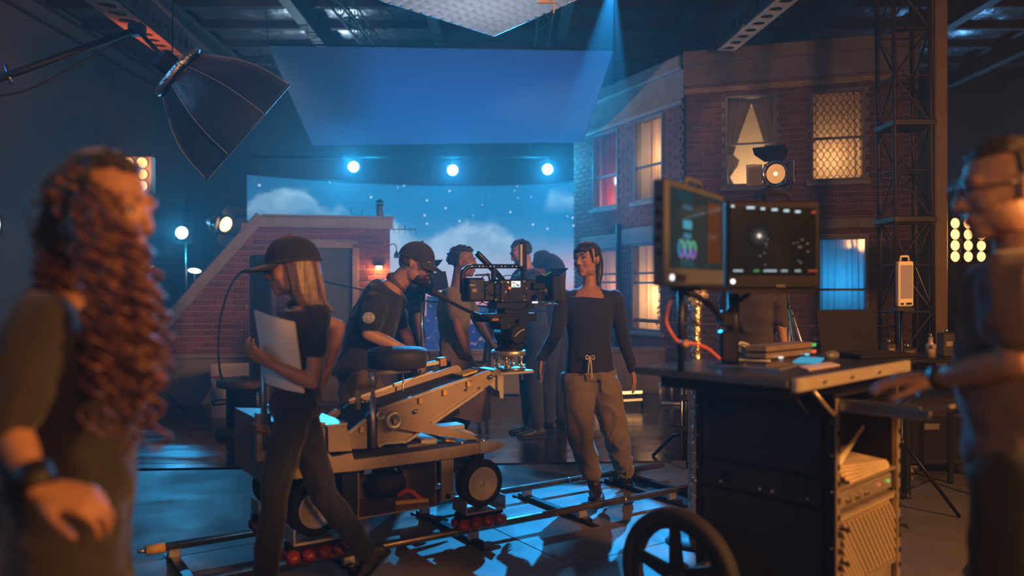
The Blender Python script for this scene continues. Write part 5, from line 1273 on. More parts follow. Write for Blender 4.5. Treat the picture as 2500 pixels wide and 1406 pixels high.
# wheels
def cart_wheel(h, ax_, name):
    r = .262; mb = MB(); mb.lathe(h, ax_, [(r*.80, -.030), (r*.93, -.034), (r*.985, -.022), (r, 0), (r*.985, .022), (r*.93, .034), (r*.80, .030)], 56, closed=True); mb.build('tyre', RUBBER, CT)
    x, y, _ = frame(ax_)
    mb = MB(); mb.lathe(h, ax_, [(r*.70, -.018), (r*.81, -.024), (r*.81, .024), (r*.70, .018)], 48, closed=True); rm = mb.build('rim', PLASTIC, CT)
    for k in range(5):
        a = 2*PI*k/5+PI/2+.06; e = x*math.cos(a)+y*math.sin(a); f = ax_.cross(e); mb = MB()
        mb.prism([h+e*.02+f*.030, h+e*r*.74+f*.018, h+e*r*.74-f*.018, h+e*.02-f*.030], ax_*.022); mb.build('spoke', PLASTIC, rm)
    mb = MB(); mb.lathe(h-ax_*.03, ax_, [(.05, 0), (.05, .05), (.03, .07), (0, .07)], 24); mb.build('hub', PLASTIC, rm)
    mb = MB(); mb.cyl(h+ax_*.03, h+ax_*.055, .016, n=12); mb.build('axle_nut', CHROME, rm)
    return rm
hb = V((.645, 3.08, .265)); ar = cart_wheel(hb, -E2, 'l')
mb = MB(); mb.cyl(hb, hb+E2*.95, .014, n=10); mb.build('axle', STEEL, CT)
cart_wheel(hb+E2*.95, E2, 'r')
for a in (.05,):
    for b in (.06, BL-.06):
        w = cp(a, b, .05); mb = MB(); mb.cyl(w-E2*.014, w+E2*.014, .05, n=18); mb.build('caster_wheel', RUBBER, CT); mb = MB(); mb.box(w+ZZ*.06, (.04, .05, .05), (E1, E2, ZZ)); mb.build('caster_fork', STEEL, CT)
for a in (0.12, .5):
    mb = MB(); mb.box(cp(a, BL/2, .14), (.03, BL, .03), (E1, E2, ZZ)); mb.build('under_rail', CARTF, CT)
# table top
TZ = 1.08; TB = lambda a, b, z: BT+E1*a+E2*b+ZZ*z
TT = mat('cart_table_top', (0.02, 0.021, 0.024), 0.32, noise=.2, nscale=20)
mb = MB(); mb.box(TB(.31, .56, TZ-.012), (.62, 1.12, .024), (E1, E2, ZZ), 0, .006); mb.build('table_top', TT, CT)
mb = MB(); mb.box(TB(-.012, .50, TZ-.02), (.024, .98, .045), (E1, E2, ZZ), 0, .004); fe = mb.build('front_rail', mat('pale_alu_rail', (.72, .64, .52), .38, .6, noise=.15, nscale=10), CT)
for b in (.20, .42, .66):
    mb = MB(); w = TB(-.026, b, TZ-.02); mb.cyl(w, w-E1*.006, .007, n=10); mb.build('rail_bolt', STEEL, fe)
mb = MB(); mb.box(TB(.31, -.008, TZ-.014), (.62, .014, .026), (E1, E2, ZZ), 0, .003); mb.build('edge_strip', mat('blue_grey_edge', (.16, .17, .19), .35, .5), CT)
mb = MB(); mb.box(TB(.30, .56, TZ-.05), (.50, 1.0, .05), (E1, E2, ZZ)); mb.build('table_frame', CARTF, CT)
mb = MB(); mb.cyl(TB(.02, .20, TZ-.05), cp(.005, .012, .915), .008, n=8); mb.build('table_strut', TANM, CT)
for a in (.1, .5):
    mb = MB(); mb.cyl(TB(a, .20, TZ-.05), cp(a, .0, .90), .008, n=8); mb.build('side_strut', CARTF, CT)
# pulled out keyboard drawer on slides, towards the operator
for b in (.02, BL-.02):
    mb = MB(); mb.box(cp(-.10, b, .962), (.36, .012, .044), (E1, E2, ZZ), 0, .002); sl_ = mb.build('drawer_slide', mat('slide_steel', (.30, .33, .38), .35, .8), CT)
    mb = MB(); mb.box(cp(-.20, b-.007, .962), (.22, .008, .028), (E1, E2, ZZ), 0, .001); mb.build('inner_slide', mat('slide_steel', (.30, .33, .38), .35, .8), sl_)
mb = MB(); mb.box(cp(-.13, BL/2, .945), (.30, BL-.05, .014), (E1, E2, ZZ), 0, .002); dr_ = mb.build('drawer_tray', CARTF, CT)
for b in (.06, .30, .52):
    mb = MB(); mb.box(cp(-.285, b, .957), (.014, .05, .012), (E1, E2, ZZ), 0, .002); mb.build('tray_tab', TANM, dr_)
# things on the shelves
mb = MB(); PAP = mat('tan_folder', (.62, .50, .34), .8, noise=.3, nscale=14)
for i in range(5): mb.box(cp(.10+.004*i, .30, .667+.010*i), (.20, .36-.02*i, .008), ((E1+E2*.08*i).normalized(), (E2-E1*.08*i).normalized(), ZZ))
mb.build('paper_stack', PAP, None, 'stack of tan folders on the upper rack shelf of the cart', 'papers')
mb = MB(); q0 = cp(.06, .12, .72); mb.prism([q0, q0+E2*.26+ZZ*.12, q0+E2*.28+ZZ*.11, q0+E2*.04-ZZ*.02], E1*.16); mb.build('folded_sheet', mat('white_sheet', (.75, .66, .52), .8), None, 'folded pale sheet leaning over the folders in the cart rack', 'paper')
dv = thing('rack_device', cp(.2, .3, .575), 'flat silver rack unit with tiny coloured buttons in the cart', 'device')
mb = MB(); cbox(mb, .01, .40, .05, BL-.05, .575, .635, 0, .004); mb.build('case', TANM, dv)
for i, c_ in enumerate(((1, .2, .1), (.3, .8, .15))):
    mb = MB(); w = cp(.008, .40+.09*i, .61); mb.cyl(w, w-E1*.006, .007, n=10); mb.build('button', glow('rackled%d' % i, c_, .7), dv)
for b in (.12, .2, .28):
    mb = MB(); w = cp(.008, b, .60); mb.cyl(w, w-E1*.012, .009, n=10); mb.build('connector', STEEL, dv)
rb = thing('ribbed_amplifier', cp(.15, .3, .29), 'bright ribbed amplifier with slanted fins in the cart rack', 'amplifier')
mb = MB(); cbox(mb, .02, .34, .045, BL-.045, .29, .545, 0, .006); mb.build('case', TANM, rb)
FINM = mat('fin_metal', (.74, .62, .46), .35, .6)
for k in range(13):
    b0 = .06+.034*k; q0 = cp(.018, b0, .535)
    ln = min(.24, (BL-.06-b0)*1.0+.02); 
    mb = MB(); A = cp(.006, b0, .53); B = cp(.006, min(BL-.055, b0+.20), .53-min(BL-.055-b0, .20)*1.15); d = (B-A).normalized()
    mb.box((A+B)/2, ((B-A).length, .026, .013), (d, E1, d.cross(E1))); mb.build('fin', FINM, rb)
for k in range(7):
    z0 = .50-.03*k; A = cp(.006, .055, z0); L_ = min(.20, (z0-.30)/1.15); 
    if L_ < .02: continue
    B = cp(.006, .055+L_, z0-L_*1.15); d = (B-A).normalized(); mb = MB(); mb.box((A+B)/2, ((B-A).length, .026, .013), (d, E1, d.cross(E1))); mb.build('fin', FINM, rb)
mb = MB(); cbox(mb, .0, .03, .045, BL-.045, .535, .552, 0, .004); mb.build('top_lip', FINM, rb)
pb = thing('power_unit', cp(.15, .3, .165), 'worn tan power unit with round socket at the bottom of the cart', 'power supply')
mb = MB(); cbox(mb, .01, .36, .05, BL-.05, .163, .272, 0, .005); mb.build('case', TANM, pb)
mb = MB(); w = cp(.008, .20, .215); mb.cyl(w, w-E1*.008, .034, n=20); mb.build('socket', mat('cream_socket', (.75, .62, .48), .6), pb)
for b, z in ((.33, .245), (.46, .20), (.12, .18)):
    mb = MB(); cbox(mb, -.006, .012, b-.02, b+.02, z-.014, z+.014, 0, .003); mb.build('terminal', FINM, pb)
# ---------------- monitors on poles
def screenmat(name, base, feats):
    return glow(name, base, 1.0)
MF = px(1888, 597, 2.86); mw_, mh_ = .338, .318
MR = thing('field_monitor', MF-ZZ*mh_/2, 'black field monitor with a dark night picture, facing the room', 'monitor')
R3 = (V((1, .03, 0)).normalized(), V((-.03, 1, 0)).normalized(), ZZ)
mb = MB(); mb.box(MF+R3[1]*.035, (mw_, .07, mh_), R3, 0, .008); mb.build('case', PLASTIC, MR)
mb = MB(); mb.box(MF-R3[1]*.002+ZZ*.012, (mw_-.03, .004, mh_-.075), R3); scr = mb.build('screen', mat('night_screen', (.006, .007, .006), .15, emit=.003, ecol=(.5, .8, .5)), MR)
def mdot(x, y, w, h, col, st, nm='screen_mark'):
    q = px(x, y, 2.86); mb = MB(); mb.box(V((q.x, 0, q.z))+V((0, (MF-R3[1]*.006).y+(q.x-MF.x)*.03, 0)), (w, .003, h), R3); mb.build(nm, glow('sc_%d_%d' % (x, y), col, st), scr)
for x, w in ((1787, .010), (1831, .028), (1861, .014), (1890, .020), (1919, .018), (1947, .018)): mdot(x, 504+(x-1787)*.08, w, .0075, (.65, .85, .95), .9)
mdot(1986, 518, .014, .009, (1, .15, .05), .35)
for x, w, c_ in ((1800, .034, (.65, .8, .9)), (1845, .018, (.15, .5, .15)), (1879, .046, (.6, .75, .85)), (1914, .022, (.5, .7, .75)), (1947, .020, (.5, .7, .7)), (1984, .032, (.55, .08, .03))): mdot(x, 661, w, .0065, c_, .6)
# picture on the screen: glow of a lamp and small figures, as flat print
q = px(1852, 576, 2.86)
for r, st in ((.045, .012), (.034, .02), (.025, .035), (.016, .08), (.009, .5), (.005, 1.2)):
    mb = MB(); w = V((q.x, (MF-R3[1]*.0045).y+(q.x-MF.x)*.03-.0022*(.05-r)/.05-.0005, q.z)); mb.cyl(w, w-R3[1]*.0005, r, n=24); mb.build('picture_glow', glow('pg%d' % int(r*1000), (.95, .8, .65), st), scr)
rs = random.Random(8)
for k in range(16):
    x = rs.choice((1857, 1872, 1940, 1955, 1965))+rs.uniform(-9, 9); y = rs.uniform(575, 648); mdot(int(x), int(y), .003+.006*rs.random(), .004, (.8, .62, .45), .12+.2*rs.random(), 'picture_fleck')
mb = MB(); w = px(1788, 687, 2.86)-R3[1]*.004; mb.cyl(w, w-R3[1]*.004, .008, n=12); mb.build('power_lamp', glow('pwr_white', (1, .9, .88), 2), MR)
mb = MB(); w = px(1905, 698, 2.86)-R3[1]*.003; mb.box(w, (.03, .002, .004), R3); mb.build('maker_plate', mat('faint_print', (.30, .28, .25), .6), MR)
mb = MB(); a, b = px(1862, 489, 2.9), px(1928, 491, 2.9); mb.tube([a, a+V((.01, 0, .028)), b+V((-.01, 0, .028)), b], .007, 8); mb.build('carry_handle', PLASTIC, MR)
# bluish left monitor, turned
La = px(1628, 568, 2.34); Lb = px(1768, 592, 2.80); uu_ = (Lb-La); uu_.z = 0; ln = uu_.length; uu_.normalize(); nn_ = V((uu_.y, -uu_.x, 0)); hL = .318
MLc = (La+Lb)/2; MLc.z = 1.38+.165; ML = thing('field_monitor', MLc-ZZ*hL/2, 'grey cased field monitor turned sideways, lit blue, with graph rings', 'monitor')
GREYC = mat('grey_blue_case', (.07, .085, .12), .55, .1, noise=.15, nscale=20)
RL = (uu_, nn_, ZZ); mb = MB(); mb.box(MLc-nn_*.024, (ln, .048, hL), RL, 0, .008); mb.build('case', GREYC, ML)
mb = MB(); mb.box(MLc+nn_*.001+ZZ*.018, (ln-.05, .004, hL-.075), RL); ls = mb.build('screen', mat('blue_screen', (.01, .02, .025), .10, emit=.02, ecol=(.1, .55, .8)), ML)
def lmk(a, z, w, h, col, st, nm='screen_mark'):
    mb = MB(); mb.box(MLc+uu_*((a-.5)*ln)+nn_*.0045+ZZ*((z-.5)*hL), (w, .002, h), RL); mb.build(nm, glow('lm%d_%d' % (a*100, z*100), col, st), ls)
lmk(.30, .60, .07, .026, (.15, .6, .85), .45); lmk(.30, .77, .08, .012, (.2, .5, .7), .2); lmk(.30, .49, .06, .016, (.15, .55, .8), .3); lmk(.25, .87, .13, .03, (.12, .3, .4), .12)
for i, a in enumerate((.20, .30, .39)):
    for kk, c_ in enumerate(((.3, .8, .3), (.1, .5, .9), (.6, .2, .8))):
        pts = [MLc+uu_*((a-.5)*ln+.020*math.cos(t))+nn_*.005+ZZ*((.36-.5)*hL+.026*math.sin(t)) for t in np.linspace(2*PI*kk/3, 2*PI*(kk+1)/3, 9)]
        mb = MB(); mb.tube(pts, .0028, 5); mb.build('graph_ring', glow('ring%d%d' % (i, kk), c_, .5), ls)
for i in range(3): lmk(.30, .20+.025*i, .11, .004, (.15, .5, .6), .15)
mb = MB(); mb.box(MLc+uu_*(.27*ln)+nn_*.0035+ZZ*(.06*hL), (.13, .003, .20), RL); mb.build('picture_dark', mat('dark_picture', (.05, .03, .02), .2, emit=.006, ecol=(1, .5, .2)), ls)
mb = MB(); mb.box(MLc+uu_*(-.33*ln)+nn_*.004-ZZ*(.42*hL), (.11, .006, .022), RL, 0, .002); mb.build('button_strip', PLASTIC, ML)
mb = MB(); w = MLc+uu_*(-.44*ln)+nn_*.002-ZZ*(.42*hL); mb.cyl(w, w+nn_*.005, .008, n=12); mb.build('power_lamp', glow('pwr_white', (1, .9, .88), 2), ML)
a, b = MLc-nn_*.024+uu_*(-.12*ln)+ZZ*(hL/2-.005), MLc-nn_*.024+uu_*(.17*ln)+ZZ*(hL/2-.005); mb = MB(); mb.tube([a, a+ZZ*.03+uu_*.012, b+ZZ*.03-uu_*.012, b], .009, 8); mb.build('carry_handle', GREYC, ML)
for k in range(5):
    mb = MB(); w = MLc-uu_*(ln/2)-nn_*(.022+.004*(k % 2))+ZZ*(.10-.04*k); mb.cyl(w, w-uu_*.006, .010, n=12); mb.build('rear_socket', PLASTIC, ML)
# poles and arms
st = thing('monitor_stand', TB(.4, .16, TZ), 'black pole stand holding both monitors above the cart table', 'stand')
q = px(1662, 880, 2.86); mb = MB(); mb.cyl(V((q.x, q.y, TZ)), V((q.x, q.y, 1.40)), .012, n=10); mb.build('pole', BLACKM, st)
q2 = px(1790, 870, 3.02); mb = MB(); mb.cyl(V((q2.x, q2.y, TZ)), V((q2.x, q2.y, 1.40)), .022, n=12); mb.build('main_pole', BLACKM, st)
mb = MB(); mb.tube(spline([px(1660, 712, 2.86), px(1700, 722, 2.9), px(1740, 752, 2.95), px(1772, 790, 3.0)], 6), .012, 8); mb.build('curved_arm', BLACKM, st)
mb = MB(); mb.tube([px(1765, 780, 3.0), px(1790, 745, 3.0), px(1830, 715, 2.96)], .010, 8); mb.build('brace_arm', BLACKM, st)
mb = MB(); mb.box(px(1773, 778, 3.0), (.05, .05, .06), None, 0, .006); mb.box(px(1775, 845, 3.0), (.06, .06, .12), None, 0, .008); mb.build('clamp', BLACKM, st)
mb = MB(); mb.box(MLc-ZZ*(hL/2+.008)+uu_*.03, (.30, .10, .016), RL); mb.build('monitor_shoe', BLACKM, st)
mb = MB(); mb.box(MF-ZZ*(mh_/2+.008)+R3[1]*.03, (.30, .07, .016), R3); mb.build('monitor_shoe', BLACKM, st)
mb = MB(); mb.cyl(px(1664, 838, 2.84), px(1676, 838, 2.80), .012, n=8); mb.build('clip', mat('bronze', (.35, .2, .1), .4, .8), st)
OR = mat('orange_cable', (.62, .12, .04), .45)
mb = MB(); mb.tube(spline([px(1650, 712, 2.84), px(1632, 745, 2.82), px(1626, 785, 2.82), px(1640, 815, 2.82), px(1658, 835, 2.83), px(1690, 838, 2.85), px(1725, 850, 2.88), px(1757, 876, 2.9)], 6), .0055, 6); mb.build('orange_cable', OR, None, 'orange cable looping round the monitor pole down to the table', 'cable')
mb = MB(); mb.tube(spline([px(1668, 735, 2.87), px(1690, 780, 2.9), px(1730, 815, 2.95), px(1760, 838, 3.0)], 6), .004, 6); mb.build('thin_cable', CABLE, None, 'thin black cable sagging between the monitor pole and clamp', 'cable')
# ---------------- on the table
def tq(x, y): 
    d = F*(CH-TZ)/(y-HY); return px(x, y, d)
lp = thing('laptop', tq(2085, 868), 'open dark laptop with its lid towards the brick front', 'laptop')
Q = [tq(2012, 868), tq(2152, 862)]; hx = (Q[1]-Q[0]).normalized(); up = (px(2050, 740, Q[0].y+.02)-px(2080, 866, Q[0].y)); up = up-hx*up.dot(hx); up = up.normalized(); hgt = .205
mb = MB(); wv_ = (Q[1]-Q[0]).length; mb.box((Q[0]+Q[1])/2+up*hgt/2-hx*.018, (wv_, .008, hgt), (hx, up.cross(hx), up), 0, .003); ld = mb.build('lid', mat('laptop_black', (.010, .010, .011), .75, .0, spec=.15), lp)
bd = V((hx.y, -hx.x, 0)); bd = -bd if bd.y < 0 else bd
mb = MB(); mb.box((Q[0]+Q[1])/2-bd*.10+ZZ*.009, (wv_, .21, .016), (hx, bd, ZZ), 0, .003); bs_ = mb.build('base', mat('laptop_black', (.010, .010, .011), .75, .0, spec=.15), lp)
for i in range(5): 
    mb = MB(); mb.box((Q[0]+Q[1])/2-bd*(.05+.022*i)+ZZ*.018, (wv_*.86, .016, .003), (hx, bd, ZZ)); mb.build('key_row', PLASTIC, bs_)
rc = thing('card_reader', tq(1920, 872), 'two-tier bronze card reader with red and green lamps on the cart table', 'device')
A, B = tq(1872, 880), tq(1992, 866); dx = (B-A).normalized(); dy = ZZ.cross(dx)
for i in range(2):
    mb = MB(); mb.box((A+B)/2+ZZ*(.016+.03*i)+dy*.05, ((B-A).length, .10, .024), (dx, dy, ZZ), 0, .004); mb.build('tier', mat('bronze_case', (.42, .32, .2), .4, .6, noise=.2, nscale=20), rc)
    mb = MB(); w = B+ZZ*(.016+.03*i)-dx*.018+dy*-.001; mb.box(w, (.03, .004, .014), (dx, dy, ZZ)); mb.build('end_lamp', glow('endlamp%d' % i, ((1, .15, .06), (.12, .6, .15))[i], .8), rc)
for k, c_ in ((.22, (.9, .8, .75)), (.75, (.15, .6, .9))):
    mb = MB(); w = A.lerp(B, k)+ZZ*.008-dy*.012; mb.sphere(w, (.012, .008, .006), 10, 6); mb.build('front_lamp', glow('frontlamp%d' % int(k*100), c_, .9), rc)
tb_ = thing('tablet', tq(1850, 893), 'glossy tablet lying flat at the table edge', 'tablet')
mb = MB(); mb.prism([tq(1725, 894)+ZZ*.002, tq(1905, 908)+ZZ*.002, tq(1955, 893)+ZZ*.002, tq(1790, 884)+ZZ*.002], ZZ*.008); mb.build('body', mat('silver_edge', (.5, .5, .5), .3, .8), tb_)
mb = MB(); mb.prism([tq(1740, 894)+ZZ*.0105, tq(1898, 905)+ZZ*.0105, tq(1940, 893)+ZZ*.0105, tq(1795, 886)+ZZ*.0105], ZZ*.001); mb.build('glass', mat('tablet_glass', (.01, .012, .015), .05), tb_)
mb = MB(); mb.prism([tq(1935, 888)+ZZ*.004, tq(2000, 890)+ZZ*.004, tq(2012, 878)+ZZ*.004, tq(1955, 876)+ZZ*.004], ZZ*.005); mb.build('phone', glow('phone_blue', (.1, .55, .85), .55), None, 'phone with a bright blue screen lying beside the card reader', 'phone')
ms = thing('computer_mouse', tq(2028, 872), 'grey computer mouse beside the laptop', 'mouse')
mb = MB(); mb.sphere(tq(2028, 872)+ZZ*.008, (.055, .032, .022), 16, 10, (dx, dy, ZZ)); mb.build('shell', mat('mouse_grey', (.12, .12, .125), .4), ms)
WC = mat('pale_cable', (.55, .58, .6), .5); rs = random.Random(4)
for k in range(5):
    x0 = 1790+4*k; mb = MB(); pts = [tq(1875+rs.uniform(-6, 6), 876), tq(1840, 872+3*rs.random())+ZZ*.01*k, tq(x0, 870+2*k)+ZZ*(.03+.010*k), tq(x0-10, 878+1.5*k)+ZZ*.012, tq(1830, 884)+ZZ*.004, tq(1880, 884+rs.uniform(-2, 2))+ZZ*.003]
    mb.tube(spline(pts, 6), .0045, 6); mb.build('coiled_cable', WC, None, 'pale cable coiled on the cart table beside the card reader', 'cable', 'pale cables coiled on the cart table')
mb = MB(); mb.tube(spline([tq(1850, 868)+ZZ*.01, tq(1880, 850)+ZZ*.02, tq(1935, 846)+ZZ*.02, tq(2000, 850)+ZZ*.01, tq(2080, 858)], 6), .004, 6); mb.build('black_cable', CABLE, None, 'black cable lying along the back of the cart table', 'cable')
mb = MB(); d0 = tq(1830, 862); mb.lathe(d0, ZZ, [(.09, 0), (.095, .006), (.088, .014), (0, .014)], 28); mb.build('cable_disc', PLASTIC, None, 'flat black disc behind the coiled pale cables', 'disc')
mb = MB(); w0, w1 = tq(1960, 905), tq(2200, 875); mb.prism([tq(1975, 905)+ZZ*.001, tq(2050, 893)+ZZ*.001, tq(2025, 886)+ZZ*.001, tq(1950, 897)+ZZ*.001], ZZ*.004); mb.build('notepad', mat('tan_pad', (.6, .48, .34), .8), None, 'tan notepad at the pale front rail of the table', 'notepad')

# ================================================================== AROUND THE CART
fp = px(1697, 860, 4.3); t = thing('foil_post', (fp.x, fp.y, 0), 'post wrapped in gold-lit foil behind the cart', 'post')
GF = mat('gold_foil', (.78, .68, .52), .28, .95, bump=.9, bscale=26, noise=.2, nscale=8)
mb = MB(); rs = random.Random(2); pr = [(.030, 0)]+[(.037+.002*rs.uniform(-1, 1), .05+.05*i) for i in range(25)]+[(.034, 1.31)]; mb.lathe((fp.x, fp.y, .012), ZZ, pr, 20); mb.build('foil_wrap', GF, t)
mb = MB(); mb.lathe((fp.x, fp.y, .0), ZZ, [(.16, 0), (.16, .012), (.03, .03)], 24); mb.build('foot', STEELP, t)
wm = px(1697, 718, 4.3); mb = MB(); mb.sphere(wm, (.055, .05, .05), 20, 14); rs = random.Random(9)
for k in range(260):
    d = V((rs.gauss(0, 1), rs.gauss(0, 1), rs.gauss(0, .8))).normalized(); s = wm+V((d.x*.05, d.y*.045, d.z*.045)); mb.cyl(s, s+d*.022+V((0, 0, -.006)), .003, .0006, 4, caps=False)
mb.build('fluffy_cover', mat('white_fur', (.72, .68, .62), .9), None, 'fluffy off-white wind cover topping the foil post', 'cover')
# stand foot beside the cart and low frames by the parapet
c = px(1672, 1128, F*1.38/(1128-703)); t = thing('grip_stand', (c.x, c.y, 0), 'black grip stand with clamps between the cart and the track', 'stand')
H = px(1672, 905, c.y).z
mb = MB(); mb.cyl((c.x, c.y, .02), (c.x, c.y, H), .024, n=12); mb.build('column', BLACKM, t)
mb = MB(); mb.cyl((c.x-.03, c.y-.02, .05), (c.x-.03, c.y-.02, H-.1), .010, n=8); mb.build('riser', STEEL, t)
for y, w in ((930, .14), (970, .10), (1045, .12)):
    q = px(1668, y, c.y); mb = MB(); mb.box(q, (w, .07, .05), None, 0, .008); mb.cyl(q, q+V((-w*.7, -.03, .03)), .010); mb.build('clamp', BLACKM, t)
for k in range(3):
    a = 2*PI*k/3+.4; mb = MB(); e = V((math.cos(a), math.sin(a), 0)); mb.tube([V((c.x, c.y, .22)), V((c.x, c.y, .2))+e*.1, V((c.x, c.y, .016))+e*.28], .014, 8); mb.build('leg', BLACKM, t)
ft = thing('pipe_trestle', px(1650, 990, 9.35), 'small square frame of pale metal tube near the parapet', 'frame')
for (x0, y0, x1, y1, dd) in ((1612, 935, 1612, 990, 9.3), (1692, 933, 1692, 988, 9.3), (1612, 936, 1692, 934, 9.3), (1612, 989, 1692, 987, 9.3), (1612, 936, 1640, 932, 9.6), (1640, 932, 1640, 984, 9.6)):
    mb = MB(); a, b = px(x0, y0, dd), px(x1, y1, dd); a.z = max(a.z, .03); b.z = max(b.z, .03); mb.cyl(a, b, .018, n=8); mb.build('tube', mat('pale_tube', (.55, .56, .58), .35, .6), ft)
wt = thing('glow_pipes', px(1540, 985, 9.1), 'pair of pipes glowing as if lit amber on the wet floor behind the walking person', 'lamp')  # plain pipes made to glow in place of warm light on them
for y0, y1, st_ in ((960, 957, 3.0),):
    mb = MB(); mb.cyl(px(1452, 962, 9.1), px(1568, y1, 9.1), .016, n=8); mb.build('upper_tube', glow('amber_tube', (1, .45, .14), st_), wt)
mb = MB(); mb.cyl(px(1452, 982, 9.0), px(1568, 975, 9.0), .012, n=8); mb.build('lower_tube', glow('amber_tube_low', (1, .42, .12), 1.2), wt)
for x in (1452, 1568):
    mb = MB(); a = px(x, 958, 9.1); mb.cyl(a, V((a.x, a.y, .012)), .012, n=8); mb.build('foot', BLACKM, wt)
# cable drum
def drum():
    base = F*1.38/(1062-703); c = px(597, 1050, base); c.z = 0
    t = thing('cable_drum', c, 'upright wooden cable drum wound with black cable', 'cable drum')
    WD = mat('drum_wood', (.28, .17, .10), .75, noise=.5, nscale=10, bump=.3, bscale=30); s = base/F
    zt_ = CH-(925-703)*s
    for z0, z1_ in ((0.012, .075), (zt_-.07, zt_)):
        mb = MB(); mb.lathe(c+ZZ*z0, ZZ, [(.24, 0), (.25, .006), (.25, z1_-z0-.006), (.24, z1_-z0), (0.03, z1_-z0)], 40); fl_ = mb.build('flange', WD, t)
        for k in range(7):
            mb = MB(); x_ = -.21+.07*k; w = math.sqrt(max(.001, .25**2-x_**2)); mb.box(c+V((x_, 0, z1_+.0015)), (.062, 2*w-.01, .004)); mb.build('plank', WD, fl_)
    mb = MB(); mb.cyl(c+ZZ*.07, c+ZZ*(zt_-.06), .12, n=24); mb.build('core', WD, t)
    pts = []; rs_ = random.Random(6); n_ = 26
    for layer in range(2):
        for i in range(n_*18):
            a = 2*PI*i/18; f = i/(n_*18); f = f if layer == 0 else 1-f
            pts.append(c+V((math.cos(a), math.sin(a), 0))*(.140+.016*layer+.006*mnoise.noise(V((f*20, layer*9, 0))))+ZZ*(.09+(zt_-.19)*f+.008*math.sin(a*.5+layer)))
    mb = MB(); mb.tube(pts, .0095, 5); mb.build('wound_cable', CABLE, t)
    mb = MB(); mb.tube(spline([c+V((-.14, -.06, .34)), c+V((-.26, -.06, .33)), c+V((-.25, -.10, .30)), c+V((-.12, -.09, .31))], 8), .009, 6); mb.build('stray_loop', CABLE, t)
    mb = MB(); mb.cyl(c+ZZ*zt_, c+ZZ*(zt_+.012), .03, n=16); mb.build('bung', BLACK, t)
    return c, zt_, base
dc, dzt, dd_ = drum()
mb = MB(); mb.box(px(527, 921, dd_)+ZZ*.0, (.075, .05, .03), None, 0, .005); mb.build('orange_plug', mat('orange_plastic', (.7, .2, .06), .5), None, 'orange plug lying on the rim of the cable drum', 'plug')
mb = MB(); mb.tube(spline([V((dc.x-.19, dc.y-.05, dzt+.01)), px(537, 905, dd_), px(533, 850, dd_), px(540, 770, dd_), px(562, 700, dd_), px(590, 664, dd_), px(620, 656, dd_-.1)], 8), .011, 8); mb.build('hanging_cable', CABLE, None, 'black cable arching from the drum up to the tall speaker post', 'cable')
# tall black post behind the cap wearer, standing on the drum
t = thing('speaker_column', V((px(640, 925, dd_).x, dd_+.02, dzt)), 'tall slim black column standing on the cable drum', 'column')
a, b = px(612, 925, dd_), px(668, 622, dd_); cx_ = (a.x+b.x)/2
mb = MB(); mb.box((cx_, dd_+.04, (dzt+b.z)/2), (b.x-a.x, .14, b.z-dzt), None, 0, .012); mb.build('shell', mat('column_black', (.03, .03, .034), .5, noise=.3, nscale=30), t)
mb = MB(); mb.box((cx_, dd_-.032, (dzt+b.z)/2), ((b.x-a.x)*.7, .006, b.z-dzt-.1)); mb.build('grille', mat('grille_mesh', (.02, .02, .022), .6, .4, bump=.8, bscale=200), t)
mb = MB(); mb.box((a.x, dd_-.025, (dzt+b.z)/2), (.010, .02, b.z-dzt-.02)); mb.build('silver_edge', STEEL, t)
# cable slung across the set
mb = MB(); mb.tube(spline([px(770, 683, 9.2), px(880, 706, 8.9), px(1000, 728, 8.0), px(1110, 742, 6.85), px(1300, 757, 6.75), px(1450, 772, 6.75), px(1600, 786, 6.75), px(1850, 795, 6.8), px(2100, 795, 6.7), px(2213, 798, 6.62)], 6), .0095, 6); mb.build('safety_line', CABLE, None, 'long black cable slung across the whole set at waist height', 'cable')
# ================================================================== RIGHT SIDE GEAR
c = px(2208, 693, 4.7); t = thing('slate_monitor', c-ZZ*.14, 'white framed narrow monitor with a handle by the lattice tower', 'monitor')
R4 = (V((.93, .37, 0)).normalized(), V((-.37, .93, 0)).normalized(), ZZ)
R4 = ((R4[0]+ZZ*.02).normalized(), R4[1], ZZ); W4, H4 = .118, .265
mb = MB(); mb.box(c, (W4, .03, H4), R4, 0, .006); mb.build('frame', mat('cream_white', (.80, .72, .62), .5), t)
mb = MB(); mb.box(c-R4[1]*.016+ZZ*.012, (W4*.78, .003, H4*.74), R4); mb.build('screen', mat('dull_screen', (.30, .25, .24), .15, emit=.05, ecol=(1, .75, .6)), t)
for k in (-.5, .1, .4):
    mb = MB(); mb.box(c-R4[1]*.017-ZZ*(H4*.44)+R4[0]*(W4*.6*k), (.022, .003, .012), R4); mb.build('button', BLACK, t)
a = c+ZZ*H4*.5; mb = MB(); mb.tube([a-R4[0]*.035, a-R4[0]*.028+ZZ*.03, a+R4[0]*.028+ZZ*.03, a+R4[0]*.035], .007, 6); mb.build('carry_handle', mat('cream_white', (.80, .72, .62), .5), t)
light_stand((c.x+.01, c.y+.06, 0), (c.x+.01, c.y+.06, c.z-.14), 'dark stand holding the white framed monitor', .35, col=BLACKM)
mb = MB(); mb.box(c+V((.01, .05, -.15)), (.10, .10, .02)); mb.build('mount_plate', BLACKM, None, 'small black plate under the white framed monitor', 'plate')
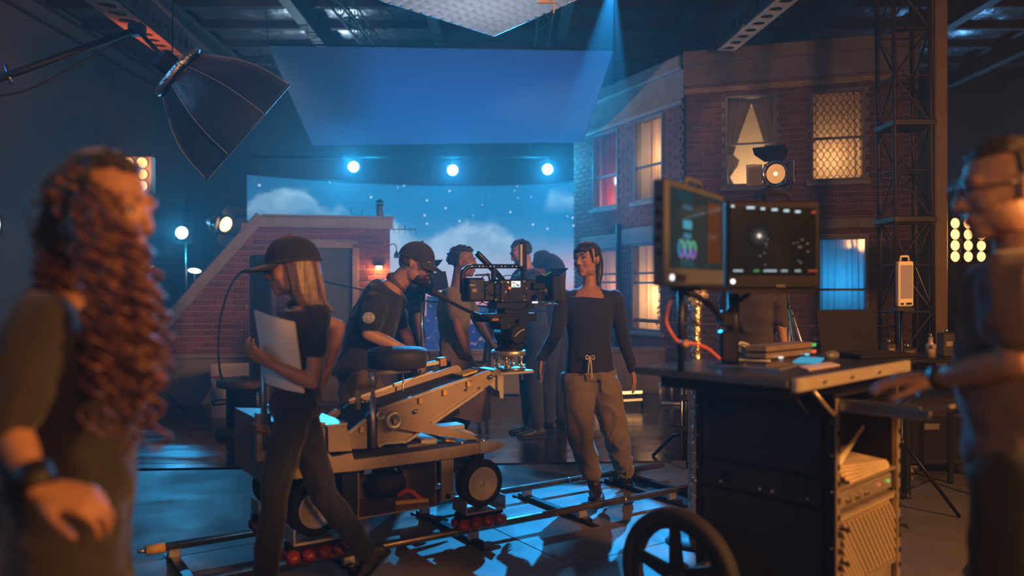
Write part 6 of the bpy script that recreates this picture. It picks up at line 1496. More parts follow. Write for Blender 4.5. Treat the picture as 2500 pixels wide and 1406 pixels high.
# equipment bench with small gear
t = thing('equipment_bench', px(2250, 1000, 5.4), 'low dark equipment bench behind the cart', 'bench'); bz_ = CH-(868-703)*5.4/F
mb = MB(); mb.box((px(2270, 0, 5.4).x, 5.4, bz_-.015), (.55, .45, .03), None, 0, .004); mb.build('top', BLACKM, t)
for sx in (-.25, .25):
    for sy in (-.2, .2):
        mb = MB(); mb.box((px(2270, 0, 5.4).x+sx, 5.4+sy, (bz_-.03)/2), (.03, .03, bz_-.03)); mb.build('leg', BLACKM, t)
for k, (x, w, h, cc, lb_) in enumerate(((2170, .07, .09, (.05, .04, .035), 'squat dark power block on the equipment bench'), (2272, .06, .13, (.62, .52, .4), 'cream bottle-like canister on the equipment bench'), (2215, .10, .06, (.03, .03, .03), 'flat black radio on the equipment bench'), (2310, .09, .16, (.05, .042, .036), 'upright dark charger on the equipment bench'))):
    q = px(x, 868, 5.32); q.z = bz_; t2 = thing('bench_gear', q, lb_, 'device'); m_ = mat('gear%d' % k, cc, .45, .2, noise=.3, nscale=30)
    mb = MB(); 
    if k == 1: mb.lathe(q, ZZ, [(w*.5, 0), (w*.5, h*.6), (w*.25, h*.75), (w*.25, h), (0, h)], 18)
    else: mb.box(q+ZZ*h/2, (w, .08, h), None, 0, .008)
    mb.build('body', m_, t2)
    mb = MB(); mb.cyl(q+ZZ*h, q+ZZ*(h+.025), w*.16, n=10); mb.build('cap', STEEL, t2)
    mb = MB(); mb.box(q+V((0, -.042, h*.55)), (w*.5, .004, h*.2)); mb.build('face_plate', mat('faint_print', (.30, .28, .25), .6), t2)
# rolling case
c = px(2262, 1100, 6.05); t = thing('rolling_case', V((c.x, c.y, 0)), 'black rolling equipment case with a chrome wheel', 'case')
mb = MB(); mb.box((c.x, c.y, .27), (.44, .36, .42), None, 0, .02); mb.build('shell', mat('case_black', (.012, .012, .013), .35), t)
for z in (.10, .44):
    mb = MB(); mb.box((c.x, c.y, z), (.45, .37, .02), None, 0, .003); mb.build('edge_band', STEELP, t)
mb = MB(); mb.box((c.x-.06, c.y-.185, .36), (.12, .012, .05), None, 0, .004); mb.build('handle', STEEL, t)
for sx in (-.19, .19):
    for sy in (-.15, .15):
        w = V((c.x+sx, c.y+sy, .055)); mb = MB(); mb.lathe(w, V((0, -1, 0)), [(.03, -.018), (.055, -.014), (.055, .014), (.03, .018)], 20); mb.build('caster_wheel', RUBBER if sx > 0 else CHROME, t)
for k in range(2):
    mb = MB(); mb.tube(spline([px(2290, 1112+10*k, 6.3)*1.0, px(2330, 1110+12*k, 6.0), px(2380, 1125+8*k, 5.9), px(2480, 1130+14*k, 5.8), px(2560, 1128, 5.9)], 6), .008, 6)
    a_ = np.array(mb.v); mb.v = [(v[0], v[1], .022+(i % 6)*.001) for i, v in enumerate(mb.v)] if False else mb.v
    zmin = a_[:, 2]; mb.v = [(v[0], v[1], .021+.006*math.sin(2*PI*(i % 6)/6)) for i, v in enumerate(mb.v)]
    mb.build('floor_cable', CABLE, None, 'black cable lying on the floor near the rolling case', 'cable', 'floor cables by the rolling case')
mb = MB(); mb.tube(spline([V((2.0, 3.35, .02)), V((2.2, 3.6, .10)), V((2.25, 3.9, .02)), V((2.6, 4.2, .02))], 6), .008, 6); mb.build('looped_cable', CABLE, None, 'loose cable loop on the floor beyond the cart wheels', 'cable')
# ================================================================== PEOPLE
def remesh(mb, name, mats, parent, vox, smooth=2, disp=0.0, dscale=.12, label=None, dstretch=None):
    M = mwof(parent); me = mb.mesh(name+'_src', mats, M); o = bpy.data.objects.new('tmp', me); COL.objects.link(o)
    r = o.modifiers.new('r', 'REMESH'); r.mode = 'VOXEL'; r.voxel_size = vox; r.adaptivity = 0
    if smooth:
        s = o.modifiers.new('s', 'SMOOTH'); s.factor = .5; s.iterations = smooth
    dg = bpy.context.evaluated_depsgraph_get(); dg.update()
    nm = bpy.data.meshes.new_from_object(o.evaluated_get(dg)); bpy.data.objects.remove(o); bpy.data.meshes.remove(me)
    n = len(nm.vertices); co = np.empty(n*3, np.float32); nm.vertices.foreach_get('co', co); co = co.reshape(-1, 3)
    if disp:
        no = np.empty(n*3, np.float32); nm.vertices.foreach_get('normal', no); no = no.reshape(-1, 3)
        st = dstretch or (1, 1, 1); k = np.empty(n, np.float32)
        for i in range(n):
            c = co[i]; q = V((c[0]*st[0]/dscale, c[1]*st[1]/dscale, c[2]*st[2]/dscale))
            w = mnoise.noise(q*.5)*.03*0; f = mnoise.noise(q+V((mnoise.noise(q*.7)*1.5, 0, 0)))
            k[i] = -abs(f)*1.6+.35
        co = co+no*(k*disp)[:, None]; nm.vertices.foreach_set('co', co.ravel())
    nm.name = name; nm.materials.clear(); nm.materials.append(mats)
    nm.polygons.foreach_set('use_smooth', [True]*len(nm.polygons)); nm.update()
    ob = linkmesh(name, nm, parent)
    if label: ob['label'] = label
    return ob
def seg(mb, a, b, r0, r1, fl=1.0, hint=(0, 0, 1), n=16, bulge=0.0):
    # limb segment with a soft belly
    a, b = V(a), V(b); x, y, z = frame(b-a, hint); L = (b-a).length; S = []
    for i in range(1, 4):
        t = PI/2*(1-i/3); S.append((a-z*r0*math.sin(t), x*max(r0*math.cos(t), 1e-4), y*max(r0*math.cos(t)*fl, 1e-4)))
    for i in range(1, 6):
        t = i/6; r = r0+(r1-r0)*t+bulge*math.sin(PI*min(1, t*1.3)); S.append((a+z*L*t, x*r, y*r*fl))
    for i in range(0, 3):
        t = PI/2*i/3; S.append((b+z*r1*math.sin(t), x*max(r1*math.cos(t), 1e-4), y*max(r1*math.cos(t)*fl, 1e-4)))
    return mb.loft(S, 0, n)
def hand(mb, w, d, n, side, curl=.5, s=1.0, spread=.1, thumb=.5):
    w = V(w); d = V(d).normalized(); n = V(n); n = (n-d*n.dot(d)).normalized(); l = d.cross(n)*side   # l: towards the thumb
    L = .088*s
    mb.loft([(w-d*.01*s, l*.024*s, n*.019*s), (w+d*.02*s, l*.031*s, n*.016*s), (w+d*.05*s, l*.038*s, n*.0145*s), (w+d*L, l*.040*s, n*.012*s), (w+d*(L+.008*s), l*.034*s, n*.008*s)], 0, 16, 2.6)
    lens = (.072, .080, .074, .058)
    for k in range(4):
        off = (.031-.0205*k)*s; p = w+d*(L-.004*s-(.004*s if k in (0, 3) else 0)-(.006*s if k == 3 else 0))+l*off; a = spread*(.5-k/3.0)
        dd = (d*math.cos(a)+l*math.sin(a)).normalized(); ang = 0; r = (.0086-.0006*(k == 3))*s
        for j, fr in enumerate((.46, .30, .24)):
            ang += curl*(.75 if j == 0 else 1.0); e = (dd*math.cos(ang)+n*math.sin(ang)).normalized(); q = p+e*(lens[k]*s*fr); mb.cap(p, q, r, r*.93, 10); p = q; r *= .93
    p = w+d*.022*s+l*.026*s+n*.006*s; e = (d*(.75)+l*(.75-.3*thumb)+n*.35*thumb).normalized(); q = p+e*.042*s; mb.cap(p, q, .0125*s, .0105*s, 10)
    e2 = (e+d*.35+n*.35*thumb).normalized(); p2 = q+e2*.030*s; mb.cap(q, p2, .0102*s, .0092*s, 10); mb.cap(p2, p2+(e2+d*.2).normalized()*.024*s, .0092*s, .0075*s, 10)
def foot_src(mb, ankle, toe_dir, s=1.0, up=ZZ, sole=0.0):
    a = V(ankle); f = V(toe_dir).normalized(); u = V(up); u = (u-f*u.dot(f)).normalized(); l = f.cross(u)
    h = .075*s
    S = [(-.075, .022, .020, -.045), (-.065, .034, .034, -.040), (-.02, .037, .050, -.026), (.03, .039, .044, -.034), (.08, .044, .030, -.047), (.13, .047, .024, -.052), (.17, .042, .021, -.055), (.195, .026, .014, -.060)]
    mb.loft([(a+f*(x*s)+u*((c)*s), l*(w*s), u*(t*s)) for x, w, t, c in S], 0, 18, 2.6)
class Head:
    def __init__(s, c, f, u=ZZ, k=1.0):
        s.c = V(c); s.f = V(f).normalized(); u = V(u); s.u = (u-s.f*u.dot(s.f)).normalized(); s.r = s.f.cross(s.u); s.k = k
    def p(s, x, y, z): return s.c+(s.r*x+s.f*y+s.u*z)*s.k
    def ell(s, mb, c, r, nu=20, nv=14): mb.sphere(s.p(*c), tuple(q*s.k for q in r), nu, nv, (s.r, s.f, s.u))
    def src(s, mb, male=False):
        k = s.k
        s.ell(mb, (0, -.014, .036), (.074, .096, .086)); s.ell(mb, (0, .022, .000), (.066, .074, .086)); s.ell(mb, (0, .028, -.048), (.054, .058, .060))
        s.ell(mb, (0, .062, -.090), (.026 if not male else .031, .022, .020)); s.ell(mb, (0, .066, -.060), (.034, .024, .032))
        for q in (-1, 1):
            s.ell(mb, (q*.034, .050, -.020), (.030, .034, .034), 14, 10); s.ell(mb, (q*.040, .014, -.058), (.024, .046, .040), 14, 10)
            s.ell(mb, (q*.023, .074, .034), (.034, .018, .014), 14, 8); s.ell(mb, (q*.031, .070, .019), (.020, .018, .010), 12, 8)
            mb.cap(s.p(q*.074, -.012, .020), s.p(q*.079, -.006, -.022), .012*k, .008*k, 10); s.ell(mb, (q*.079, -.016, .008), (.006, .018, .026), 12, 8)
            s.ell(mb, (q*.0115, .092, -.029), (.009, .011, .009), 10, 6)
        mb.cap(s.p(0, .084, .026), s.p(0, .105, -.020), .0095*k, .0125*k, 10); s.ell(mb, (0, .106, -.023), (.0115, .012, .010), 10, 6)
        s.ell(mb, (0, .082, -.052), (.024, .011, .009), 12, 8); s.ell(mb, (0, .080, -.064), (.021, .011, .009), 12, 8)
    def face(s, parent, brow, lip, iris=(.03, .018, .01), lipw=.022):
        k = s.k
        for q in (-1, 1):
            mb = MB(); mb.sphere(s.p(q*.031, .0735, .010), .0135*k, 14, 10); ey = mb.build('eye', mat('eye_white', (.55, .52, .50), .25), parent)
            mb = MB(); mb.sphere(s.p(q*.031, .0825, .010), .0064*k, 10, 8); mb.build('iris', mat('iris', iris, .2), ey)
            mb = MB(); mb.tube([s.p(q*(.031+.0165*math.cos(a)),   .0790+.0095*math.sin(a), .0105+.0080*math.sin(a)) for a in np.linspace(0, PI, 9)], .0026*k, 6); mb.build('eyelid', mat('lash_dark', (.02, .014, .012), .6), ey)
            mb = MB(); mb.tube([s.p(q*.014, .0925, .032), s.p(q*.030, .0915, .0385), s.p(q*.047, .079, .034)], [.0030*k, .0036*k, .0018*k], 6); mb.build('eyebrow', brow, parent)
        mb = MB(); mb.tube([s.p(-lipw, .0825, -.0575), s.p(-.009, .0925, -.0535), s.p(0, .0932, -.0550), s.p(.009, .0925, -.0535), s.p(lipw, .0825, -.0575)], [.0015*k, .0044*k, .0038*k, .0044*k, .0015*k], 8); mb.build('upper_lip', lip, parent)
        mb = MB(); mb.tube([s.p(-lipw*.95, .0820, -.0590), s.p(-.008, .0910, -.0640), s.p(.008, .0910, -.0640), s.p(lipw*.95, .0820, -.0590)], [.0015*k, .0052*k, .0052*k, .0015*k], 8); mb.build('lower_lip', lip, parent)
    def shell(s, mb, hairline, grow=1.05, rough=.006, nu=40, nv=28, freq=30, c=(0, -.012, .030), r=(.079, .101, .092)):
        # hairline(x,y,z unit dir)->True where hair grows
        vs = []; c0 = c
        for i in range(nv+1):
            t = -PI/2+PI*i/nv
            for j in range(nu):
                a = 2*PI*j/nu; d = (math.cos(t)*math.cos(a), math.cos(t)*math.sin(a), math.sin(t)); g = grow if hairline(*d) else .80
                n = 1+rough*10*mnoise.noise(V(d)*freq*.1)+rough*4*mnoise.noise(V(d)*freq*.35)
                vs.append(s.p(c0[0]+r[0]*d[0]*g*n, c0[1]+r[1]*d[1]*g*n, c0[2]+r[2]*d[2]*g*n))
        mb.add(vs, [(i*nu+j, i*nu+(j+1) % nu, (i+1)*nu+(j+1) % nu, (i+1)*nu+j) for i in range(nv) for j in range(nu)], 0, True)
def skin(name, c): return mat(name, c, .5, noise=.22, nscale=14, bump=.04, bscale=90, spec=.4)
def cloth(name, c, noise=.25, rough=.85, bump=.12): return mat(name, c, rough, noise=noise, nscale=9, bump=bump, bscale=160, sheen=.25)
def lerp(a, b, t): return V(a).lerp(V(b), t)
def torso(mb, pel, chest, neck, lat_p, lat_c, W, off=0.0, z0=-.12, top=.93, belly=0.0):
    # superellipse sections along the bent spine; W: overall width scale
    sp = [V(pel), lerp(pel, chest, .5)+V((0, 0, 0)), V(chest), V(neck)]
    prof = [(-.20, .150, .100), (-.10, .168, .112), (0.0, .166, .112), (.18, .148, .100), (.36, .136, .094+belly*.5), (.54, .146, .104), (.70, .163, .112), (.84, .166, .105), (.93, .130, .084), (1.0, .062, .058)]
    ctr = spline([sp[0], sp[1], sp[2], sp[3]], 10); N = len(ctr)-1; S = []
    for t, w, d in prof:
        if t < z0 or t > top: continue
        if t < 0: p = ctr[0]+(ctr[0]-ctr[2]).normalized()*(-t*(sp[3]-sp[0]).length); tg = (ctr[2]-ctr[0]).normalized()
        else:
            q = min(N-1, int(t*N)); p = ctr[q].lerp(ctr[q+1], t*N-q) if q < N else ctr[N]; tg = (ctr[min(N, q+2)]-ctr[max(0, q-2)]).normalized()
        l = V(lat_p).lerp(V(lat_c), max(0, min(1, t))); l = (l-tg*l.dot(tg)).normalized(); f = l.cross(tg)
        S.append((p, l*(w*W+off), f*(d*W+off+(belly if .2 < t < .6 else 0))))
    mb.loft(S, 0, 28, 2.25); return mb
def person(name, label, base, J, hd, sk, W=1.0, male=False, vox=.006, hands=None, feetdir=None, build_legs=True, group=None):
    """J joints: pel chest neck sl sr el er wl wr hl hr kl kr al ar ; l/r are the person's own left/right"""
    P = thing(name, base, label, 'person', group); lat_p = (V(J['hl'])-V(J['hr'])).normalized(); lat_c = (V(J['sl'])-V(J['sr'])).normalized()
    mb = MB(); torso(mb, J['pel'], J['chest'], J['neck'], lat_p, lat_c, W*.93, -.004, -.15, 1.0)
    mb.cap(lerp(J['chest'], J['neck'], .75), lerp(J['neck'], hd.p(0, -.02, -.05), .9), (.060 if male else .055)*W, (.054 if male else .047)*W, 14); mb.cap(J['neck'], hd.p(0, -.02, -.02), (.056 if male else .049)*W, (.052 if male else .046)*W, 14)
    hd.src(mb, male)
    aw = (.9 if not male else 1.0)*W
    for s in ('l', 'r'):
        S, E, Wr = V(J['s'+s]), V(J['e'+s]), V(J['w'+s])
        seg(mb, lerp(J['neck'], J['chest'], .16), S, .040*aw, .044*aw); seg(mb, lerp(J['chest'], S, .6), S, .06*aw, .052*aw); seg(mb, S, E, .050*aw, .037*aw, bulge=.006); seg(mb, E, Wr, .038*aw, .026*aw, bulge=.006)
        if hands and s in hands:
            h = hands[s]; hand(mb, Wr, h[0], h[1], h[2], h[3], h[4] if len(h) > 4 else (1.0 if male else .92), h[5] if len(h) > 5 else .16, h[6] if len(h) > 6 else .5)
        if build_legs:
            H, K, A = V(J['h'+s]), V(J['k'+s]), V(J['a'+s]); seg(mb, H, K, .078*W, .052*W); seg(mb, K, A, .052*W, .036*W, bulge=.008)
    ob = remesh(mb, 'body', sk, P, vox, 5 if vox < .007 else 3)
    return P, lat_p, lat_c
def shirt(P, J, lat_p, lat_c, m, W=1.0, off=.014, sleeve=.62, z0=-.06, vox=.009, disp=.012, belly=0, name='shirt', sl_r=.064, top=.97, full=False, trap=.26, dscale=.10):
    mb = MB(); torso(mb, J['pel'], J['chest'], J['neck'], lat_p, lat_c, W, off, z0, top, belly)
    for s in ('l', 'r'):
        S, E, Wr = V(J['s'+s]), V(J['e'+s]), V(J['w'+s]); seg(mb, lerp(J['chest'], S, .5), S, .075*W, sl_r*.98*W)
        seg(mb, lerp(lerp(J['neck'], J['chest'], trap), S, .22), S+(J['chest']-S).normalized()*.012, .046*W, sl_r*.93*W)
        if sleeve <= 1: seg(mb, S, lerp(S, E, sleeve), sl_r*W, sl_r*.92*W)
        else:
            seg(mb, S, E, sl_r*W, sl_r*.78*W); seg(mb, E, lerp(E, Wr, sleeve-1), sl_r*.78*W, sl_r*.58*W)
    return remesh(mb, name, m, P, vox, 3, disp, dscale)
def trousers(P, J, lat_p, m, W=1.0, r=(.105, .075, .058), to=.95, vox=.010, disp=.016, waist=.16, name='trousers', lat_c=None, stretch=(1, 1, .6)):
    mb = MB(); torso(mb, J['pel'], J['chest'], J['neck'], lat_p, lat_p, W, .012, -.15, waist)
    for s in ('l', 'r'):
        H, K, A = V(J['h'+s]), V(J['k'+s]), V(J['a'+s]); seg(mb, H, K, r[0]*W, r[1]*W, n=18); seg(mb, K, lerp(K, A, to), r[1]*W, r[2]*W, n=18)
    return remesh(mb, name, m, P, vox, 3, disp, .11, None, stretch)
def shoes(P, J, dirs, m, s=1.0, sole=None, boot=0.0):
    for k in ('l', 'r'):
        mb = MB(); foot_src(mb, J['a'+k], dirs[k], s)
        if boot: mb.cap(V(J['a'+k])-ZZ*.02, V(J['a'+k])+(V(J['k'+k])-V(J['a'+k])).normalized()*boot, .045*s, .047*s, 14)
        o = remesh(mb, 'shoe', m, P, .007, 2)
        mb = MB(); f = V(dirs[k]).normalized(); u = ZZ-f*ZZ.dot(f); u.normalize(); l = f.cross(u); a = V(J['a'+k])
        mb.loft([(a+f*(x*s)-u*(.078*s), l*(w*s), u*.010*s) for x, w in ((-.082, .020), (-.07, .036), (0, .038), (.08, .048), (.14, .050), (.18, .042), (.203, .024))], 0, 16, 3)
        mb.build('sole', sole or RUBBER, o)
def cap_hat(P, hd, m, brim_m=None, brim_len=.085, size=1.06, tilt=0.0):
    mb = MB(); vs = []; nu, nv = 36, 12; c = (0, -.012, .040); r = (.082*size, .103*size, .092*size)
    for i in range(nv+1):
        t = (PI/2)*i/nv
        for j in range(nu):
            a = 2*PI*j/nu; vs.append(hd.p(c[0]+r[0]*math.cos(t)*math.cos(a), c[1]+r[1]*math.cos(t)*math.sin(a)+.004*math.sin(t), c[2]-.012+r[2]*math.sin(t)*1.08))
    mb.add(vs, [(i*nu+j, i*nu+(j+1) % nu, (i+1)*nu+(j+1) % nu, (i+1)*nu+j) for i in range(nv) for j in range(nu)], 0, True)
    mb.tube([hd.p(c[0]+r[0]*1.005*math.cos(2*PI*j/nu), c[1]+r[1]*1.005*math.sin(2*PI*j/nu), c[2]-.012) for j in range(nu)], .004*hd.k, 5, closed=True)
    mb.sphere(hd.p(0, c[1]+.004, c[2]-.012+r[2]*1.08), .008*hd.k, 8, 6)
    o = mb.build('cap', m, P)
    mb = MB(); n = 14; vs = []
    for j in range(n+1):
        a = PI*(.14+.72*j/n)
        for k in range(5):
            t = k/4; ext = brim_len*t*math.sin(PI*(.08+.84*j/n))**.6
            x = c[0]+r[0]*1.0*math.cos(a)*(1+.06*t); y = c[1]+r[1]*math.sin(a)+ext; z = c[2]-.012-.010*t-.30*abs(x)**1.6-tilt*t
            vs.append((x, y, z))
    top = [hd.p(*v) for v in vs]; bot = [hd.p(v[0], v[1], v[2]-.004) for v in vs]; F_ = []
    for j in range(n):
        for k in range(4): F_.append((j*5+k, j*5+k+1, (j+1)*5+k+1, (j+1)*5+k))
    nv_ = len(top); mb.add(top+bot, F_+[tuple(nv_+q for q in f[::-1]) for f in F_]+[(j*5+4, nv_+j*5+4, nv_+(j+1)*5+4, (j+1)*5+4) for j in range(n)], 0, True)
    mb.build('brim', brim_m or m, o); return o
def strands(mb, pts0, n, r, L, spreadv, rs, wave=.0, k=8, down=V((0, 0, -1)), curl=0.0, cr=.012, turns=6):
    # n locks: each from a root point along a path with optional curl
    for i in range(n):
        p = V(pts0(rs)); d = V(spreadv(rs, p)); ln = L*(.75+.5*rs.random()); N = k*(3 if curl else 1); pts = []; ph = rs.uniform(0, 6.28)
        for j in range(N+1):
            t = j/N; q = p+d*(t*.06)+down*(ln*t)+d*(.02*math.sin(t*3))+V((.010*math.sin(ph*3+t*9), .008*math.sin(ph*5+t*7), 0))*(1 if curl else 0)
            if curl: q = q+V((math.cos(ph+t*turns*(.8+.05*ph)*2*PI), math.sin(ph+t*turns*(.8+.05*ph)*2*PI), .3*math.sin(ph*2+t*11)))*cr*(.7+.1*ph)*min(1, t*4)
            elif wave: q = q+V((math.sin(ph+t*7), math.cos(ph+t*6), 0))*wave
            pts.append(q)
        mb.tube(pts, [r*(1-.6*(j/N)**3) for j in range(N+1)], 5)
HAIRD = mat('dark_hair', (.012, .009, .008), .45, noise=.4, nscale=40, sheen=.3)
HAIRB = mat('blond_hair', (.22, .135, .07), .45, noise=.5, nscale=30, aniso_scale=(6, 6, .6))
HAIRC = mat('brown_curls', (.20, .088, .038), .45, noise=.5, nscale=30)
SK1 = skin('skin_warm', (.46, .24, .15)); SK2 = skin('skin_tan', (.40, .21, .135)); SK3 = skin('skin_brown', (.30, .155, .095)); SK4 = skin('skin_fair', (.52, .30, .22))
LIP = mat('lips', (.32, .10, .085), .4)
def J_(**k): return {a: px(*b) for a, b in k.items()}
def floor_fix(J, keys=('al', 'ar'), z=.088):
    for k in keys: J[k].z = z

# ---------------- walking woman by the track (faces the room, head turned)
def make_walker():
    J = J_(pel=(1440, 905, 5.27), chest=(1437, 765, 5.27), neck=(1440, 698, 5.29), sl=(1499, 726, 5.28), sr=(1377, 726, 5.26), el=(1522, 828, 5.30), er=(1357, 818, 5.20), wl=(1546, 905, 5.22), wr=(1320, 878, 5.12),
           hl=(1472, 930, 5.29), hr=(1408, 930, 5.25), kl=(1503, 1062, 5.22), kr=(1418, 1068, 5.18), al=(1530, 1168, 5.48), ar=(1452, 1180, 5.19))
    hd = Head(px(1433, 635, 5.27), (-.64, -.76, -.02), (0, .03, 1), 1.0)
    P, lp_, lc = person('person', 'person in black long-sleeved top and khaki trousers walking beside the track', V((J['pel'].x, J['pel'].y, 0)), J, hd, SK1, .90, False, .005,
        {'l': ((.10, -.12, -1), (-.75, .3, 0), 1, .22), 'r': ((-.16, -.10, -1), (.8, .2, 0), -1, .22)})
    hd.face(P, HAIRD, LIP)
    shirt(P, J, lp_, lc, cloth('black_jersey', (.014, .016, .022)), .97, .010, 1.95, -.02, .008, .005, sl_r=.060, top=.90)
    tr = trousers(P, J, lp_, cloth('khaki_twill', (.20, .155, .105), .2), .95, (.116, .090, .066), .80, .009, .020, .14)
    mb = MB(); w = px(1440, 872, 5.12); 
    for s in (-1, 1):
        mb.tube(spline([w, w+V((s*.022, -.01, .012)), w+V((s*.026, -.012, -.012)), w+V((0, -.005, -.004))], 5), .004, 6); mb.tube(spline([w, w+V((s*.008, -.008, -.05)), w+V((s*.012, -.006, -.12-.02*s))], 5), .005, 6)
    mb.build('drawstring', mat('white_cord', (.72, .62, .52), .8), tr)
    # cuffs
    for k in ('l', 'r'):
        mb = MB(); d = (J['a'+k]-J['k'+k]).normalized(); c = lerp(J['k'+k], J['a'+k], .80); mb.lathe(c, d, [(.054, -.02), (.066, -.012), (.066, .012), (.052, .02)], 20)
        mb.build('cuff', MATS['khaki_twill'], tr)
    shoes(P, J, {'l': (.18, -.75, -.45), 'r': (.06, -1, -.06)}, mat('dark_boot', (.03, .02, .016), .5, noise=.4, nscale=30), .95, None, .13)
    # hair: tied back with a fringe
    mb = MB()
    hd.shell(mb, lambda x, y, z: (y < .25 and z > -.55 and not (abs(x) > .55 and z < -.15 and y > -.35)) or z > .50, 1.06, .004)
    mb.cap(hd.p(0, -.10, .05), hd.p(0, -.135, .035), .028, .026, 14); mb.tube(spline([hd.p(0, -.13, .04), hd.p(.01, -.155, -.02), hd.p(.012, -.150, -.10), hd.p(.01, -.13, -.17)], 5), [.026, .028, .03, .03, .03, .031, .031, .031, .030, .03, .029, .027, .025, .022, .018, .010], 12)
    ob = remesh(mb, 'hair', HAIRD, P, .005, 1)
    mb = MB(); rs = random.Random(12)
    def yh(x, z): return -.012+.103*math.sqrt(max(0.02, 1-(x/.081)**2-((z-.036)/.093)**2))
    for i in range(30):
        a = -.058+.116*i/29; ze = .046+.020*rs.random(); pts = []
        for j in range(6):
            t = j/5; z = .112+(ze-.112)*t; x = a*(.75+.3*t); pts.append(hd.p(x, max(yh(x, z), .088*math.sqrt(max(.05, 1-(x/.072)**2)) if z < .07 else 0)+.002, z))
        mb.tube(pts, [.007, .007, .007, .006, .005, .0025], 6)
    for s_ in (-1, 1): mb.tube([hd.p(s_*.060, .045, .075), hd.p(s_*.070, .042, .03), hd.p(s_*.072, .030, -.02)], [.010, .009, .003], 6)
    mb.build('fringe', HAIRD, ob)
make_walker()

# ---------------- person in a black cap carrying a folder
def make_capwoman():
    J = J_(pel=(722, 985, 3.52), chest=(742, 815, 3.50), neck=(738, 735, 3.49), sl=(775, 768, 3.40), sr=(742, 772, 3.66), el=(762, 935, 3.36), er=(826, 795, 3.72), wl=(655, 885, 3.30), wr=(800, 905, 3.62),
           hl=(716, 1005, 3.44), hr=(728, 1005, 3.58), kl=(668, 1212, 3.36), kr=(792, 1208, 3.62), al=(642, 1420, 3.36), ar=(896, 1348, 3.72))
    J['al'].z = .085
    hd = Head(px(712, 656, 3.48), (-.95, -.24, -.10), (-.10, 0, 1), 1.03)
    P, lp_, lc = person('person', 'person in black cap and black T-shirt striding past with a white folder', V((J['pel'].x, J['pel'].y, 0)), J, hd, SK1, .86, False, .0055,
        {'l': ((-.75, -.15, .55), (.3, .8, .4), 1, .55, .95, .12, .6), 'r': ((-.35, -.35, -.8), (-.6, .2, .1), 1, .5)})
    hd.face(P, HAIRB, LIP)
    shirt(P, J, lp_, lc, cloth('black_cotton', (.012, .014, .018)), .90, .012, .52, -.02, .008, .008, sl_r=.060)
    # collar
    mb = MB(); q = J['neck']; mb.lathe(q-ZZ*.015, (V(hd.c)-q), [(.062, 0), (.066, .02), (.058, .035), (.052, .03)], 20, closed=True); mb.build('collar', MATS['black_cotton'], P)
    trousers(P, J, lp_, cloth('black_denim', (.008, .010, .015), .3), .90, (.092, .070, .056), .97, .010, .012, .13)
    shoes(P, J, {'l': (-1, -.25, -.02), 'r': (-.70, -.2, -.72)}, mat('black_boot', (.014, .014, .016), .5), .95, None, .05)
    cap_hat(P, hd, cloth('black_cap', (.008, .010, .014)), None, .098, 1.17, .010)
    mb = MB()
    hd.shell(mb, lambda x, y, z: y < .15 and z > -.75, 1.03, .004)
    for s in (-1, 1):
        for i in range(7):
            a = -.02-.013*i; x0 = s*(.078-.004*abs(i-2)); mb.tube(spline([hd.p(x0, a+.03, .03), hd.p(x0*1.06, a+.02, -.06), hd.p(x0*1.02, a+.01, -.13), hd.p(x0*.9, a-.01-.01*i, -.175-.006*i)], 4), [.014]*8+[.012, .011, .009, .007, .004], 7)
    for i in range(7):
        x0 = -.06+.02*i; mb.tube(spline([hd.p(x0, -.10, .02), hd.p(x0*1.05, -.112, -.08), hd.p(x0*1.05, -.12, -.15), hd.p(x0*1.1, -.15, -.20)], 4), [.016]*8+[.014, .012, .010, .008, .004], 7)
    remesh(mb, 'hair', HAIRB, P, .006, 1, .004, .02, None, (1, 1, .12))
    return J
JC = make_capwoman()
# white folder held against the chest
def folder():
    t = thing('folder', px(690, 930, 3.42), 'white folder with papers held by the person in the black cap', 'folder')
    q = [px(620, 760, 3.36), px(718, 790, 3.30), px(742, 960, 3.36), px(648, 935, 3.44)]
    def sheet(off, name, m, shrink=0, cols=None):
        vs = []; n = 14
        for j in range(n+1):
            for i in range(n+1):
                a = q[0].lerp(q[1], i/n); b = q[3].lerp(q[2], i/n); p = a.lerp(b, j/n); p = p+V((0, -.03*math.sin(PI*i/n)+off, .004*off*100*shrink)); vs.append(p)
        mb = MB(); mb.add(vs, [(j*(n+1)+i, j*(n+1)+i+1, (j+1)*(n+1)+i+1, (j+1)*(n+1)+i) for j in range(n) for i in range(n)], 0, True)
        mb.add([v+V((0, .002, 0)) for v in vs], [((j+1)*(n+1)+i, (j+1)*(n+1)+i+1, j*(n+1)+i+1, j*(n+1)+i) for j in range(n) for i in range(n)], 0, True); return mb.build(name, m, t)
    sheet(0, 'front_cover', mat('white_card', (.80, .79, .80), .55)); sheet(.008, 'paper', mat('paper_white', (.75, .74, .72), .8), 1); sheet(.014, 'back_cover', mat('white_card', (.80, .79, .80), .55), 1)
folder()

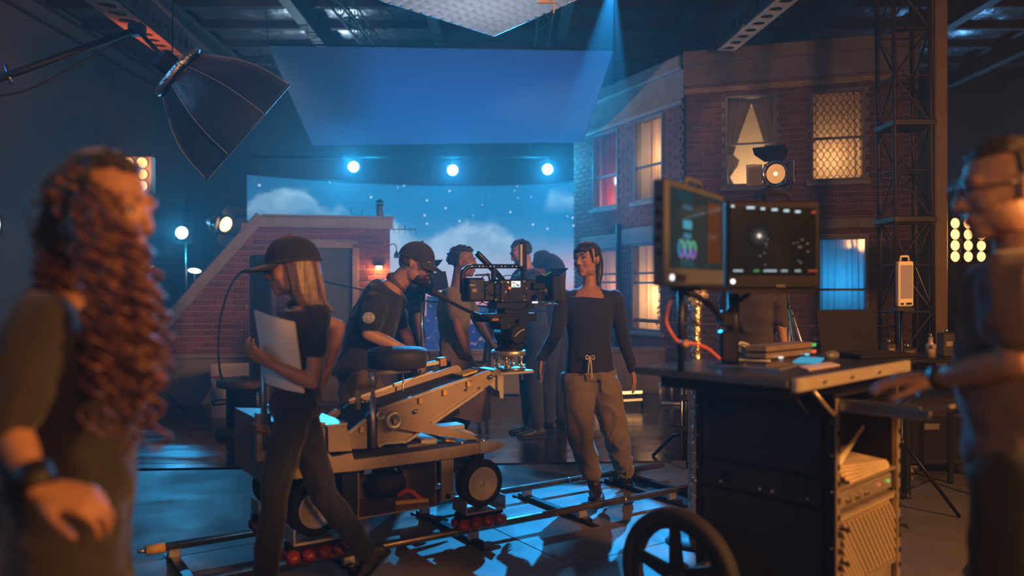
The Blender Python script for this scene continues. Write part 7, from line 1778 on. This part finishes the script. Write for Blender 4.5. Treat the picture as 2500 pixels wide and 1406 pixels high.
# ---------------- bearded person in cap bending over the dolly
def make_bender():
    J = J_(pel=(872, 905, 4.98), chest=(925, 755, 4.98), neck=(968, 690, 4.98), sl=(950, 735, 5.16), sr=(918, 742, 4.80), el=(985, 800, 5.28), er=(898, 815, 4.72), wl=(1010, 865, 5.20), wr=(985, 852, 4.80),
           hl=(880, 925, 5.07), hr=(868, 925, 4.89), kl=(948, 1062, 5.12), kr=(872, 1085, 4.93), al=(930, 1215, 5.20), ar=(828, 1215, 4.98)); floor_fix(J)
    hd = Head(px(1017, 645, 4.96), (.93, -.16, -.30), (.28, 0, .95), 1.06)
    P, lp_, lc = person('person', 'bearded person in cap and dark T-shirt bending over the dolly seat', V((J['pel'].x, J['pel'].y, 0)), J, hd, SK4, 1.04, True, .006,
        {'l': ((.5, -.2, -.6), (.2, 0, -1), 1, .5), 'r': ((.85, .1, -.35), (0, .2, -1), -1, .5)})
    hd.face(P, HAIRC, LIP)
    sh = shirt(P, J, lp_, lc, cloth('navy_cotton', (.016, .022, .032)), 1.06, .020, .68, -.10, .010, .014, .02, sl_r=.074)
    mb = MB(); q = lerp(J['sr'], J['er'], .50); nrm = V((-.1, -1, .1)).normalized(); x, y, z = frame(nrm); c = q+nrm*.078
    mb.sphere(c, (.040, .036, .004), 14, 6, (x, y, z)); mb.build('white_patch', mat('white_print', (.62, .64, .66), .7, noise=.6, nscale=60), sh)
    trousers(P, J, lp_, cloth('olive_twill', (.14, .105, .065), .25), 1.06, (.108, .084, .068), .95, .011, .018, .16)
    shoes(P, J, {'l': (.9, -.3, 0), 'r': (.9, -.3, 0)}, mat('brown_boot', (.05, .03, .02), .5), 1.05, None, .05)
    mb = MB(); q = J['neck']; mb.lathe(q-(hd.c-q)*.12, hd.c-q, [(.070, 0), (.078, .025), (.066, .045), (.058, .03)], 20, closed=True); mb.build('hood_collar', mat('brown_collar', (.10, .07, .055), .9), P)
    mb = MB(); hd.shell(mb, lambda x, y, z: y < .1 and z > -.6, 1.05, .008)
    h = remesh(mb, 'hair', HAIRC, P, .006, 1)
    mb = MB(); hd.ell(mb, (0, .034, -.066), (.060, .062, .048)); hd.ell(mb, (0, .072, -.090), (.034, .030, .030)); 
    hd.ell(mb, (0, .088, -.042), (.026, .012, .007)); remesh(mb, 'beard', mat('dark_beard', (.035, .020, .013), .6, noise=.5, nscale=40), P, .005, 1, .004, .015)
    co = cap_hat(P, hd, cloth('camo_cap', (.035, .034, .032), .6), cloth('cap_brim', (.05, .046, .045)), .080, 1.08, .018)
    rs = random.Random(31)
    for i in range(7):
        a = rs.uniform(2.4, 5.0); t = rs.uniform(.2, .8); c = hd.p(.089*math.cos(t)*math.cos(a), -.012+.112*math.cos(t)*math.sin(a), .03+.105*math.sin(t)); mb = MB(); mb.sphere(c, .010*hd.k, 8, 6); mb.build('camo_spot', mat('camo_pale', (.36, .31, .26), .9), co)
make_bender()

# ---------------- person in olive T-shirt carrying cardboard
def make_carrier():
    J = J_(pel=(1112, 880, 6.15), chest=(1108, 765, 6.15), neck=(1118, 697, 6.15), sl=(1130, 715, 6.30), sr=(1103, 720, 5.98), el=(1165, 785, 6.36), er=(1115, 795, 5.92), wl=(1200, 838, 6.30), wr=(1138, 862, 5.95),
           hl=(1118, 895, 6.24), hr=(1106, 895, 6.06), kl=(1128, 1015, 6.22), kr=(1098, 1015, 6.04), al=(1118, 1120, 6.30), ar=(1080, 1120, 6.06)); floor_fix(J)
    hd = Head(px(1131, 641, 6.14), (.97, -.18, -.02), ZZ, 1.0)
    P, lp_, lc = person('person', 'person in olive T-shirt walking behind the camera with a cardboard sheet', V((J['pel'].x, J['pel'].y, 0)), J, hd, SK3, .96, True, .007,
        {'l': ((.6, 0, -.6), (0, .3, -1), 1, .4), 'r': ((.35, -.05, -.9), (.2, 1, 0), -1, .55)})
    hd.face(P, HAIRD, LIP)
    shirt(P, J, lp_, lc, cloth('olive_cotton', (.27, .225, .115)), .98, .018, .66, -.05, .010, .012, sl_r=.066)
    trousers(P, J, lp_, cloth('dark_trouser', (.02, .022, .028)), .98, (.098, .072, .058), .96, .012, .012, .13)
    shoes(P, J, {'l': (1, -.1, 0), 'r': (1, -.1, 0)}, mat('black_boot', (.014, .014, .016), .5))
    mb = MB(); hd.shell(mb, lambda x, y, z: (y < .12 and z > -.5) or z > .60, 1.16, .016, freq=60); remesh(mb, 'hair', HAIRD, P, .006, 0, .008, .02)
make_carrier()
cbm = mat('cardboard', (.36, .25, .15), .85, noise=.2, nscale=5); t = thing('cardboard_sheet', px(1145, 1030, 6.0), 'folded brown cardboard sheet carried behind the dolly arm', 'cardboard')
for k, (q, nm) in enumerate((([(1102, 874, 5.92), (1178, 890, 5.86), (1170, 1032, 5.86), (1092, 1014, 5.92)], 'front_panel'), ([(1112, 876, 6.03), (1196, 882, 6.0), (1197, 1022, 6.0), (1150, 1028, 6.03)], 'rear_panel'))):
    mb = MB(); mb.prism([px(*p) for p in q], V((0, .006, 0))); mb.build(nm, cbm, t)
mb = MB(); mb.prism([px(1178, 890, 5.862), px(1196, 882, 6.0), px(1197, 1022, 6.0), px(1170, 1032, 5.862)], V((.004, 0, 0))); mb.build('fold_panel', cbm, t)

# ---------------- distant crew behind the camera
def crew(label, hx, hy, d, f, skinm, shirt_m, hair_m, hood=False, beard=False, arms='down', up=ZZ, lean=0.0, male=True, sleeve=1.95, W=1.0):
    k = F/d; c = px(hx, hy, d); fx = V((f[0], f[1], 0)).normalized(); l = ZZ.cross(fx); n = c-ZZ*.15-fx*(.03+lean*.2); ch = n-ZZ*.20-fx*lean*.25; pe = V((ch.x, ch.y, .95))-fx*lean*.5
    J = dict(neck=n, chest=ch, pel=pe, sl=n+l*.17*W-ZZ*.06, sr=n-l*.17*W-ZZ*.06)
    for s, sg in (('l', 1), ('r', -1)):
        J['h'+s] = pe+l*(.09*sg)-ZZ*.06; J['k'+s] = V((pe.x, pe.y, .50))+l*(.10*sg)+fx*.03; J['a'+s] = V((pe.x, pe.y, .09))+l*(.11*sg)
        S = J['s'+s]
        if arms == 'down': J['e'+s] = S+l*(.05*sg)-ZZ*.28-fx*.02; J['w'+s] = J['e'+s]-ZZ*.25+fx*.05
        else: J['e'+s] = S+l*(.06*sg)-ZZ*.24+fx*.10; J['w'+s] = J['e'+s]+fx*.22+ZZ*.06-l*(.06*sg)
    hd = Head(c, f, up, 1.0)
    hdir = (fx*.3-ZZ) if arms == 'down' else (fx-ZZ*.1)
    P, lp_, lc = person('person', label, V((pe.x, pe.y, 0)), J, hd, skinm, .97*W, male, .008, {'l': (hdir, -l, 1, .4), 'r': (hdir, l, -1, .4)})
    hd.face(P, hair_m, LIP)
    shirt(P, J, lp_, lc, shirt_m, 1.0*W, .024, sleeve, -.10, .011, .014, sl_r=.068, name='jacket' if sleeve > 1 else 'shirt')
    trousers(P, J, lp_, cloth('dark_trouser', (.02, .022, .028)), .98*W, (.10, .074, .06), .96, .012, .012, .12)
    shoes(P, J, {'l': fx, 'r': fx}, mat('black_boot', (.014, .014, .016), .5))
    mb = MB()
    if hood:
        hd.shell(mb, lambda x, y, z: y < .35, 1.18, .006); mb.tube(spline([hd.p(0, -.10, .04), hd.p(0, -.15, -.08), hd.p(.0, -.16, -.22)], 5), [.06, .07, .08, .085, .09, .09, .09, .085, .08, .07, .06][:11], 12)
        remesh(mb, 'hood', shirt_m, P, .008, 2)
    else:
        hd.shell(mb, lambda x, y, z: (y < .1 and z > -.75) or z > .6, 1.08, .010); remesh(mb, 'hair', hair_m, P, .007, 1, .004, .02)
    if beard:
        mb = MB(); hd.ell(mb, (0, .036, -.068), (.058, .060, .046)); hd.ell(mb, (0, .072, -.094), (.034, .030, .032)); remesh(mb, 'beard', hair_m, P, .006, 1)
    return P
JK = cloth('dark_jacket', (.016, .019, .026)); JK2 = cloth('black_hoodie', (.010, .012, .018))
crew('bearded person in dark jacket looking down behind the cinema camera', 1272, 618, 7.4, (-.86, -.30, -.42), SK2, JK, HAIRD, beard=True, arms='fwd', lean=.10, W=1.05)
crew('hooded person in black standing behind the bearded crew member', 1322, 645, 7.9, (-.75, .55, -.3), SK2, JK2, HAIRD, hood=True, lean=.15)
crew('person in dark T-shirt behind the bearded person bending over the dolly', 1005, 648, 7.1, (.8, .5, -.1), SK2, cloth('dark_tee', (.014, .016, .022)), HAIRD, sleeve=.6, W=1.0)
crew('person in dark olive shirt standing behind the monitors', 1838, 628, 4.75, (.5, .85, 0), SK1, cloth('dark_olive', (.055, .042, .026), .5), HAIRB, sleeve=.6, W=.80, male=False)

# ---------------- operator at the cart (spectacles)
def make_operator():
    J = J_(pel=(2492, 1120, 2.02), chest=(2492, 800, 2.00), neck=(2492, 602, 1.99), sl=(2475, 690, 1.85), sr=(2520, 690, 2.16), el=(2478, 880, 1.84), er=(2530, 880, 2.22), wl=(2282, 925, 2.06), wr=(2330, 960, 2.34),
           hl=(2485, 1165, 1.93), hr=(2498, 1165, 2.11), kl=(2460, 1560, 1.93), kr=(2500, 1560, 2.12), al=(2480, 1960, 1.95), ar=(2520, 1960, 2.14)); floor_fix(J)
    hd = Head(px(2450, 466, 1.96), (-.98, .16, -.14), (-.10, 0, 1), 1.04)
    P, lp_, lc = person('person', 'person with spectacles in mauve T-shirt working at the cart drawer', V((J['pel'].x, J['pel'].y, 0)), J, hd, SK4, 1.0, True, .005,
        {'l': ((-.85, .45, -.05), (.1, .2, -1), 1, .30, 1.0, .2), 'r': ((-.85, .4, -.05), (.1, .2, -1), -1, .30, 1.0, .2)})
    hd.face(P, HAIRD, LIP)
    shirt(P, J, lp_, lc, cloth('mauve_cotton', (.145, .105, .120)), 1.04, .020, .55, -.02, .009, .010, .02, sl_r=.078)
    trousers(P, J, lp_, cloth('charcoal_trouser', (.018, .019, .024)), 1.04, (.105, .08, .066), .96, .012, .012, .10)
    shoes(P, J, {'l': (-1, .1, 0), 'r': (-1, .1, 0)}, mat('black_boot', (.014, .014, .016), .5), 1.05)
    mb = MB(); hd.shell(mb, lambda x, y, z: (y < .05 and z > -.55) or z > .62, 1.06, .007); remesh(mb, 'hair', mat('grey_brown_hair', (.06, .048, .04), .6, noise=.5, nscale=50), P, .005, 1, .004, .015)
    mb = MB()
    for s in (-1, 1):
        mb.tube([hd.p(s*.033+.023*math.cos(a), .100, .010+.018*math.sin(a)) for a in np.linspace(0, 2*PI, 17)[:-1]], .0022, 5, closed=True); mb.tube([hd.p(s*.056, .100, .014), hd.p(s*.078, .06, .016), hd.p(s*.082, -.01, .014)], .0024, 5)
    mb.tube([hd.p(-.011, .102, .012), hd.p(0, .105, .016), hd.p(.011, .102, .012)], .002, 5); mb.build('spectacles', mat('black_frame', (.01, .01, .012), .25), P)
    mb = MB(); d = (J['wl']-J['el']).normalized(); mb.lathe(J['wl']-d*.03, d, [(.029, 0), (.033, .002), (.033, .022), (.029, .024)], 20); mb.build('watch_strap', BLACK, P)
make_operator()

# ---------------- curly-haired person in the foreground
def make_curly():
    J = J_(pel=(165, 1430, 1.78), chest=(165, 930, 1.74), neck=(196, 705, 1.70), sl=(205, 790, 1.90), sr=(95, 790, 1.55), el=(170, 1080, 1.98), er=(18, 1030, 1.50), wl=(150, 1330, 1.98), wr=(92, 1196, 1.44),
           hl=(175, 1480, 1.86), hr=(155, 1480, 1.70), kl=(200, 1830, 1.88), kr=(170, 1830, 1.70), al=(180, 2200, 1.92), ar=(150, 2200, 1.74)); floor_fix(J)
    hd = Head(px(258, 522, 1.66), (.97, -.20, -.10), (.10, 0, 1), .98)
    P, lp_, lc = person('person', 'person with long curly hair in a dark jacket, seen close from the side', V((J['pel'].x, J['pel'].y, 0)), J, hd, SK1, .90, False, .0045,
        {'l': ((0, 0, -1), (0, -1, -.2), 1, .5), 'r': ((.92, .16, -.26), (.10, .45, -1), -1, .55, 1.0, .12, .1)})
    hd.face(P, HAIRC, LIP)
    PL = mat('plaid_jacket', (.036, .032, .028), .85, noise=.5, nscale=5, bump=.15, bscale=160, sheen=.25)
    shirt(P, J, lp_, lc, PL, .98, .026, .93, -.14, .009, .012, .015, 'jacket', .066)
    trousers(P, J, lp_, cloth('dark_trouser', (.02, .022, .028)), .94, (.098, .072, .058), .96, .012, .012, .10)
    shoes(P, J, {'l': (1, 0, 0), 'r': (1, 0, 0)}, mat('black_boot', (.014, .014, .016), .5))
    mb = MB(); d = (J['wr']-J['er']).normalized(); mb.lathe(J['wr']-d*.045, d, [(.033, 0), (.037, .003), (.037, .045), (.033, .048)], 20); mb.build('wrist_band', BLACK, P)
    mb = MB(); hd.shell(mb, lambda x, y, z: (y < .20 and z > -.95) or z > .68, 1.13, .010); hd.ell(mb, (0, -.075, -.02), (.095, .075, .12)); hd.ell(mb, (.062, .000, -.01), (.030, .052, .085)); 
    h = remesh(mb, 'hair', HAIRD, P, .008, 1, .010, .03)
    rs = random.Random(77); mb = MB()
    def root(r): return hd.p(.078+.012*r.random(), .052-.055*r.random(), .05-.08*r.random())
    strands(mb, root, 60, .0055, .34, lambda r, p: V((.5+1.4*r.random(), -.6*r.random(), 0)), rs, curl=1, cr=.013, turns=7, k=16)
    def root2(r): return hd.p(.06*r.uniform(-1, 1), -.06-.06*r.random(), .06-.14*r.random())
    strands(mb, root2, 70, .0055, .13, lambda r, p: (p-hd.c)*(1.0+1.0*r.random()), rs, curl=1, cr=.012, turns=5, k=12)
    def root3(r): return hd.p(.076+.012*r.random(), .056-.03*r.random(), .05-.06*r.random())
    strands(mb, root3, 44, .0055, .40, lambda r, p: V((.6+1.5*r.random(), -.5*r.random(), 0)), rs, curl=1, cr=.014, turns=8, k=16)
    def root4(r):
        a = r.uniform(0, 6.28); t = r.uniform(.1, 1.3); return hd.p(.085*math.cos(t)*math.cos(a), -.012-.10*abs(math.cos(t)*math.sin(a)), .03+.095*math.sin(t))
    strands(mb, root4, 90, .0050, .07, lambda r, p: (p-hd.c)*(2.2+1.0*r.random()), rs, curl=1, cr=.010, turns=2.5, k=7)
    mb.build('curls', HAIRC, h)
make_curly()
# small lamp with doors held up behind the bender, and a stepladder behind the camera
fresnel(px(1040, 690, 6.7), (.72, .55, .20), 'small unlit lamp with slatted doors behind the bearded person in the cap', .07, .001, plate=False, doorspread=.6)
q = px(1036, 800, 6.75); light_stand((q.x-.03, q.y+.05, 0), (q.x-.03, q.y+.05, px(0, 712, 6.7).z), 'thin stand under the small lamp with slatted doors', .22)
sl_ = thing('step_ladder', px(1230, 860, 8.6), 'wooden A-frame stepladder standing behind the cinema camera', 'ladder'); WDL = mat('ladder_wood', (.22, .14, .09), .7, noise=.4, nscale=12)
T = px(1232, 735, 8.6); zt_ = T.z
for (bx_, by_) in ((-.28, -.22), (.28, -.22), (-.22, .35), (.22, .35)):
    mb = MB(); a = V((T.x+bx_*.5, T.y+by_*.15, zt_)); b = V((T.x+bx_, T.y+by_, .012)); d = (b-a).normalized(); x, y, z = frame(d, (0, 1, 0)); mb.box((a+b)/2, (.045, .025, (b-a).length), (x, y, z)); mb.build('rail', WDL, sl_)
for k in range(4):
    z = .25+.27*k; f = 1-z/zt_; mb = MB(); mb.box((T.x, T.y-.033-.187*f, z), (.28+.28*f, .09, .022)); mb.build('tread', WDL, sl_)
mb = MB(); mb.box((T.x, T.y, zt_), (.36, .18, .025)); mb.build('top_step', WDL, sl_)
